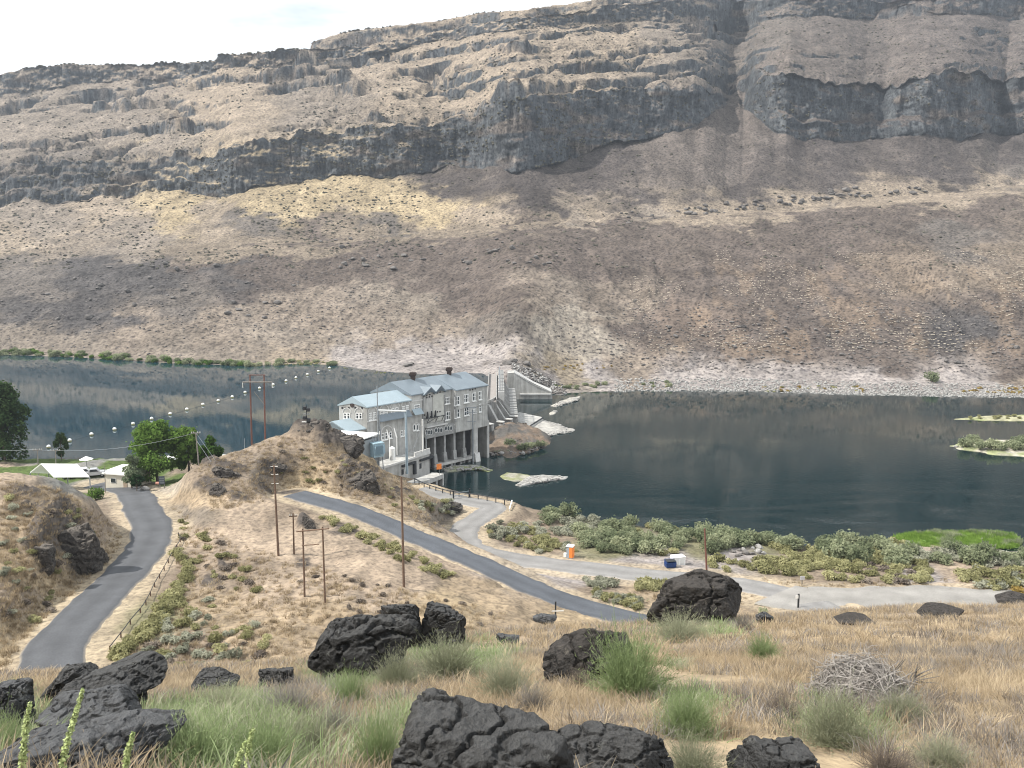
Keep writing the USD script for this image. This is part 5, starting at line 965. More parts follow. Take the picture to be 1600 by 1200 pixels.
# bushes on the islets
for x, y, kinds, s, lab, grp in [(795, 700, K_WILLOW, 1.1, "green bush at the waterline of the brown bank", "bushes on the brown bank")] * 1 + [(812 + i * 7, 704 - i * 1.5, K_WILLOW, .8, "green bush at the waterline of the brown bank", "bushes on the brown bank") for i in range(6)] + [(775 + i * 6, 706, K_SAGE, .6, "green bush at the waterline of the brown bank", "bushes on the brown bank") for i in range(4)] + [(810, 664, K_BROWN, .9, "dry bush on top of the brown bank", "")]:
    p = at(x, y, z=.6); plant("bank_bush", kinds, p, s, lab, "bush", grp, rg)
for i in range(16):
    x_ = rg.uniform(768, 840); plant("bank_brush", K_BROWN + K_SAGE[:1], at(x_, rg.uniform(662, 690), z=2.2 if x_ < 815 else 1.3), rg.uniform(.5, .95), "low brush on the upper slope of the brown bank", "bush", "brush on the brown bank", rg)
for i in range(22):
    p = at(rg.uniform(1502, 1640), rg.uniform(690, 703), z=.6); plant("islet_willow", K_WILLOW + K_SAGE[:1], p, rg.uniform(.9, 1.35), "grey-green willow on the gravel islet at the right edge", "willow", "willows on the islet", rg)
for i in range(18):
    p = at(rg.uniform(1512, 1640), rg.uniform(651, 655), z=.4); plant("islet_bush", K_RABBIT, p, rg.uniform(.6, .9), "yellow-green bush on the thin grassy strip in the river", "bush", "bushes on the grassy strip", rg)
# weed bed: blades nobody could count
n = 2600; q = np.array([at(rg.uniform(1395, 1600), rg.uniform(829, 862), z=.2) for _ in range(n)]); qx, qy = proj(q)
wb = Polygon([(1395, 842), (1420, 834), (1470, 831), (1540, 831), (1580, 836), (1596, 846), (1590, 856), (1540, 860), (1450, 858), (1405, 852)])
q = np.array([p for p, x, y in zip(q, qx, qy) if wb.contains(Point(x, y))])
q[:, 2] = .25
scatter("reeds", [("reed_clump", blades(rg, 40, .5, .75, .5, .03), L_BRIGHT, False), ("reed_clump", blades(rg, 46, .6, 1.0, .8, .035), L_WILLOW, False)], q, rg.uniform(.4, 1.3, len(q)) * (.5 + .9 * fbm(q / 5, 2, 191)), rg.uniform(0, 6, len(q)), (fbm(q / 4, 3, 193) + .25 * rg.random(len(q)) > .80).astype(int), label="bright green reeds covering the weed bed")
# tufts of dry grass over the middle ground
tuft = [blades(rg, 26, .28, .45, .9, .022) for _ in range(3)]
pts = []
for poly, n in (([(270, 790), (350, 840), (470, 880), (800, 960), (760, 990), (300, 1060), (180, 1060), (280, 900)], 1500), ([(440, 680), (560, 700), (700, 795), (690, 840), (560, 800), (480, 770), (330, 800), (300, 730)], 1300), ([(0, 750), (100, 765), (190, 830), (180, 880), (60, 990), (0, 1060)], 1400), ([(1000, 905), (1640, 905), (1640, 945), (1000, 945)], 500)):
    P = Polygon(poly); x0, y0, x1, y1 = P.bounds; A = ray(rg.uniform(x0, x1, n * 2), rg.uniform(y0, y1, n * 2)); k = 0
    for a, kk in zip(*A):
        px, py = proj(np.array([a * 100, 100, EYE + kk * 100]))
        if P.contains(Point(px, py)):
            p = on_ground(px, py, 60)
            if off_road(p, 4.0): pts.append(p)
            k += 1
            if k >= n: break
pts = np.array(pts)
scatter("dry_grass", [("grass_tuft", t, L_STRAW, False) for t in tuft], pts, rg.uniform(.6, 1.6, len(pts)), rg.uniform(0, 6, len(pts)), rg.integers(0, 3, len(pts)), label="tufts of dry grass over the middle slopes")

# ---------------------------------------------------------------- trees of the park
def tree(name, base, h, rx, mat, rng, label, cat="tree", lumps=22, leaves=5200, size=.34, trunk=.3, low=.25, ry=None, lobes=None):
    t = thing(name, base, rng.random() * 6, label=label, category=cat); ry = ry or rx
    a = rng.random(lumps) * 6.28; zz = low + (1 - low) * rng.random(lumps) ** .8; prof = np.sqrt(np.clip(1 - ((zz - (low + .35 * (1 - low))) / (.68 * (1 - low))) ** 2, .05, 1)); r = rx * .72 * np.sqrt(rng.random(lumps)) * prof
    c = np.stack([r * np.cos(a), r * np.sin(a) * ry / rx, zz * h * .93], 1); rad = np.stack([rx * (.22 + .15 * rng.random(lumps)) * (0.6 + .4 * prof)] * 2 + [h * (.075 + .055 * rng.random(lumps))], 1)
    m = MB().tube((0, 0, -.4), (0, 0, h * .45), trunk, trunk * .55, n=10).tube((0, 0, h * .45), (.1, 0, h * .8), trunk * .55, trunk * .15)
    for i in range(min(12, lumps)): m.tube((0, 0, h * (.18 + .3 * rng.random())), c[i], trunk * .28, .03, n=6)
    m.build("trunk", BARK, t); obj("crown", leaf_cloud(rng, c, rad, leaves, size, shell=.45), mat, t); return t
rt = np.random.default_rng(5)
g = lambda x, y: at(x, y, z=10.4)
def place(px, py_base, Y): p = at(px, py_base, Y=Y); p[2] = ground_z(p[0], p[1]) - .1; return p
b = place(246, 752, 186); H_ = lambda p, py: z_seen(p, py) - p[2]
tree("broadleaf_tree", b, H_(b, 655), 6.9, L_GREEN, rt, "largest broad green tree beside the park junction", lumps=34, leaves=9000, low=.16)
b = place(296, 745, 188); tree("broadleaf_tree", b, H_(b, 668), 4.8, L_GREEN, rt, "lower green tree touching the largest tree's right side", lumps=20, leaves=5200, low=.1)
b = place(330, 742, 186); tree("broadleaf_tree", b, H_(b, 682), 3.6, L_GREEN, rt, "smallest green tree at the left foot of the rocky knoll", lumps=14, leaves=3200, low=.05)
b = place(8, 724, 212); tree("dark_tree", b, H_(b, 598), 7.4, L_DARK, rt, "tall dark green tree at the left edge of the lawn", lumps=54, leaves=11000, low=.06, size=.4)
b = place(97, 726, 214); tree("slender_tree", b, H_(b, 670), 1.9, L_DARK, rt, "slender dark young tree behind the white-roofed shelter", lumps=14, leaves=2200, low=.1, size=.28, trunk=.12)
b = place(206, 764, 178); tree("willow_tree", b, H_(b, 712), 3.2, leaf_look("pale_willow_leaf", (.09, .12, .07), (.24, .28, .18), .3), rt, "pale grey-green willow tree in front of the cream house", lumps=16, leaves=2600, low=.2, size=.26, trunk=.18)
b = place(214, 769, 173); tree("round_tree", b, H_(b, 742), 1.9, L_DARK, rt, "small dark round tree on the roadside lawn by the grey boulder", lumps=9, leaves=1500, low=.25, size=.22, trunk=.1)

# ---------------------------------------------------------------- poles, wires, signs
WOOD = look("weathered_wood", (.13, .085, .06), .9, .25, 3.0, .3)
WOOD_R = look("red_brown_wood", (.14, .065, .05), .9, .2, 3.0, .3)
WOOD_G = look("grey_wood", (.20, .18, .16), .9, .2, 3.0, .3)
M_INS = look("pale_insulator", (.6, .58, .54), .4, .1, 3.0)
def standing(px0, py0, px1, py1, Y=None, ymin=60):
    """Foot and top of something seen standing from (px1, py1) up to (px0, py0)."""
    f = on_ground(px1, py1, ymin) if Y is None else at(px1, py1, Y=Y)
    a, k = ray(px0, py0); return f, np.array([float(a) * f[1], f[1], EYE + float(k) * f[1]])
def pole(px0, py0, px1, py1, label, r=.17, arms=(), Y=None, mat=None, name="utility_pole", insul=(), sink=.5):
    f, t = standing(px0, py0, px1, py1, Y); p = thing(name, f, label=label, category="utility pole"); d = t - f; L = np.linalg.norm(d)
    MB().tube(d * (-sink / L), d, r, r * .68, n=10).build("shaft", mat or WOOD, p)
    for u, w, az in arms:
        c = d * u; v = np.array([math.cos(az), math.sin(az), 0]) * w; a = MB().box(c, (2 * w, .13, .16), rz=az).build("crossarm", mat or WOOD, p); ins = MB()
        for s in (-.92, -.45, .45, .92): ins.tube(c + v * s + [0, 0, .08], c + v * s + [0, 0, .30], .06, .04, n=6)
        ins.build("insulator", M_INS, a)
    for u in insul:
        m = MB().tube(d * u, d * u + [.55, -.1, .05], .05).tube(d * u, d * u + [-.45, -.1, .05], .05); m.build("insulator", M_INS, p)
    return f, t
pf1 = pole(428, 727, 435, 868, "tall brown pole with small white insulators at the left of the bare slope", insul=(.985, .90, .80))
pf2 = pole(627, 745, 631, 917, "tallest brown pole standing alone beside the branch road")
pole(458, 802, 459.5, 866, "short pole with a small crossarm right behind the twin-legged frame", r=.13, arms=((.93, .55, .2),))
pole(1101, 826, 1105, 910, "leaning rusty brown pole behind the big dark boulder", r=.16, mat=WOOD_R, Y=118, sink=4)
# twin-legged frame on the slope
fa, ta = standing(473, 826, 476, 932); fb, tb = standing(504, 823, 508, 942); hf = thing("twin_leg_pole", fa, label="two-legged brown timber pole with two crossbars on the bare slope", category="utility pole")
MB().tube((0, 0, -.4), ta - fa, .12, .10).build("leg", WOOD, hf); MB().tube(fb - fa + [0, 0, -.4], tb - fa, .12, .10).build("leg", WOOD, hf)
u = unit((tb - ta)); c0, c1 = ta - fa - [0, 0, .25], tb - fa - [0, 0, .25]
m = MB().tube(c0 - u * 1.15 + [0, -.14, 0], c1 + u * 1.2 + [0, -.14, 0], .085); m.build("crossarm", WOOD, hf)
cz = .24; MB().tube((ta - fa) * (1 - cz) - u * .15 + [0, -.13, 0], (tb - fa) * (1 - cz) + u * .2 + [0, -.13, 0], .06).build("crossbar", WOOD, hf)
# far twin-legged pole behind the knoll
Yh = 196; la, lb = at(393, 700, Y=Yh), at(414, 700, Y=Yh); tA, tB = at(390.5, 586, Y=Yh), at(412.5, 586, Y=Yh); gz = ground_z(la[0], la[1]); la[2] = gz - .5; lb[2] = ground_z(lb[0], lb[1]) - .5
hf = thing("twin_leg_pole", la, label="tall red-brown two-legged power pole rising behind the rocky knoll", category="utility pole")
for p, q in ((la, tA), (lb, tB)): MB().tube(p - la, q - la, .22, .15).build("leg", WOOD_R, hf)
MB().tube(tA - la + [-.3, 0, 0], tB - la + [.3, 0, 0], .09).build("top_bar", WOOD_R, hf)
ca, cb = at(379, 597, Y=Yh - .3), at(425, 597, Y=Yh - .3); MB().tube(ca - la, cb - la, .13).build("crossarm", WOOD_G, hf)
MB().tube(at(397, 612, Y=Yh - .2) - la, at(413, 632, Y=Yh - .2) - la, .08).build("brace", WOOD_G, hf)
for q in (ca, cb): MB().tube(q - la + [0, 0, -.1], q - la + [0, 0, -1.3], .08).build("insulator", M_INS, hf)
pole(382, 685, 382, 712, "small pale lamp post just left of the knoll's ridge", r=.08, Y=172, mat=M_STEEL, name="lamp_post", sink=2)
# siren mast on top of the knoll
sf = on_ground(480, 659, 150); sf = at(479.5, 657, Y=sf[1]); sf[2] = ground_z(sf[0], sf[1]); sm_ = thing("siren_mast", sf, label="dark siren mast with four horn boxes on top of the rocky knoll", category="siren"); hz = H_(sf, 632)
MB().tube((0, 0, -.6), (0, 0, hz), .09, .07).build("mast", M_BLACK, sm_); pm = 172 / 1400
for dx, zt in ((-1.6, hz - .7), (4.6, hz - 1.0), (-1.6, hz - 2.6), (4.6, hz - 3.0)):
    dx = (dx - 1.2) * pm; MB().box((dx, -.1, zt), (.55, .6, .62)).tube((dx, -.35, zt), (dx, -.75, zt), .2, .3, n=10).build("horn", M_BLACK, sm_)
MB().box((0, 0, hz - 1.9), (1.2, .12, .12)).box((0, 0, hz - .8), (1.1, .12, .12)).build("bracket", M_STEEL, sm_)
MB().box((-.45, -.35, hz - 3.4), (.9, .4, .12)).build("platform", M_WHITE, sm_)
# poles and wires in the park
k1 = pole(58.5, 702, 60, 742, "left grey pole with crossarm in front of the white-roofed shelter", r=.13, Y=190, mat=WOOD_G, arms=((.97, 1.0, .1),), sink=3)
k2 = pole(86.5, 703, 88, 742, "grey pole with crossarm and transformer can before the white shelter roof", r=.13, Y=191, mat=WOOD_G, arms=((.97, 1.0, .1),), sink=3)
pole(104.5, 734, 105.5, 748, "short grey post at the right end of the white-roofed shelter", r=.1, Y=186, mat=WOOD_G, name="post", sink=3)
pole(163.5, 728, 165, 769, "thin grey pole by the junction in front of the cream house", r=.09, Y=176, mat=WOOD_G, sink=2)
k3 = pole(306, 676, 312, 742, "dark pole with crossarm in front of the green trees", r=.15, Y=160, mat=WOOD_G, arms=((.99, .8, 0.1),), sink=3)
def wire(a, b, sag, r, label, group=None):
    t = np.linspace(0, 1, 14); p = a + (b - a) * t[:, None] - np.array([0, 0, 1]) * (4 * sag * t * (1 - t))[:, None]; m = MB()
    for i in range(13): m.tube(p[i], p[i + 1], r, n=4)
    thing_mesh("overhead_wire", m.mesh(), M_STEEL, label, "wire", group)
wire(k3[1], at(342, 727, Y=157), 0, .03, "guy wire slanting right from the dark pole before the trees"); wire(k3[1] - [0, 0, 1.4], at(330, 722, Y=157.5), 0, .03, "lower guy wire slanting right from the dark pole before the trees")
wire(k3[1], k2[1], 1.2, .025, "slack wire running from the dark tree-side pole to the shelter poles"); wire(k2[1] + [0, 0, -.1], k1[1] + [0, 0, -.1], .1, .025, "short wire between the two poles before the shelter"); wire(k1[1] + [0, 0, 0], k1[1] + [-26, -2, .2], .3, .03, "wire leaving the frame at the left edge above the shelter")
# signs and posts by the roads
f, t = standing(1246.5, 928, 1247, 950, ymin=90); p = thing("road_marker", f, label="dark road marker post with small white plate at the gravel bend", category="road sign"); MB().box((0, 0, (t - f)[2] / 2 - .2), (.26, .14, (t - f)[2] + .4)).build("post", M_BLACK, p); MB().box((-.28, -.09, (t - f)[2] - .45), (.42, .05, .5)).build("plate", M_WHITE, p)
f, t = standing(868, 940, 868, 962, ymin=80); p = thing("road_post", f, label="dark post with pale crossbar at the edge of the branch road", category="post"); h = (t - f)[2]; MB().box((0, 0, h / 2 - .2), (.2, .14, h + .4)).build("post", M_BLACK, p); MB().box((.3, -.06, h * .35), (1.6, .06, .14), rz=.15).build("crossbar", M_WHITE, p)
f, t = standing(1253, 900, 1253, 915, ymin=100); p = thing("notice_board", f, label="small grey notice board on a post beyond the gravel bend", category="sign"); h = (t - f)[2]; MB().box((0, 0, h * .3), (.12, .12, h * .7)).build("post", WOOD_G, p); MB().box((0, -.05, h * .8), (.75, .08, h * .4)).build("board", look("board_grey", (.45, .44, .45), .7, .1, 3.0), p)
# guardrail at the riverside turn
gr = thing("guardrail", label="dark guardrail on posts where the gravel road turns at the river", category="guardrail")
gp_ = spline([at(648, 750, z=4.6), at(680, 763, z=4.6), at(708, 770, z=4.6), at(740, 774, z=4.5), at(770, 779, z=4.5), at(795, 784, z=4.5)], 26); rl, rl2 = MB(), MB()
for i in range(25): rl.tube(gp_[i] + [0, 0, .3], gp_[i + 1] + [0, 0, .3], .12, n=6)
rl.build("rail", M_BLACK, gr)
for q in gp_[::2]: MB().box(q + [0, 0, -.3], (.2, .2, 1.5)).build("post", M_BLACK, gr)
b = thing("barrier", label="white slanting barrier at the end of the guardrail by the water", category="barrier"); b0, b1 = at(800, 782, z=4.3), at(796, 795, z=4.0); MB().tube(b0, b1, .14).build("rail", M_WHITE, b); 
for q in (b0, (b0 + b1) / 2, b1): MB().box(q + [0, 0, -.5], (.14, .14, 1.2)).build("post", M_WHITE, b)
gg = thing("swing_gate", label="dark swing gate between two posts across the riverside road", category="gate"); q0, q1 = at(708.5, 779, z=3.9), at(734, 775, z=3.9)
for q in (q0, q1): MB().box(q + [0, 0, .8], (.32, .32, 2.0)).build("post", M_BLACK, gg)
for h in (.5, 1.2): MB().tube(q0 + [0, 0, h], q1 + [0, 0, h], .07).build("rail", M_STEEL, gg)
# low rail beside the curving road
fr = thing("low_rail", label="dark low rail on short posts along the right edge of the curving road", category="guardrail")
rp = [on_ground(x, y, 70) for x, y in ((279, 838), (281, 850), (273, 862), (263, 880), (252, 900), (243, 915), (232, 938), (216, 962), (207, 972), (194, 990), (186, 1000), (172, 1018))]; rp = spline(rp, 40)
m = MB()
for i in range(39): m.tube(rp[i] + [0, 0, .55], rp[i + 1] + [0, 0, .55], .055, n=6)
m.build("rail", M_BLACK, fr)
for q in rp[::3]: MB().box(q + [0, 0, .2], (.12, .12, .9)).build("post", WOOD, fr)
# portable toilet
pt = on_ground(891, 871, 100); t = thing("portable_toilet", pt, rz=-.35, label="portable toilet with white roof and orange side beside the gravel road", category="portable toilet")
MB().box((-.02, 0, 1.12), (1.1, 1.15, 2.1)).build("cabin", look("grey_plastic", (.30, .33, .37), .5, .05, 2), t)
MB().box((.58, -.02, 1.1), (.1, 1.1, 2.0)).box((.25, -.6, 1.1), (.62, .06, 1.95)).build("door", M_ORANGE, t)
m = MB(); m.add(trimesh.convex.convex_hull(np.array([[sx * r, sy * r, z] for r, z in ((.68, 2.17), (.68, 2.27), (.45, 2.42), (.2, 2.47)) for sx in (-1, 1) for sy in (-1, 1)]))); m.build("roof", M_WHITE, t)
MB().box((0, 0, .04), (1.3, 1.3, .1)).build("base", M_STEEL, t)
MB().box((-1.0, .1, .3), (.5, .5, .6)).tube((-1.0, .1, .6), (-1.0, .1, .66), .3).build("wash_stand", M_WHITE, t)
# dumpster and white storage box
M_BLUE = look("deep_blue_paint", (.010, .035, .13), .5, .15, 2.0)
dp_ = on_ground(1047, 886, 100); t = thing("dumpster", dp_, rz=.15, label="deep blue steel dumpster in front of the white storage box", category="dumpster")
m = MB(); m.add(trimesh.convex.convex_hull(np.array([[sx * x, y, z] for x in (1.05,) for sx in (-1, 1) for y, z in ((-.75, .15), (.75, .15), (.8, 1.55), (-.95, 1.25), (-.95, .9))]))); m.build("bin", M_BLUE, t)
MB().box((-.52, -.08, 1.5), (1.0, 1.8, .05)).box((.52, -.08, 1.5), (1.0, 1.8, .05)).build("lid", M_BLACK, t)
for s in (-1, 1): MB().box((s * 1.12, -.1, .85), (.1, 1.2, .18)).build("lift_pocket", M_BLUE, t)
for s in (-.8, .8): MB().tube((s, -.6, .08), (s + .08, -.6, .08), .1, n=10).tube((s, .6, .08), (s + .08, .6, .08), .1, n=10).build("caster", M_BLACK, t)
wp = on_ground(1059, 882, 100); t = thing("storage_box", wp, rz=.25, label="white metal storage box behind the blue dumpster", category="container"); MB().box((0, 0, .95), (2.6, 1.8, 1.7)).build("body", M_WHITE, t); MB().box((0, 0, 1.87), (2.75, 1.95, .12)).build("lid", M_WHITE, t); MB().box((0, 0, .05), (2.3, 1.5, .14)).build("base", M_BLACK, t)
for s in (-.6, .6): MB().box((s, -.92, 1.0), (.9, .04, 1.2)).build("door", look("off_white", (.62, .62, .6), .6, .05, 2.0) if s < 0 else "/World/Looks/off_white", t)

for nm in ('dumpster', 'storage_box'):
    UsdGeom.Xform(stage.GetPrimAtPath('/World/' + nm)).AddScaleOp().Set(Gf.Vec3f(.85, .85, .85))
# ---------------------------------------------------------------- rocks
def rock_mesh(rng, sub=2, planes=11, rough=.10, sq=(1, .8, .6), sharp=26.0):
    s = trimesh.creation.icosphere(sub, 1.0); d = s.vertices; n = rng.normal(size=(planes, 3)); n /= np.linalg.norm(n, axis=1, keepdims=True); o = .62 + .3 * rng.random(planes)
    q = np.maximum(d @ n.T, 1e-3) / o; r = 1 / (q ** sharp).sum(1) ** (1 / sharp); r = np.minimum(r, 1.25)
    r = r * (1 + rough * 2 * (fbm(d * 2.6 + rng.random(3) * 9, 4, int(rng.integers(999))) - .5)); return trimesh.Trimesh(d * r[:, None] * sq, s.faces, process=False)
def rock_look(name, c1, c2, sc=3.0, lichen=None, dust=None):
    nodes = {"g": ("geometry", {}), "n": ("noise_texture", {"scale": sc, "detail": 9.0, "roughness": .72}), "n2": ("noise_texture", {"scale": sc * 11, "detail": 4.0, "roughness": .65}), "vo": ("voronoi_texture", {"feature": "distance_to_edge", "scale": sc * .9}), "vr": ("rgb_ramp", {"ramp": [(0, (.45, .45, .45)), (.05, (1, 1, 1))]}),
             "r": ("rgb_ramp", {"ramp": [(.36, c1), (.54, tuple((np.array(c1) * 1.4 + np.array(c2) * .6) / 2)), (.70, c2)]}), "m": ("mix_color", {"blend_type": "multiply", "fac": .6, "use_clamp": False}),
             "li": ("noise_texture", {"scale": sc * 4, "detail": 6.0, "roughness": .7}), "lr": ("rgb_ramp", {"ramp": [(.60, (0, 0, 0)), (.67, (1, 1, 1))]}), "ml": ("mix_color", {"blend_type": "mix", "b": lichen or c2, "use_clamp": False}),
             "sx": ("separate_xyz", {}), "up": ("map_range", {"from_min": .55, "from_max": 1.0, "to_min": 0.0, "to_max": 1.3, "clamp": True}), "um": ("math", {"math_type": "multiply", "use_clamp": True}), "mu": ("mix_color", {"blend_type": "mix", "b": dust or tuple(np.array(c2) * 1.1), "use_clamp": False}), "ad": ("math", {"math_type": "multiply_add", "value2": .4}), "b": ("bump", {"strength": 1.0, "distance": .20 / sc}), "p": ("principled_bsdf", {"roughness": .7, "specular_ior_level": .4})}
    return usdkit.material(stage, "/World/Looks/" + name, nodes, [("g.position", "n.vector"), ("g.position", "n2.vector"), ("g.position", "vo.vector"), ("g.position", "li.vector"), ("n.fac", "r.fac"), ("r.color", "m.a"), ("vo.distance", "vr.fac"), ("vr.color", "m.b"), ("m.result", "ml.a"), ("li.fac", "lr.fac"), ("lr.color", "ml.fac"), ("g.normal", "sx.vector"), ("sx.z", "up.value"), ("n2.fac", "um.value1"), ("up.result", "um.value2"), ("um.value", "mu.fac"), ("ml.result", "mu.a"), ("mu.result", "p.base_color"),
        ("n2.fac", "ad.value1"), ("n.fac", "ad.value3"), ("ad.value", "b.height"), ("b.normal", "p.normal")], surface="p.BSDF")
R_BAS = rock_look("basalt_boulder", (.004, .0038, .0038), (.032, .031, .030), 1.3, (.10, .10, .095), (.075, .074, .073)); R_BRN = rock_look("brown_basalt", (.005, .0042, .0036), (.034, .027, .022), 1.0, (.09, .08, .065), (.062, .053, .046)); R_GREY = rock_look("grey_basalt", (.010, .0105, .011), (.06, .061, .064), 1.5, (.16, .16, .155), (.10, .102, .107)); R_DIST = rock_look("talus_rock", (.055, .05, .047), (.17, .155, .145), .8); R_PALE = rock_look("pale_rock", (.17, .165, .16), (.42, .405, .385), 2.0, (.45, .44, .42), (.36, .35, .33))
rk = np.random.default_rng(31)
K_ROCK = []
for i in range(6):
    k = proto("rock"); obj("rock_face", rock_mesh(rk, 2, 10, .12), R_DIST, k); K_ROCK.append(k)
K_PALE = []
for i in range(4):
    k = proto("pale_rock"); obj("rock_face", rock_mesh(rk, 2, 9, .12, (1, .85, .75)), R_PALE, k); K_PALE.append(k)
def wall_rock(x, y, s, label, grp, name="talus_boulder", span=None):
    if span:
        th_ = (x - span[0]) / (span[1] - span[0]); w_ = ("small " if s < 1.1 else "large " if s > 1.7 else ""); sd_ = ", towards its left" if th_ < .33 else (", near its middle" if th_ < .67 else ", towards its right"); label = w_ + label + sd_; grp = w_ + grp + sd_
    p = on_wall(x, y); copy(name, K_ROCK[int(rk.integers(6))], p + [0, 0, s * .25], rk.random() * 6.28, s * np.array([1, 1, rk.uniform(.8, 1.3)]), label=label, category="boulder", group=grp)
for i in range(62):
    x = rk.uniform(1040, 1445); wall_rock(x, np.interp(x, [1040, 1200, 1330, 1445], [336, 322, 304, 296]) + rk.normal() * 4, rk.uniform(1.0, 2.8), "dark basalt boulder at the foot of the right scree", "boulder line below the right-hand scree", span=(1040, 1445))
for i in range(26):
    x = rk.uniform(930, 1160); wall_rock(x, np.interp(x, [930, 1160], [345, 328]) + rk.normal() * 5, rk.uniform(.7, 1.7), "dark boulder at the bottom of the central talus cone", "boulders below the talus cone", span=(930, 1160))
for i in range(46):
    wall_rock(rk.uniform(480, 860), rk.uniform(372, 420), rk.uniform(.7, 2.2), "dark boulder along the crest of the brown slope", "boulders on the middle brown crest", span=(480, 860))
for i in range(44):
    wall_rock(rk.uniform(60, 480), rk.uniform(395, 500), rk.uniform(.7, 2.2), "dark boulder on the shadowy rubble slope above the reservoir", "boulders above the reservoir", span=(60, 480))
for i in range(60):
    wall_rock(rk.uniform(1000, 1600), rk.uniform(500, 580), rk.uniform(.6, 1.5), "dark boulder on the slope above the cobble shore", "boulders above the cobble shore", span=(1000, 1600))
for x, y, s, lb in [(636, 571, 1.9, "dark boulder alone on the pale gravel flat, the larger of the pair"), (643, 570.5, 1.2, "dark boulder alone on the pale gravel flat, the smaller of the pair"), (794, 569, 2.0, "dark boulder at the top end of the spillway deck"), (803, 566, 1.8, "dark boulder second from the spillway deck's end"), (822, 571, 2.0, "dark boulder at the head of the riprap slope")]: wall_rock(x, y, s, lb, None, "gravel_flat_boulder")
n = 5200; X_ = np.r_[rk.uniform(-20, 1620, 2400), rk.uniform(950, 1620, 1700), rk.uniform(-20, 620, 1100)]; Y_ = np.r_[rk.uniform(345, 575, 2400), rk.uniform(470, 582, 1700), rk.uniform(400, 520, 1100)]
ps = on_wall(X_, Y_); scatter("scattered_stones", [("stone", rock_mesh(rk, 1, 9, .1), R_DIST, False) for _ in range(4)], ps + [0, 0, .1], rk.uniform(.22, .85, n) ** 1.4, rk.random(n) * 6.28, rk.integers(0, 4, n), label="small dark stones scattered over the far slopes")
X_ = np.r_[rk.uniform(960, 1640, 2600), rk.uniform(1240, 1640, 700)]; Y_ = np.interp(X_, SHORE[:, 0], SHORE[:, 1]) - np.r_[rk.random(2600) ** 1.5 * 22, rk.random(700) * 10]; ps = on_wall(X_, Y_)
scatter("cobbles", [("cobble", rock_mesh(rk, 1, 9, .1), R_PALE, False) for _ in range(4)], ps + [0, 0, .1], rk.uniform(.2, .8, len(ps)), rk.random(len(ps)) * 6.28, rk.integers(0, 4, len(ps)), label="pale cobbles along the far shore")
X_ = rk.uniform(800, 882, 520); Y_ = np.interp(X_, [800, 835, 862, 882], [577, 592, 606, 616]) + rk.uniform(-12, 8, 520); ps = on_wall(X_, Y_)
scatter("riprap", [("riprap_stone", rock_mesh(rk, 1, 9, .1), R_DIST if i else R_PALE, False) for i in range(3)], ps + [0, 0, .2], rk.uniform(.35, .95, 520), rk.random(520) * 6.28, rk.integers(0, 3, 520), label="loose riprap stones on the slope above the training wall")
n = 15000; X_ = rk.uniform(-40, 1640, n); Y_ = rk.uniform(15, 420, n); ps = on_wall(X_, Y_); qx, qy = proj(ps); dn_ = fbm(np.stack([ps[:, 0] / 40, ps[:, 1] / 60, ps[:, 2] / 40], -1), 3, 181); up_ = np.where(X_ < 1000, 1.0, .45) * np.where(Y_ > np.interp(X_, CBASE[:, 0], CBASE[:, 1]), np.where(X_ < 660, .8, .25), 1.0); keep = (dn_ > .40) & (rk.random(n) < up_); ps = ps[keep]; n = len(ps)
L_FARSAGE = leaf_look("far_sage", (.07, .068, .055), (.16, .15, .12), .1)
scatter("far_sagebrush", [("sage_clump", rock_mesh(rk, 1, 9, .25, (1, 1, .8)), L_FARSAGE, False) for _ in range(3)], ps, rk.uniform(.45, 1.25, n), rk.random(n) * 6.28, rk.integers(0, 3, n), label="sagebrush dotting the upper canyon slopes")
cx = rk.uniform(985, 1640, 5200); cy = rk.uniform(392, 548, 5200); ps = on_wall(cx, cy); mk_ = fbm(np.stack([(ps[:, 0] - .5 * ps[:, 2]) / 14, ps[:, 1] / 60, ps[:, 2] / 18], -1), 3, 95) > .54; ps = ps[mk_]
scatter("bleached_tufts", [("tuft", rock_mesh(rk, 1, 9, .3), look("bleached_grass", (.40, .35, .285), .9, .2, 1.0), False)], ps + [0, 0, .1], np.c_[rk.uniform(.2, .75, len(ps)), rk.uniform(.2, .6, len(ps)), rk.uniform(.12, .35, len(ps))], rk.random(len(ps)) * 6.28, np.zeros(len(ps)), label="sun-bleached grass tufts speckling the far brown slope")
ip = np.array([at(rk.uniform(745, 862), rk.uniform(650, 712), z=.4) for _ in range(420)]); ix, iy = proj(ip); IP = Polygon([(752, 708), (770, 712), (795, 714), (830, 707), (850, 696), (858, 686), (835, 672), (800, 672), (770, 685), (750, 690)]); ip = np.array([p for p, x, y in zip(ip, ix, iy) if IP.contains(Point(x, y))])
scatter("bank_stones", [("stone", rock_mesh(rk, 1, 9, .12), R_DIST if i else R_PALE, False) for i in range(3)], ip + [0, 0, .1], rk.uniform(.25, .8, len(ip)), rk.random(len(ip)) * 6.28, rk.integers(0, 3, len(ip)), label="stones along the waterline of the brown earth bank")
bp = []
for pl, nn in (([(826, 670), (846, 657), (872, 662), (884, 668), (893, 674), (872, 678), (850, 682), (832, 677)], 150), ([(862, 634), (874, 628), (890, 622), (906, 620), (903, 626), (885, 631), (870, 636)], 60), ([(808, 757), (828, 745), (850, 743), (886, 745), (860, 751), (835, 755)], 130), ([(692, 733), (705, 728), (745, 728), (770, 735), (745, 733), (720, 735)], 60), ([(1486, 697), (1540, 704), (1620, 712), (1640, 704), (1540, 698)], 120)):
    Q = Polygon(pl); x0, y0, x1, y1 = Q.bounds
    for _ in range(nn * 2):
        x, y = rk.uniform(x0, x1), rk.uniform(y0, y1)
        if Q.contains(Point(x, y)): bp.append(at(x, y, z=.35))
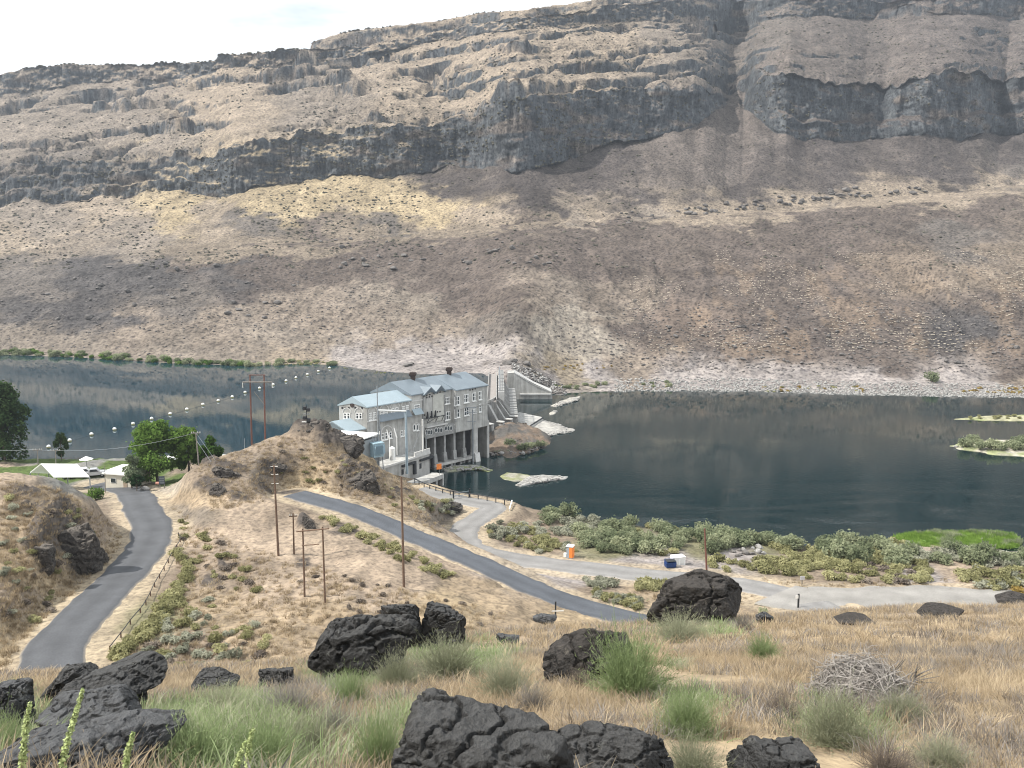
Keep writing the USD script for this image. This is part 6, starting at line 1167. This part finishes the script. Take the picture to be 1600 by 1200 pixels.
bp = np.array(bp); scatter("bar_cobbles", [("cobble", rock_mesh(rk, 1, 9, .12), R_PALE, False) for _ in range(3)], bp, rk.uniform(.2, .6, len(bp)), rk.random(len(bp)) * 6.28, rk.integers(0, 3, len(bp)), label="cobbles on the pale rock shelves and gravel bars")
# boulders set out by the river clearing
for i, (x, y, s, pale) in enumerate([(1152, 869, .5, 0), (1157, 868, .5, 0), (1165, 866.5, .85, 0), (1176, 866.5, .6, 0), (1187, 864, .8, 1), (1194, 866, .5, 1), (1155, 861, .5, 0), (1162, 860.5, .6, 1), (1177, 858.5, .5, 1), (1186, 857.5, .8, 1), (1181, 862, .4, 1), (1145, 863, .6, 0)]):
    p = on_ground(x, y, 100); copy("clearing_rock", (K_PALE if pale else K_ROCK)[i % 4], p + [0, 0, s * .3], i * 1.3, s, label=("white" if pale else "dark") + " " + "rock set around the sandy clearing in the riverside bushes", category="rock", group=("white" if pale else "dark") + " rocks round the clearing")
p = at(228, 772, Y=174); p[2] = ground_z(p[0], p[1]); copy("lawn_boulder", K_PALE[1], p + [0, 0, .4], .5, (.9, .8, .75), label="grey boulder at the edge of the roadside lawn by the round tree", category="boulder")

# ---------------------------------------------------------------- marker floats on the reservoir
kf = proto("float")
def cap(r, z0, z1, n=20, m=8):
    """A slice of a sphere between two heights, closed by flat discs."""
    th = np.linspace(math.asin(z0), math.asin(z1), m); prof = np.vstack([[0, r * z0], np.c_[r * np.cos(th), r * np.sin(th)], [0, r * z1]]); return trimesh.creation.revolve(prof, sections=n)
obj("shell", cap(.52, .09, .9999), M_WHITE, kf, smooth=40); obj("lower_shell", cap(.515, -.9999, .08), look("yellow_float", (.46, .42, .22), .5, .1, 2.0), kf, smooth=40); MB().tube((0, 0, .056), (0, 0, .066), .54, n=24).build("band", M_BLACK, kf)
FL = [(76, 697), (109, 687), (143, 677.5), (179, 669.5), (208, 661), (237, 653), (266, 645.5), (292, 638.5), (317, 631), (341, 625), (363, 619), (383, 612), (405.5, 605.5), (427, 600), (447, 594), (462.5, 589), (480.5, 584), (497.5, 579), (515, 574)]
fp_ = [at(x, y + 1, z=7.8) for x, y in FL]
for i, p in enumerate(fp_):
    lb = "round pale float in the marker line across the reservoir"
    if i == 0: lb = "nearest float of the marker line, close to the slender dark tree"
    elif i == len(FL) - 1: lb = "farthest float of the marker line, at the far shore bushes"
    copy("marker_float", kf, p, rk.random() * 6, 1.0, label=lb, category="marker float", group="floats across the reservoir" if 0 < i < len(FL) - 1 else None)
m = MB()
for a, b in zip(fp_[:-1], fp_[1:]): m.tube(a - [0, 0, .25], b - [0, 0, .25], .025, n=4)
thing_mesh("float_cable", m.mesh(), M_BLACK, "dark cable joining the line of floats across the reservoir", "cable")

# ---------------------------------------------------------------- park buildings and cars
sl = thing("picnic_shelter", label="open shelter with broad white roof at the left of the park", category="shelter"); zt = 13.2
r4 = [at(47, 739, z=12.6), at(105, 741, z=12.6), at(121, 726, z=15.0), at(64, 725.5, z=15.0)]
e1 = r4[1]; e0_ = r4[0]; rb = r4[2] + (r4[2] - r4[1]) * [1, 1, 0] + [0, 0, -2.4]; ra = r4[3] + (r4[3] - r4[0]) * [1, 1, 0] + [0, 0, -2.4]
MB().prism(r4, 0, vec=(0, 0, .18)).build("roof", M_WHITE, sl); MB().prism([r4[3], r4[2], rb, ra], 0, vec=(0, 0, .18)).build("roof", M_WHITE, sl)
MB().prism([e1 + [-.1, .1, -.05], r4[2] + [-.1, 0, -.05], rb + [-.1, -.1, -.05]], 0, vec=(-.2, 0, 0)).build("gable", look("gable_grey", (.33, .34, .36), .7, .08, 2.0), sl)
for q in (e0_, (e0_ + e1) / 2, e1, rb, ra): MB().tube(np.r_[q[:2] * .999, 9.0], np.r_[q[:2] * .999, 12.6], .13).build("post", M_STEEL, sl)
hc = at(186, 764, z=10.5); hs = thing("cream_house", np.r_[hc[:2], ground_z(hc[0], hc[1])], rz=-.25, label="cream coloured low house with white eaves behind the pale willow", category="house")
MB().box((0, 3, 1.4), (6.5, 6, 3.0)).build("wall", look("cream_paint", (.58, .54, .46), .8, .06, 1.0), hs); MB().box((0, 3, 3.05), (7.3, 6.8, .25)).box((0, 3, 3.4), (6.0, 5.2, .5)).build("roof", M_WHITE, hs)
MB().box((1.6, -.02, 1.1), (.95, .08, 2.1)).build("door", look("tan_door", (.35, .27, .2), .6, .1, 2.0), hs); w_ = MB().box((-1.2, -.02, 1.6), (1.3, .08, 1.1)).build("window", M_WHITE, hs); MB().box((-1.2, -.07, 1.6), (1.1, .04, .9)).build("pane", M_PANE, w_)
um = at(136, 733, z=10.2); u_ = thing("sunshade", um, label="small white pointed sunshade right of the shelter", category="umbrella"); MB().tube((0, 0, -.5), (0, 0, 2.6), .06).build("pole", M_STEEL, u_); MB().tube((0, 0, 2.3), (0, 0, 3.0), 1.5, .06, n=10).build("canopy", M_WHITE, u_)
CARW = look("white_car_paint", (.72, .72, .72), .25, .03, 2.0, spec=.6); TYRE = look("tyre_rubber", (.02, .02, .02), .8, .2, 3.0); CARS_ = look("silver_car_paint", (.38, .39, .41), .25, .05, 2.0, spec=.6)
def car(p, rz, kind, label, paint):
    t = thing("parked_car", p, rz, label=label, category="car"); L = 4.6 if kind != "pickup" else 5.6
    if kind == "pickup": prof = [(-2.8, .45), (-2.8, 1.15), (-.9, 1.2), (-.7, 1.8), (.7, 1.82), (1.2, 1.2), (2.6, 1.1), (2.8, .8), (2.8, .45)]; glass = [(-.72, 1.24), (-.6, 1.72), (.62, 1.74), (1.05, 1.24)]
    elif kind == "suv": prof = [(-2.3, .4), (-2.35, 1.1), (-2.1, 1.75), (.3, 1.8), (1.0, 1.15), (2.2, 1.0), (2.3, .4)]; glass = [(-2.08, 1.15), (-1.95, 1.66), (.2, 1.7), (.8, 1.16)]
    else: prof = [(-2.2, .35), (-2.25, .95), (-1.4, 1.05), (-.8, 1.45), (.4, 1.45), (1.2, .98), (2.2, .85), (2.25, .35)]; glass = [(-1.2, 1.02), (-.72, 1.38), (.35, 1.38), (1.0, 1.0)]
    MB().prism([(x, -.88, z) for x, z in prof], 0, vec=(0, 1.76, 0)).build("body", paint, t)
    for y in (-.90, .885): MB().prism([(x, y, z) for x, z in glass], 0, vec=(0, .015, 0)).build("side_window", M_PANE, t)
    for x in (-L * .31, L * .31):
        for y in (-.9, .7): w = MB().tube((x, y, .36), (x, y + .2, .36), .36, n=14).build("wheel", TYRE, t); MB().tube((x, y - .01, .36), (x, y + .21, .36), .2, n=10).build("rim", M_STEEL, w)
    x = prof[-1][0]; MB().box((x - .02, -.6, .72), (.08, .35, .16)).build("headlight", M_WHITE, t); MB().box((x - .02, .6, .72), (.08, .35, .16)).build("headlight", M_WHITE, t)
for px, py, rz, kd, lb, pa in [(112, 748, .3, "sedan", "white car nearest the shelter in the row of parked cars", CARW), (122.5, 751, .55, "sedan", "white car second from the shelter, nose towards the road", CARW), (134, 750, .45, "suv", "white estate car in the middle of the parked row", CARW), (147, 749, .35, "pickup", "silver pickup truck at the right end of the parked row", CARS_)]:
    p = at(px, py, Y=192); p[2] = ground_z(p[0], p[1]); car(p, rz, kd, lb, pa)
for (px, py, w, lb) in [(276, 733, 5.2, "white trailer half hidden under the largest green tree"), (357, 722, 4.6, "white camper roof at the left foot of the knoll")]:
    p = at(px, py, Y=205); gz = ground_z(p[0], p[1]); p[2] = max(p[2], gz); t = thing("trailer", [p[0], p[1], gz], .2, label=lb, category="trailer"); h = p[2] - gz + 1.6
    MB().box((0, 0, (h + .7) / 2), (w, 2.3, h - .7)).build("body", M_WHITE, t); MB().box((-w * .2, -1.16, h * .65), (.9, .05, .6)).build("window", M_PANE, t)
    for x in (-.6, .6): MB().tube((x, -1.2, .36), (x, -.95, .36), .36, n=12).build("wheel", TYRE, t)
ks = at(254, 769, z=11.2); ks[2] = ground_z(ks[0], ks[1]); t = thing("kiosk_sign", ks, .1, label="dark grey information board on two legs beside the junction", category="sign")
for s in (-.45, .45): MB().box((s, 0, .5), (.14, .14, 1.4)).build("leg", WOOD_G, t)
MB().box((0, -.02, 1.75), (1.15, .14, 1.7)).build("panel", look("slate_panel", (.06, .07, .085), .6, .1, 3.0), t)
for i in range(3): MB().box((0, -.11, 1.25 + .45 * i), (.9, .03, .28)).build("notice", look("notice_grey", (.16, .18, .2), .6, .1, 3.0) if i == 0 else "/World/Looks/notice_grey", t)
p = at(247, 762, Y=176); p[2] = ground_z(p[0], p[1]); t = thing("post_box", p, label="small pale red box on a post left of the information board", category="box"); MB().box((0, 0, .5), (.12, .12, 1.0)).build("post", WOOD_G, t); MB().box((0, 0, 1.15), (.8, .5, .35)).build("box", look("faded_red", (.55, .28, .22), .6, .1, 2.0), t)

# ---------------------------------------------------------------- foreground: boulders
rb_ = np.random.default_rng(77)
def boulder(x0, x1, ytop, ybase, mat, label, seed, depth=.85, tilt=0.0, rz=0.0, ymin=1.2, sink=.22, sub=6, rough=.14, planes=6, Y=None, lean=(0, 0)):
    px = (x0 + x1) / 2; p = on_ground(px, ybase, ymin) if Y is None else at(px, ybase, Y=Y); rg_ = np.random.default_rng(seed)
    w = (x1 - x0) * p[1] / FPX * 1.04; yt_ = p[1] + w * depth * .42; h = EYE + float(ray(px, ytop)[1]) * yt_ - p[2]
    s0 = trimesh.creation.icosphere(sub, 1.0); dd_ = s0.vertices; nb = np.vstack([np.eye(3), -np.eye(3)]) + rg_.normal(size=(6, 3)) * .42; nb = np.vstack([nb, rg_.normal(size=(planes, 3))]); nb /= np.linalg.norm(nb, axis=1, keepdims=True); ob = np.r_[.60 + .14 * rg_.random(6), .66 + .22 * rg_.random(planes)]
    rr_ = np.minimum(1 / ((np.maximum(dd_ @ nb.T, 1e-3) / ob) ** 40).sum(1) ** (1 / 40), 1.2); rr_ = rr_ * (1 + rough * .9 * (fbm(dd_ * 1.6 + seed, 2, seed) - .5)); rdg = 1 - np.abs(2 * fbm(dd_ * 3.1 + seed * 2, 4, seed + 5) - 1); rr_ = rr_ * 1.0; m = trimesh.Trimesh(dd_ * rr_[:, None], s0.faces, process=False); d = m.vertices / np.linalg.norm(m.vertices, axis=1, keepdims=True)
    v = m.vertices * 1.0
    v = (v - v.min(0)) / (v.max(0) - v.min(0)) - .5; v[:, 0] += lean[0] * v[:, 2]; v[:, 2] += lean[1] * v[:, 0]; v = (v - v.min(0)) / (v.max(0) - v.min(0)) - .5
    H2 = h * (1 + sink); v = v * [w, w * depth, H2]; v[:, 2] += H2 / 2 - h * sink
    tm_ = trimesh.Trimesh(v, m.faces, process=False); nn_ = tm_.vertex_normals; L1 = .42 * min(w, H2 * 1.4); f1 = fbm(v / L1 + seed, 5, seed + 1) - .5; f2 = 1 - np.abs(2 * fbm(v / (L1 * .6) + seed * 3, 4, seed + 2) - 1); v = v + nn_ * (f1 * .16 * L1 * 1.6 - .10 * L1 * sstep(.86, .99, f2) + .035 * L1 * (fbm(v / (L1 * .12), 3, seed + 3) - .5) * 2)[:, None]
    q = p + (np.array([0, w * depth * .62, -.18 * h]) if mat is globals().get("R_CROP") else np.array([0, w * depth * .32, 0])); pr = obj("rock_outcrop" if mat is globals().get("R_CROP") else "boulder", (v, m.faces), mat, smooth=38, label=label, category="rock outcrop" if mat is globals().get("R_CROP") else "boulder"); setx(pr, q, rz); return q
boulder(48, 140, 1036, 1108, R_BAS, "black rough boulder behind the left foreground group, beside the road's end", 3, ymin=4)
boulder(70, 242, 1033, 1122, R_BAS, "large black boulder of the left foreground group with grey sloping top", 8, lean=(.2, .3), depth=1.0)
boulder(18, 215, 1078, 1168, R_GREY, "flat grey slab in the middle of the left foreground group", 12, depth=.9, lean=(0, .25), rough=.08)
boulder(-70, 258, 1122, 1225, R_GREY, "broad grey boulder at the bottom left corner", 15, depth=.7, sink=.35)
boulder(-45, 44, 1064, 1150, R_GREY, "grey boulder cut by the left edge of the frame", 18)
boulder(180, 226, 1082, 1116, R_BAS, "small flat-topped black rock at the right of the left foreground group", 21)
boulder(286, 368, 1053, 1088, R_BAS, "low black rock half hidden in grass right of the left group", 24)
boulder(396, 462, 1036, 1080, R_BAS, "split dark rock at the grassy edge left of the largest pair", 27, lean=(.3, 0))
boulder(590, 658, 937, 1022, R_BAS, "rounded grey-black boulder leaning behind the big left-centre boulder", 33, rough=.08)
boulder(652, 728, 944, 1016, R_BAS, "squarish dark boulder right of the leaning pair", 36, rough=.1)
boulder(476, 656, 948, 1062, R_BAS, "big angular black boulder in the centre left foreground", 30, depth=.8, lean=(.1, -.15))
boulder(846, 994, 970, 1066, R_BRN, "dark brown boulder with flat tilted top behind the large green shrub", 39, lean=(.0, .32), rough=.07)
boulder(1008, 1177, 896, 976, R_BRN, "biggest dark boulder standing on the brow before the gravel road", 42, depth=.7, rough=.14)
boulder(604, 905, 1098, 1262, R_BAS, "large black boulder at the bottom centre edge", 46, depth=.8, sink=.3, lean=(0, -.12))
boulder(850, 1075, 1138, 1240, R_BAS, "low black rock tailing off right of the bottom centre boulder", 49, sink=.4)
boulder(1145, 1285, 1160, 1240, R_BAS, "dark rock peeping in at the bottom edge right of centre", 52, sink=.3)
boulder(1438, 1516, 947, 967, R_BRN, "low dark rock in the dry grass at the right brow", 55)
boulder(1308, 1370, 963, 977, R_BRN, "low brown rock sunk in dry grass left of the right brow rock", 58)
boulder(1558, 1620, 926, 946, R_BRN, "dark rock at the far right end of the grass brow", 61)
boulder(832, 872, 958, 978, R_GREY, "small grey rock on the brow between two boulders", 64)
boulder(774, 812, 988, 1010, R_GREY, "small grey rock in the grass right of the squarish boulder", 67)
boulder(1180, 1214, 955, 976, R_GREY, "small grey rock just right of the biggest boulder", 69)

R_CROP = rock_look("outcrop_rock", (.024, .021, .019), (.12, .105, .093), .7, (.15, .13, .11), (.15, .128, .105))
for i, (x0, x1, yt, yb, dp_q, lb) in enumerate([(70, 142, 806, 886, .7, "largest dark outcrop in the cut face left of the curving road"), (126, 162, 850, 884, .7, "dark outcrop at the lower right of the cut face by the road"), (44, 80, 846, 886, .7, "dark outcrop at the lower left of the cut face"), (462, 512, 655, 684, .8, "dark rock outcrop under the siren on the knoll's crest"), (496, 566, 676, 704, .5, "long dark outcrop below the knoll's crest on the powerhouse side"), (536, 596, 728, 772, .45, "dark broken outcrop low on the knoll above the branch road"), (326, 380, 724, 752, .6, "grey rock outcrop on the knoll's left shoulder"), (318, 352, 752, 778, .6, "grey rock outcrop low on the knoll's left shoulder"), (396, 446, 716, 736, .5, "grey ledge of rock in the middle of the knoll's near face"), (690, 722, 782, 800, .6, "dark rock at the toe of the knoll by the riverside road"), (468, 492, 804, 828, .7, "dark rock at the near verge where the branch road appears")]):
    boulder(x0, x1, yt, yb, R_CROP, lb, 200 + i * 7, depth=dp_q, ymin=60, sink=.55, sub=5, rough=.34, planes=10)
# ---------------------------------------------------------------- foreground: grass and shrubs
rf = np.random.default_rng(99)
def strew(n, y0, y1, amax=.72):
    y = np.sqrt(rf.uniform(y0 ** 2, y1 ** 2, n)); a = rf.uniform(-amax, amax, n); x = a * y; return np.stack([x, y, ground_z(x, y)], 1)
G_NEAR = [blades(rf, 30, .16, .22, 1.3, .0036, 3) for _ in range(4)]; G_FAR = [blades(rf, 24, .24, .25, 1.2, .0085, 2) for _ in range(4)]
def greenness(p):
    px, py = proj(p); j = (fbm(p / .9, 3, 171) - .5) * 2.2; g_ = np.zeros(len(p))
    for cx, cy, rx, ry, s in [(350, 1170, 190, 75, 1.0), (10, 1140, 60, 60, 1), (560, 1060, 120, 40, .5), (720, 1030, 130, 45, .55), (800, 1190, 420, 45, .55), (1100, 985, 110, 30, .5), (1000, 1060, 130, 60, .45), (1290, 1140, 150, 60, .5), (1080, 1120, 90, 50, .6), (640, 1150, 110, 60, .6)]:
        g_ = np.maximum(g_, s * np.exp(-((px - cx) / rx) ** 2 - ((py - cy) / ry) ** 2))
    return g_ + j * .3
for nm, T_, n, y0, y1, sc in (("dry_grass", G_NEAR, 11000, 3.0, 18, (.5, 1.15)), ("dry_grass", G_FAR, 21000, 16.5, 60, (.6, 1.25))):
    p = strew(n, y0, y1); bare = fbm(p / 2.4, 3, 173); keep = bare > .33; p = p[keep]; g_ = greenness(p)
    d = p[g_ < .38]; e = p[g_ >= .38]; s_ = rf.uniform(*sc, len(d)) * (.7 + .6 * fbm(d / 1.5, 2, 175))
    far = "far edge of the" if y0 > 10 else "nearest"
    L_ = rf.random(len(d)) * .5 + fbm(d / 2.0, 3, 179) > .82
    gd_ = d[L_]; scatter('dead_grass', [("grass_tuft", t, L_GREYTW if i % 2 else L_BROWN, False) for i, t in enumerate(T_)], gd_, rf.uniform(.6, 1.2, len(gd_)), rf.uniform(0, 6.28, len(gd_)), rf.integers(0, 4, len(gd_)), label=f'grey dead grass on the {far} foreground slope'); d, s_ = d[~L_], s_[~L_]
    scatter(nm, [("grass_tuft", t, L_STRAW, False) for t in T_], d, s_, rf.uniform(0, 6.28, len(d)), rf.integers(0, 4, len(d)), label=f"dry straw grass on the {far} foreground slope")
    scatter("green_grass", [("grass_tuft", t, L_FEATHER if i % 2 else L_GREYGR, False) for i, t in enumerate(T_)], e, rf.uniform(.7, 1.3, len(e)), rf.uniform(0, 6.28, len(e)), rf.integers(0, 4, len(e)), label=f"grey-green grass on the {far} foreground slope")
def feather(seed, n=900, w=.0032, leafn=9000, up=.25):
    """Stems fanning out into a rounded clump, set with fine leaves."""
    r = np.random.default_rng(seed); d = r.normal(size=(n, 3)); d[:, 2] = np.abs(d[:, 2]) + up; d /= np.linalg.norm(d, axis=1, keepdims=True); L = (.62 + .38 * r.random(n)) * (.8 + .35 * fbm(d * 2.2 + seed, 2, seed)); seg = 4; t = np.linspace(0, 1, seg + 1)
    b0 = r.normal(size=(n, 3)) * [.07, .07, 0]; bend = r.normal(size=(n, 3)) * .12; P_ = b0[:, None] + d[:, None] * (L[:, None] * t)[..., None] * [.62, .62, 1] + bend[:, None] * (t ** 2)[None, :, None] * L[:, None, None]
    sd = np.cross(d, r.normal(size=(n, 3))); sd /= np.linalg.norm(sd, axis=1, keepdims=True); ww = w * (1 - .8 * t)[None, :, None]; v = np.stack([P_ - sd[:, None] * ww, P_ + sd[:, None] * ww], 2).reshape(n, -1, 3); m = 2 * (seg + 1); f = []
    for s in range(seg): f += [[2 * s, 2 * s + 1, 2 * s + 3], [2 * s, 2 * s + 3, 2 * s + 2]]
    f = (np.array(f)[None] + (np.arange(n) * m)[:, None, None]).reshape(-1, 3)
    k = r.integers(0, n, leafn); s = r.integers(1, seg, leafn); t_ = r.random((leafn, 1)); c = P_[k, s] * (1 - t_) + P_[k, s + 1] * t_; ld = d[k] * .7 + r.normal(size=(leafn, 3)) * .6 + [0, 0, .4]; ld /= np.linalg.norm(ld, axis=1, keepdims=True); ls = np.cross(ld, r.normal(size=(leafn, 3))); ls /= np.linalg.norm(ls, axis=1, keepdims=True); LL = .03 + .05 * r.random((leafn, 1))
    lv = np.stack([c - ls * w * 1.1, c + ls * w * 1.1, c + ld * LL], 1).reshape(-1, 3); return join((v.reshape(-1, 3), f), (lv, np.arange(leafn * 3).reshape(-1, 3)))
def kinds_of(name, mat, meshes, part="stems"):
    out = []
    for me in meshes: k = proto(name); obj(part, me, mat, k); out.append(k)
    return out
K_FEA = kinds_of("feathery_shrub", L_FEATHER, [feather(s) for s in (1, 2)]); K_FEG = kinds_of("grey_shrub", L_GREYGR, [feather(s, 800, leafn=7000) for s in (4, 5)]); K_DEAD = kinds_of("dead_shrub", L_GREYTW, [feather(s, 700, .0032, 1800, .05) for s in (7, 8)]); K_BRN = kinds_of("brown_shrub", L_BROWN, [feather(s, 700, .003, 2200) for s in (9,)])
def fshrub(px, pyb, w, h, kinds, name, label, cat, i=0, grp=None, ymin=1.3):
    p = on_ground(px, pyb, ymin); k = p[1] / FPX; copy(name, kinds[i % len(kinds)], p - [0, 0, .03], rf.random() * 6.28, (w * k / 1.15, w * k / 1.15, h * k / .86), label=label, category=cat, group=grp)
for i, (x, y, w, h, kd, nm, lb) in enumerate([
    (985, 1092, 165, 128, K_FEA, "feathery_shrub", "largest feathery green shrub in front of the brown tilted boulder"), (1072, 1148, 120, 84, K_FEA, "feathery_shrub", "feathery green shrub below and right of the largest green shrub"), (1192, 1032, 70, 48, K_FEA, "feathery_shrub", "small round green shrub in the dry grass below the biggest boulder"),
    (1060, 1004, 130, 52, K_FEG, "feathery_shrub", "grey-green shrub at the foot of the biggest boulder"), (1305, 1165, 165, 92, K_FEG, "feathery_shrub", "wide grey-green shrub below the grey tumbleweed dome"), (1410, 1125, 110, 55, K_FEG, "feathery_shrub", "low grey-green shrub right of the tumbleweed dome"),
    (545, 1104, 90, 62, K_FEA, "feathery_shrub", "green shrub in front of the big angular black boulder"), (700, 1062, 150, 78, K_FEG, "feathery_shrub", "grey-green shrub below the squarish dark boulder"), (790, 1090, 130, 75, K_FEG, "feathery_shrub", "grey-green shrub left of the brown tilted boulder"), (620, 1078, 110, 70, K_FEG, "feathery_shrub", "grey-green shrub under the right end of the angular boulder"),
    (300, 1210, 190, 112, K_FEA, "feathery_shrub", "bright green shrub at the bottom edge right of the corner boulder"), (410, 1206, 170, 104, K_FEA, "feathery_shrub", "bright green shrub second from the corner boulder at the bottom edge"), (255, 1165, 110, 70, K_FEA, "feathery_shrub", "bright green shrub against the left foreground boulders"), (480, 1180, 120, 70, K_FEG, "feathery_shrub", "pale green shrub between bottom centre boulder and the bright shrubs"),
    (590, 1206, 110, 120, K_FEA, "feathery_shrub", "green shrub against the left side of the bottom centre boulder"), (8, 1185, 90, 90, K_FEA, "feathery_shrub", "green shrub at the left edge above the corner boulder"), (345, 1115, 100, 55, K_FEG, "feathery_shrub", "grey-green shrub right of the left boulder group"),
    (940, 1215, 170, 80, K_FEG, "feathery_shrub", "grey-green shrub growing over the low bottom rock"), (1080, 1215, 150, 80, K_FEG, "feathery_shrub", "grey-green shrub at the bottom edge between two dark rocks"), (790, 1215, 120, 55, K_FEA, "feathery_shrub", "green sprigs before the bottom centre boulder"), (1470, 1200, 130, 60, K_FEG, "feathery_shrub", "grey-green shrub at the bottom edge on the right"),
    (455, 1118, 150, 72, K_DEAD, "dead_shrub", "pale grey dead shrub below the split dark rock"), (530, 1145, 110, 55, K_DEAD, "dead_shrub", "pale grey dead shrub beside the green shrub by the angular boulder"), (830, 1110, 100, 55, K_DEAD, "dead_shrub", "pale dead shrub left of the largest green shrub"), (1220, 1120, 110, 48, K_BRN, "dead_shrub", "brown dead twigs left of the tumbleweed dome"), (1385, 1205, 150, 60, K_BRN, "dead_shrub", "brown dead shrub at the bottom edge below the wide shrub"), (640, 1020, 60, 40, K_DEAD, "dead_shrub", "pale dead twigs between the boulders of the left-centre group"), (1160, 985, 60, 34, K_DEAD, "dead_shrub", "pale dry twigs under the right side of the biggest boulder"), (905, 1075, 60, 45, K_BRN, "dead_shrub", "dry stems under the front of the brown tilted boulder")]):
    fshrub(x, y, w, h, kd, nm, lb, "shrub", i)
# tumbleweed dome of tangled grey twigs
p = on_ground(1345, 1088, 1.3); k = p[1] / FPX; r = np.random.default_rng(3); n = 1700; d = r.normal(size=(n, 3)); d[:, 2] = np.abs(d[:, 2]); d /= np.linalg.norm(d, axis=1, keepdims=True)
rad = np.array([82 * k, 70 * k, 66 * k]); seg = 6; t = np.linspace(-1, 1, seg + 1); tn = np.cross(d, r.normal(size=(n, 3))); tn /= np.linalg.norm(tn, axis=1, keepdims=True); tn = tn + .55 * r.normal(size=(n, 3)); tn /= np.linalg.norm(tn, axis=1, keepdims=True); rr = r.random(n) ** .4
C0 = d * rr[:, None]; Ls = .35 + .55 * r.random(n); pts_ = C0[:, None] + tn[:, None] * (Ls[:, None] * t)[..., None] - d[:, None] * (.5 * (Ls[:, None] * t) ** 2)[..., None]; pts_[..., 2] = np.maximum(pts_[..., 2], .0); pts_ = pts_ * rad * (.88 + .2 * fbm(pts_ * 2.2, 2, 5))[..., None]
sd = np.cross(tn, r.normal(size=(n, 3))); sd /= np.linalg.norm(sd, axis=1, keepdims=True); wv = .0042; lo_, hi_ = pts_ - sd[:, None] * wv, pts_ + sd[:, None] * wv; v = np.stack([lo_, hi_], 2).reshape(-1, 3); f = []
for s in range(seg): f += [[2 * s, 2 * s + 1, 2 * s + 3], [2 * s, 2 * s + 3, 2 * s + 2]]
f = (np.array(f)[None] + (np.arange(n) * 2 * (seg + 1))[:, None, None]).reshape(-1, 3)
pr = obj("tumbleweed", (v, f), L_GREYTW, label="grey dome of tangled dead tumbleweed in the dry grass", category="tumbleweed"); setx(pr, p - [0, 0, .03])
# pale bare sticks beside it
m = MB()
for i in range(16):
    q = on_ground(1400 + rf.uniform(-20, 30), 1075, 1.3); e = at(1415 + rf.uniform(-45, 60), 1045 + rf.uniform(-25, 30), Y=q[1] + rf.uniform(-.1, .1)); c = (q + e) / 2 + rf.normal(size=3) * .05; m.tube(q, c, .014, .010, n=5).tube(c, e, .010, .003, n=5)
thing_mesh("bare_branch", m.mesh(), L_GREYTW, "pale bare branches sticking out right of the tumbleweed dome", "branch")
# tall leafy flower stalks close to the camera
def stalk(x0, y0, x1, y1, Y, label):
    a = at(x0, y0, Y=Y); b = at(x1, y1, Y=Y); base = a + (a - b) * .3; base[2] = min(base[2], ground_z(base[0], base[1])); t = thing("flower_stalk", base, label=label, category="flower stalk"); d = b - base; L = np.linalg.norm(d); n = 12
    tt = np.linspace(0, 1, n + 1); sway = np.stack([.012 * np.sin(tt * 5 + x0), .01 * np.cos(tt * 4), 0 * tt], 1); P = d * tt[:, None] + sway; m = MB()
    for i in range(n): m.tube(P[i], P[i + 1], .008 * (1 - .6 * tt[i]), .008 * (1 - .6 * tt[i + 1]), n=6)
    m.build("stem", L_FEATHER, t); r = np.random.default_rng(int(x0)); c = []; 
    for i in range(46):
        u = .25 + .75 * i / 46; c.append([np.interp(u, tt, P[:, k]) for k in range(3)])
    c = np.array(c); s = .020 * (1.15 - .6 * np.linspace(0, 1, 46)); v, f = leaf_cloud(r, c + [0, 0, 5], np.stack([s, s, s * .8], 1), 560, .010, shell=.3); v[:, 2] -= 5
    obj("leaves", (v, f), look("stalk_leaf", (.36, .42, .18), .7, .25, 30.0) if not stage.GetPrimAtPath("/World/Looks/stalk_leaf") else "/World/Looks/stalk_leaf", t)
stalk(25, 1200, 52, 1096, 4.2, "leafy pale green stalk nearest the left edge"); stalk(97, 1200, 127, 1074, 4.2, "tallest leafy pale green stalk before the left boulders"); stalk(197, 1200, 206, 1143, 4.3, "leafy stalk before the right end of the corner boulder"); stalk(366, 1205, 384, 1157, 4.3, "short leafy stalk before the bright green shrubs"); stalk(384, 1205, 398, 1136, 4.4, "leafy stalk farthest right before the bright green shrubs")

# ---------------------------------------------------------------- haze
HAZE = usdkit.material(stage, "/World/Looks/haze_look", {"v": ("principled_volume", {"color": (.80, .88, 1.0), "density": .00009, "anisotropy": .2})}, volume="v.volume")
_hb = trimesh.creation.box((5000, 2600, 480)); _hb.apply_translation((0, 800, -8 + 240))
obj("haze", _hb, HAZE, kind="stuff", label="thin blue haze in the canyon air")
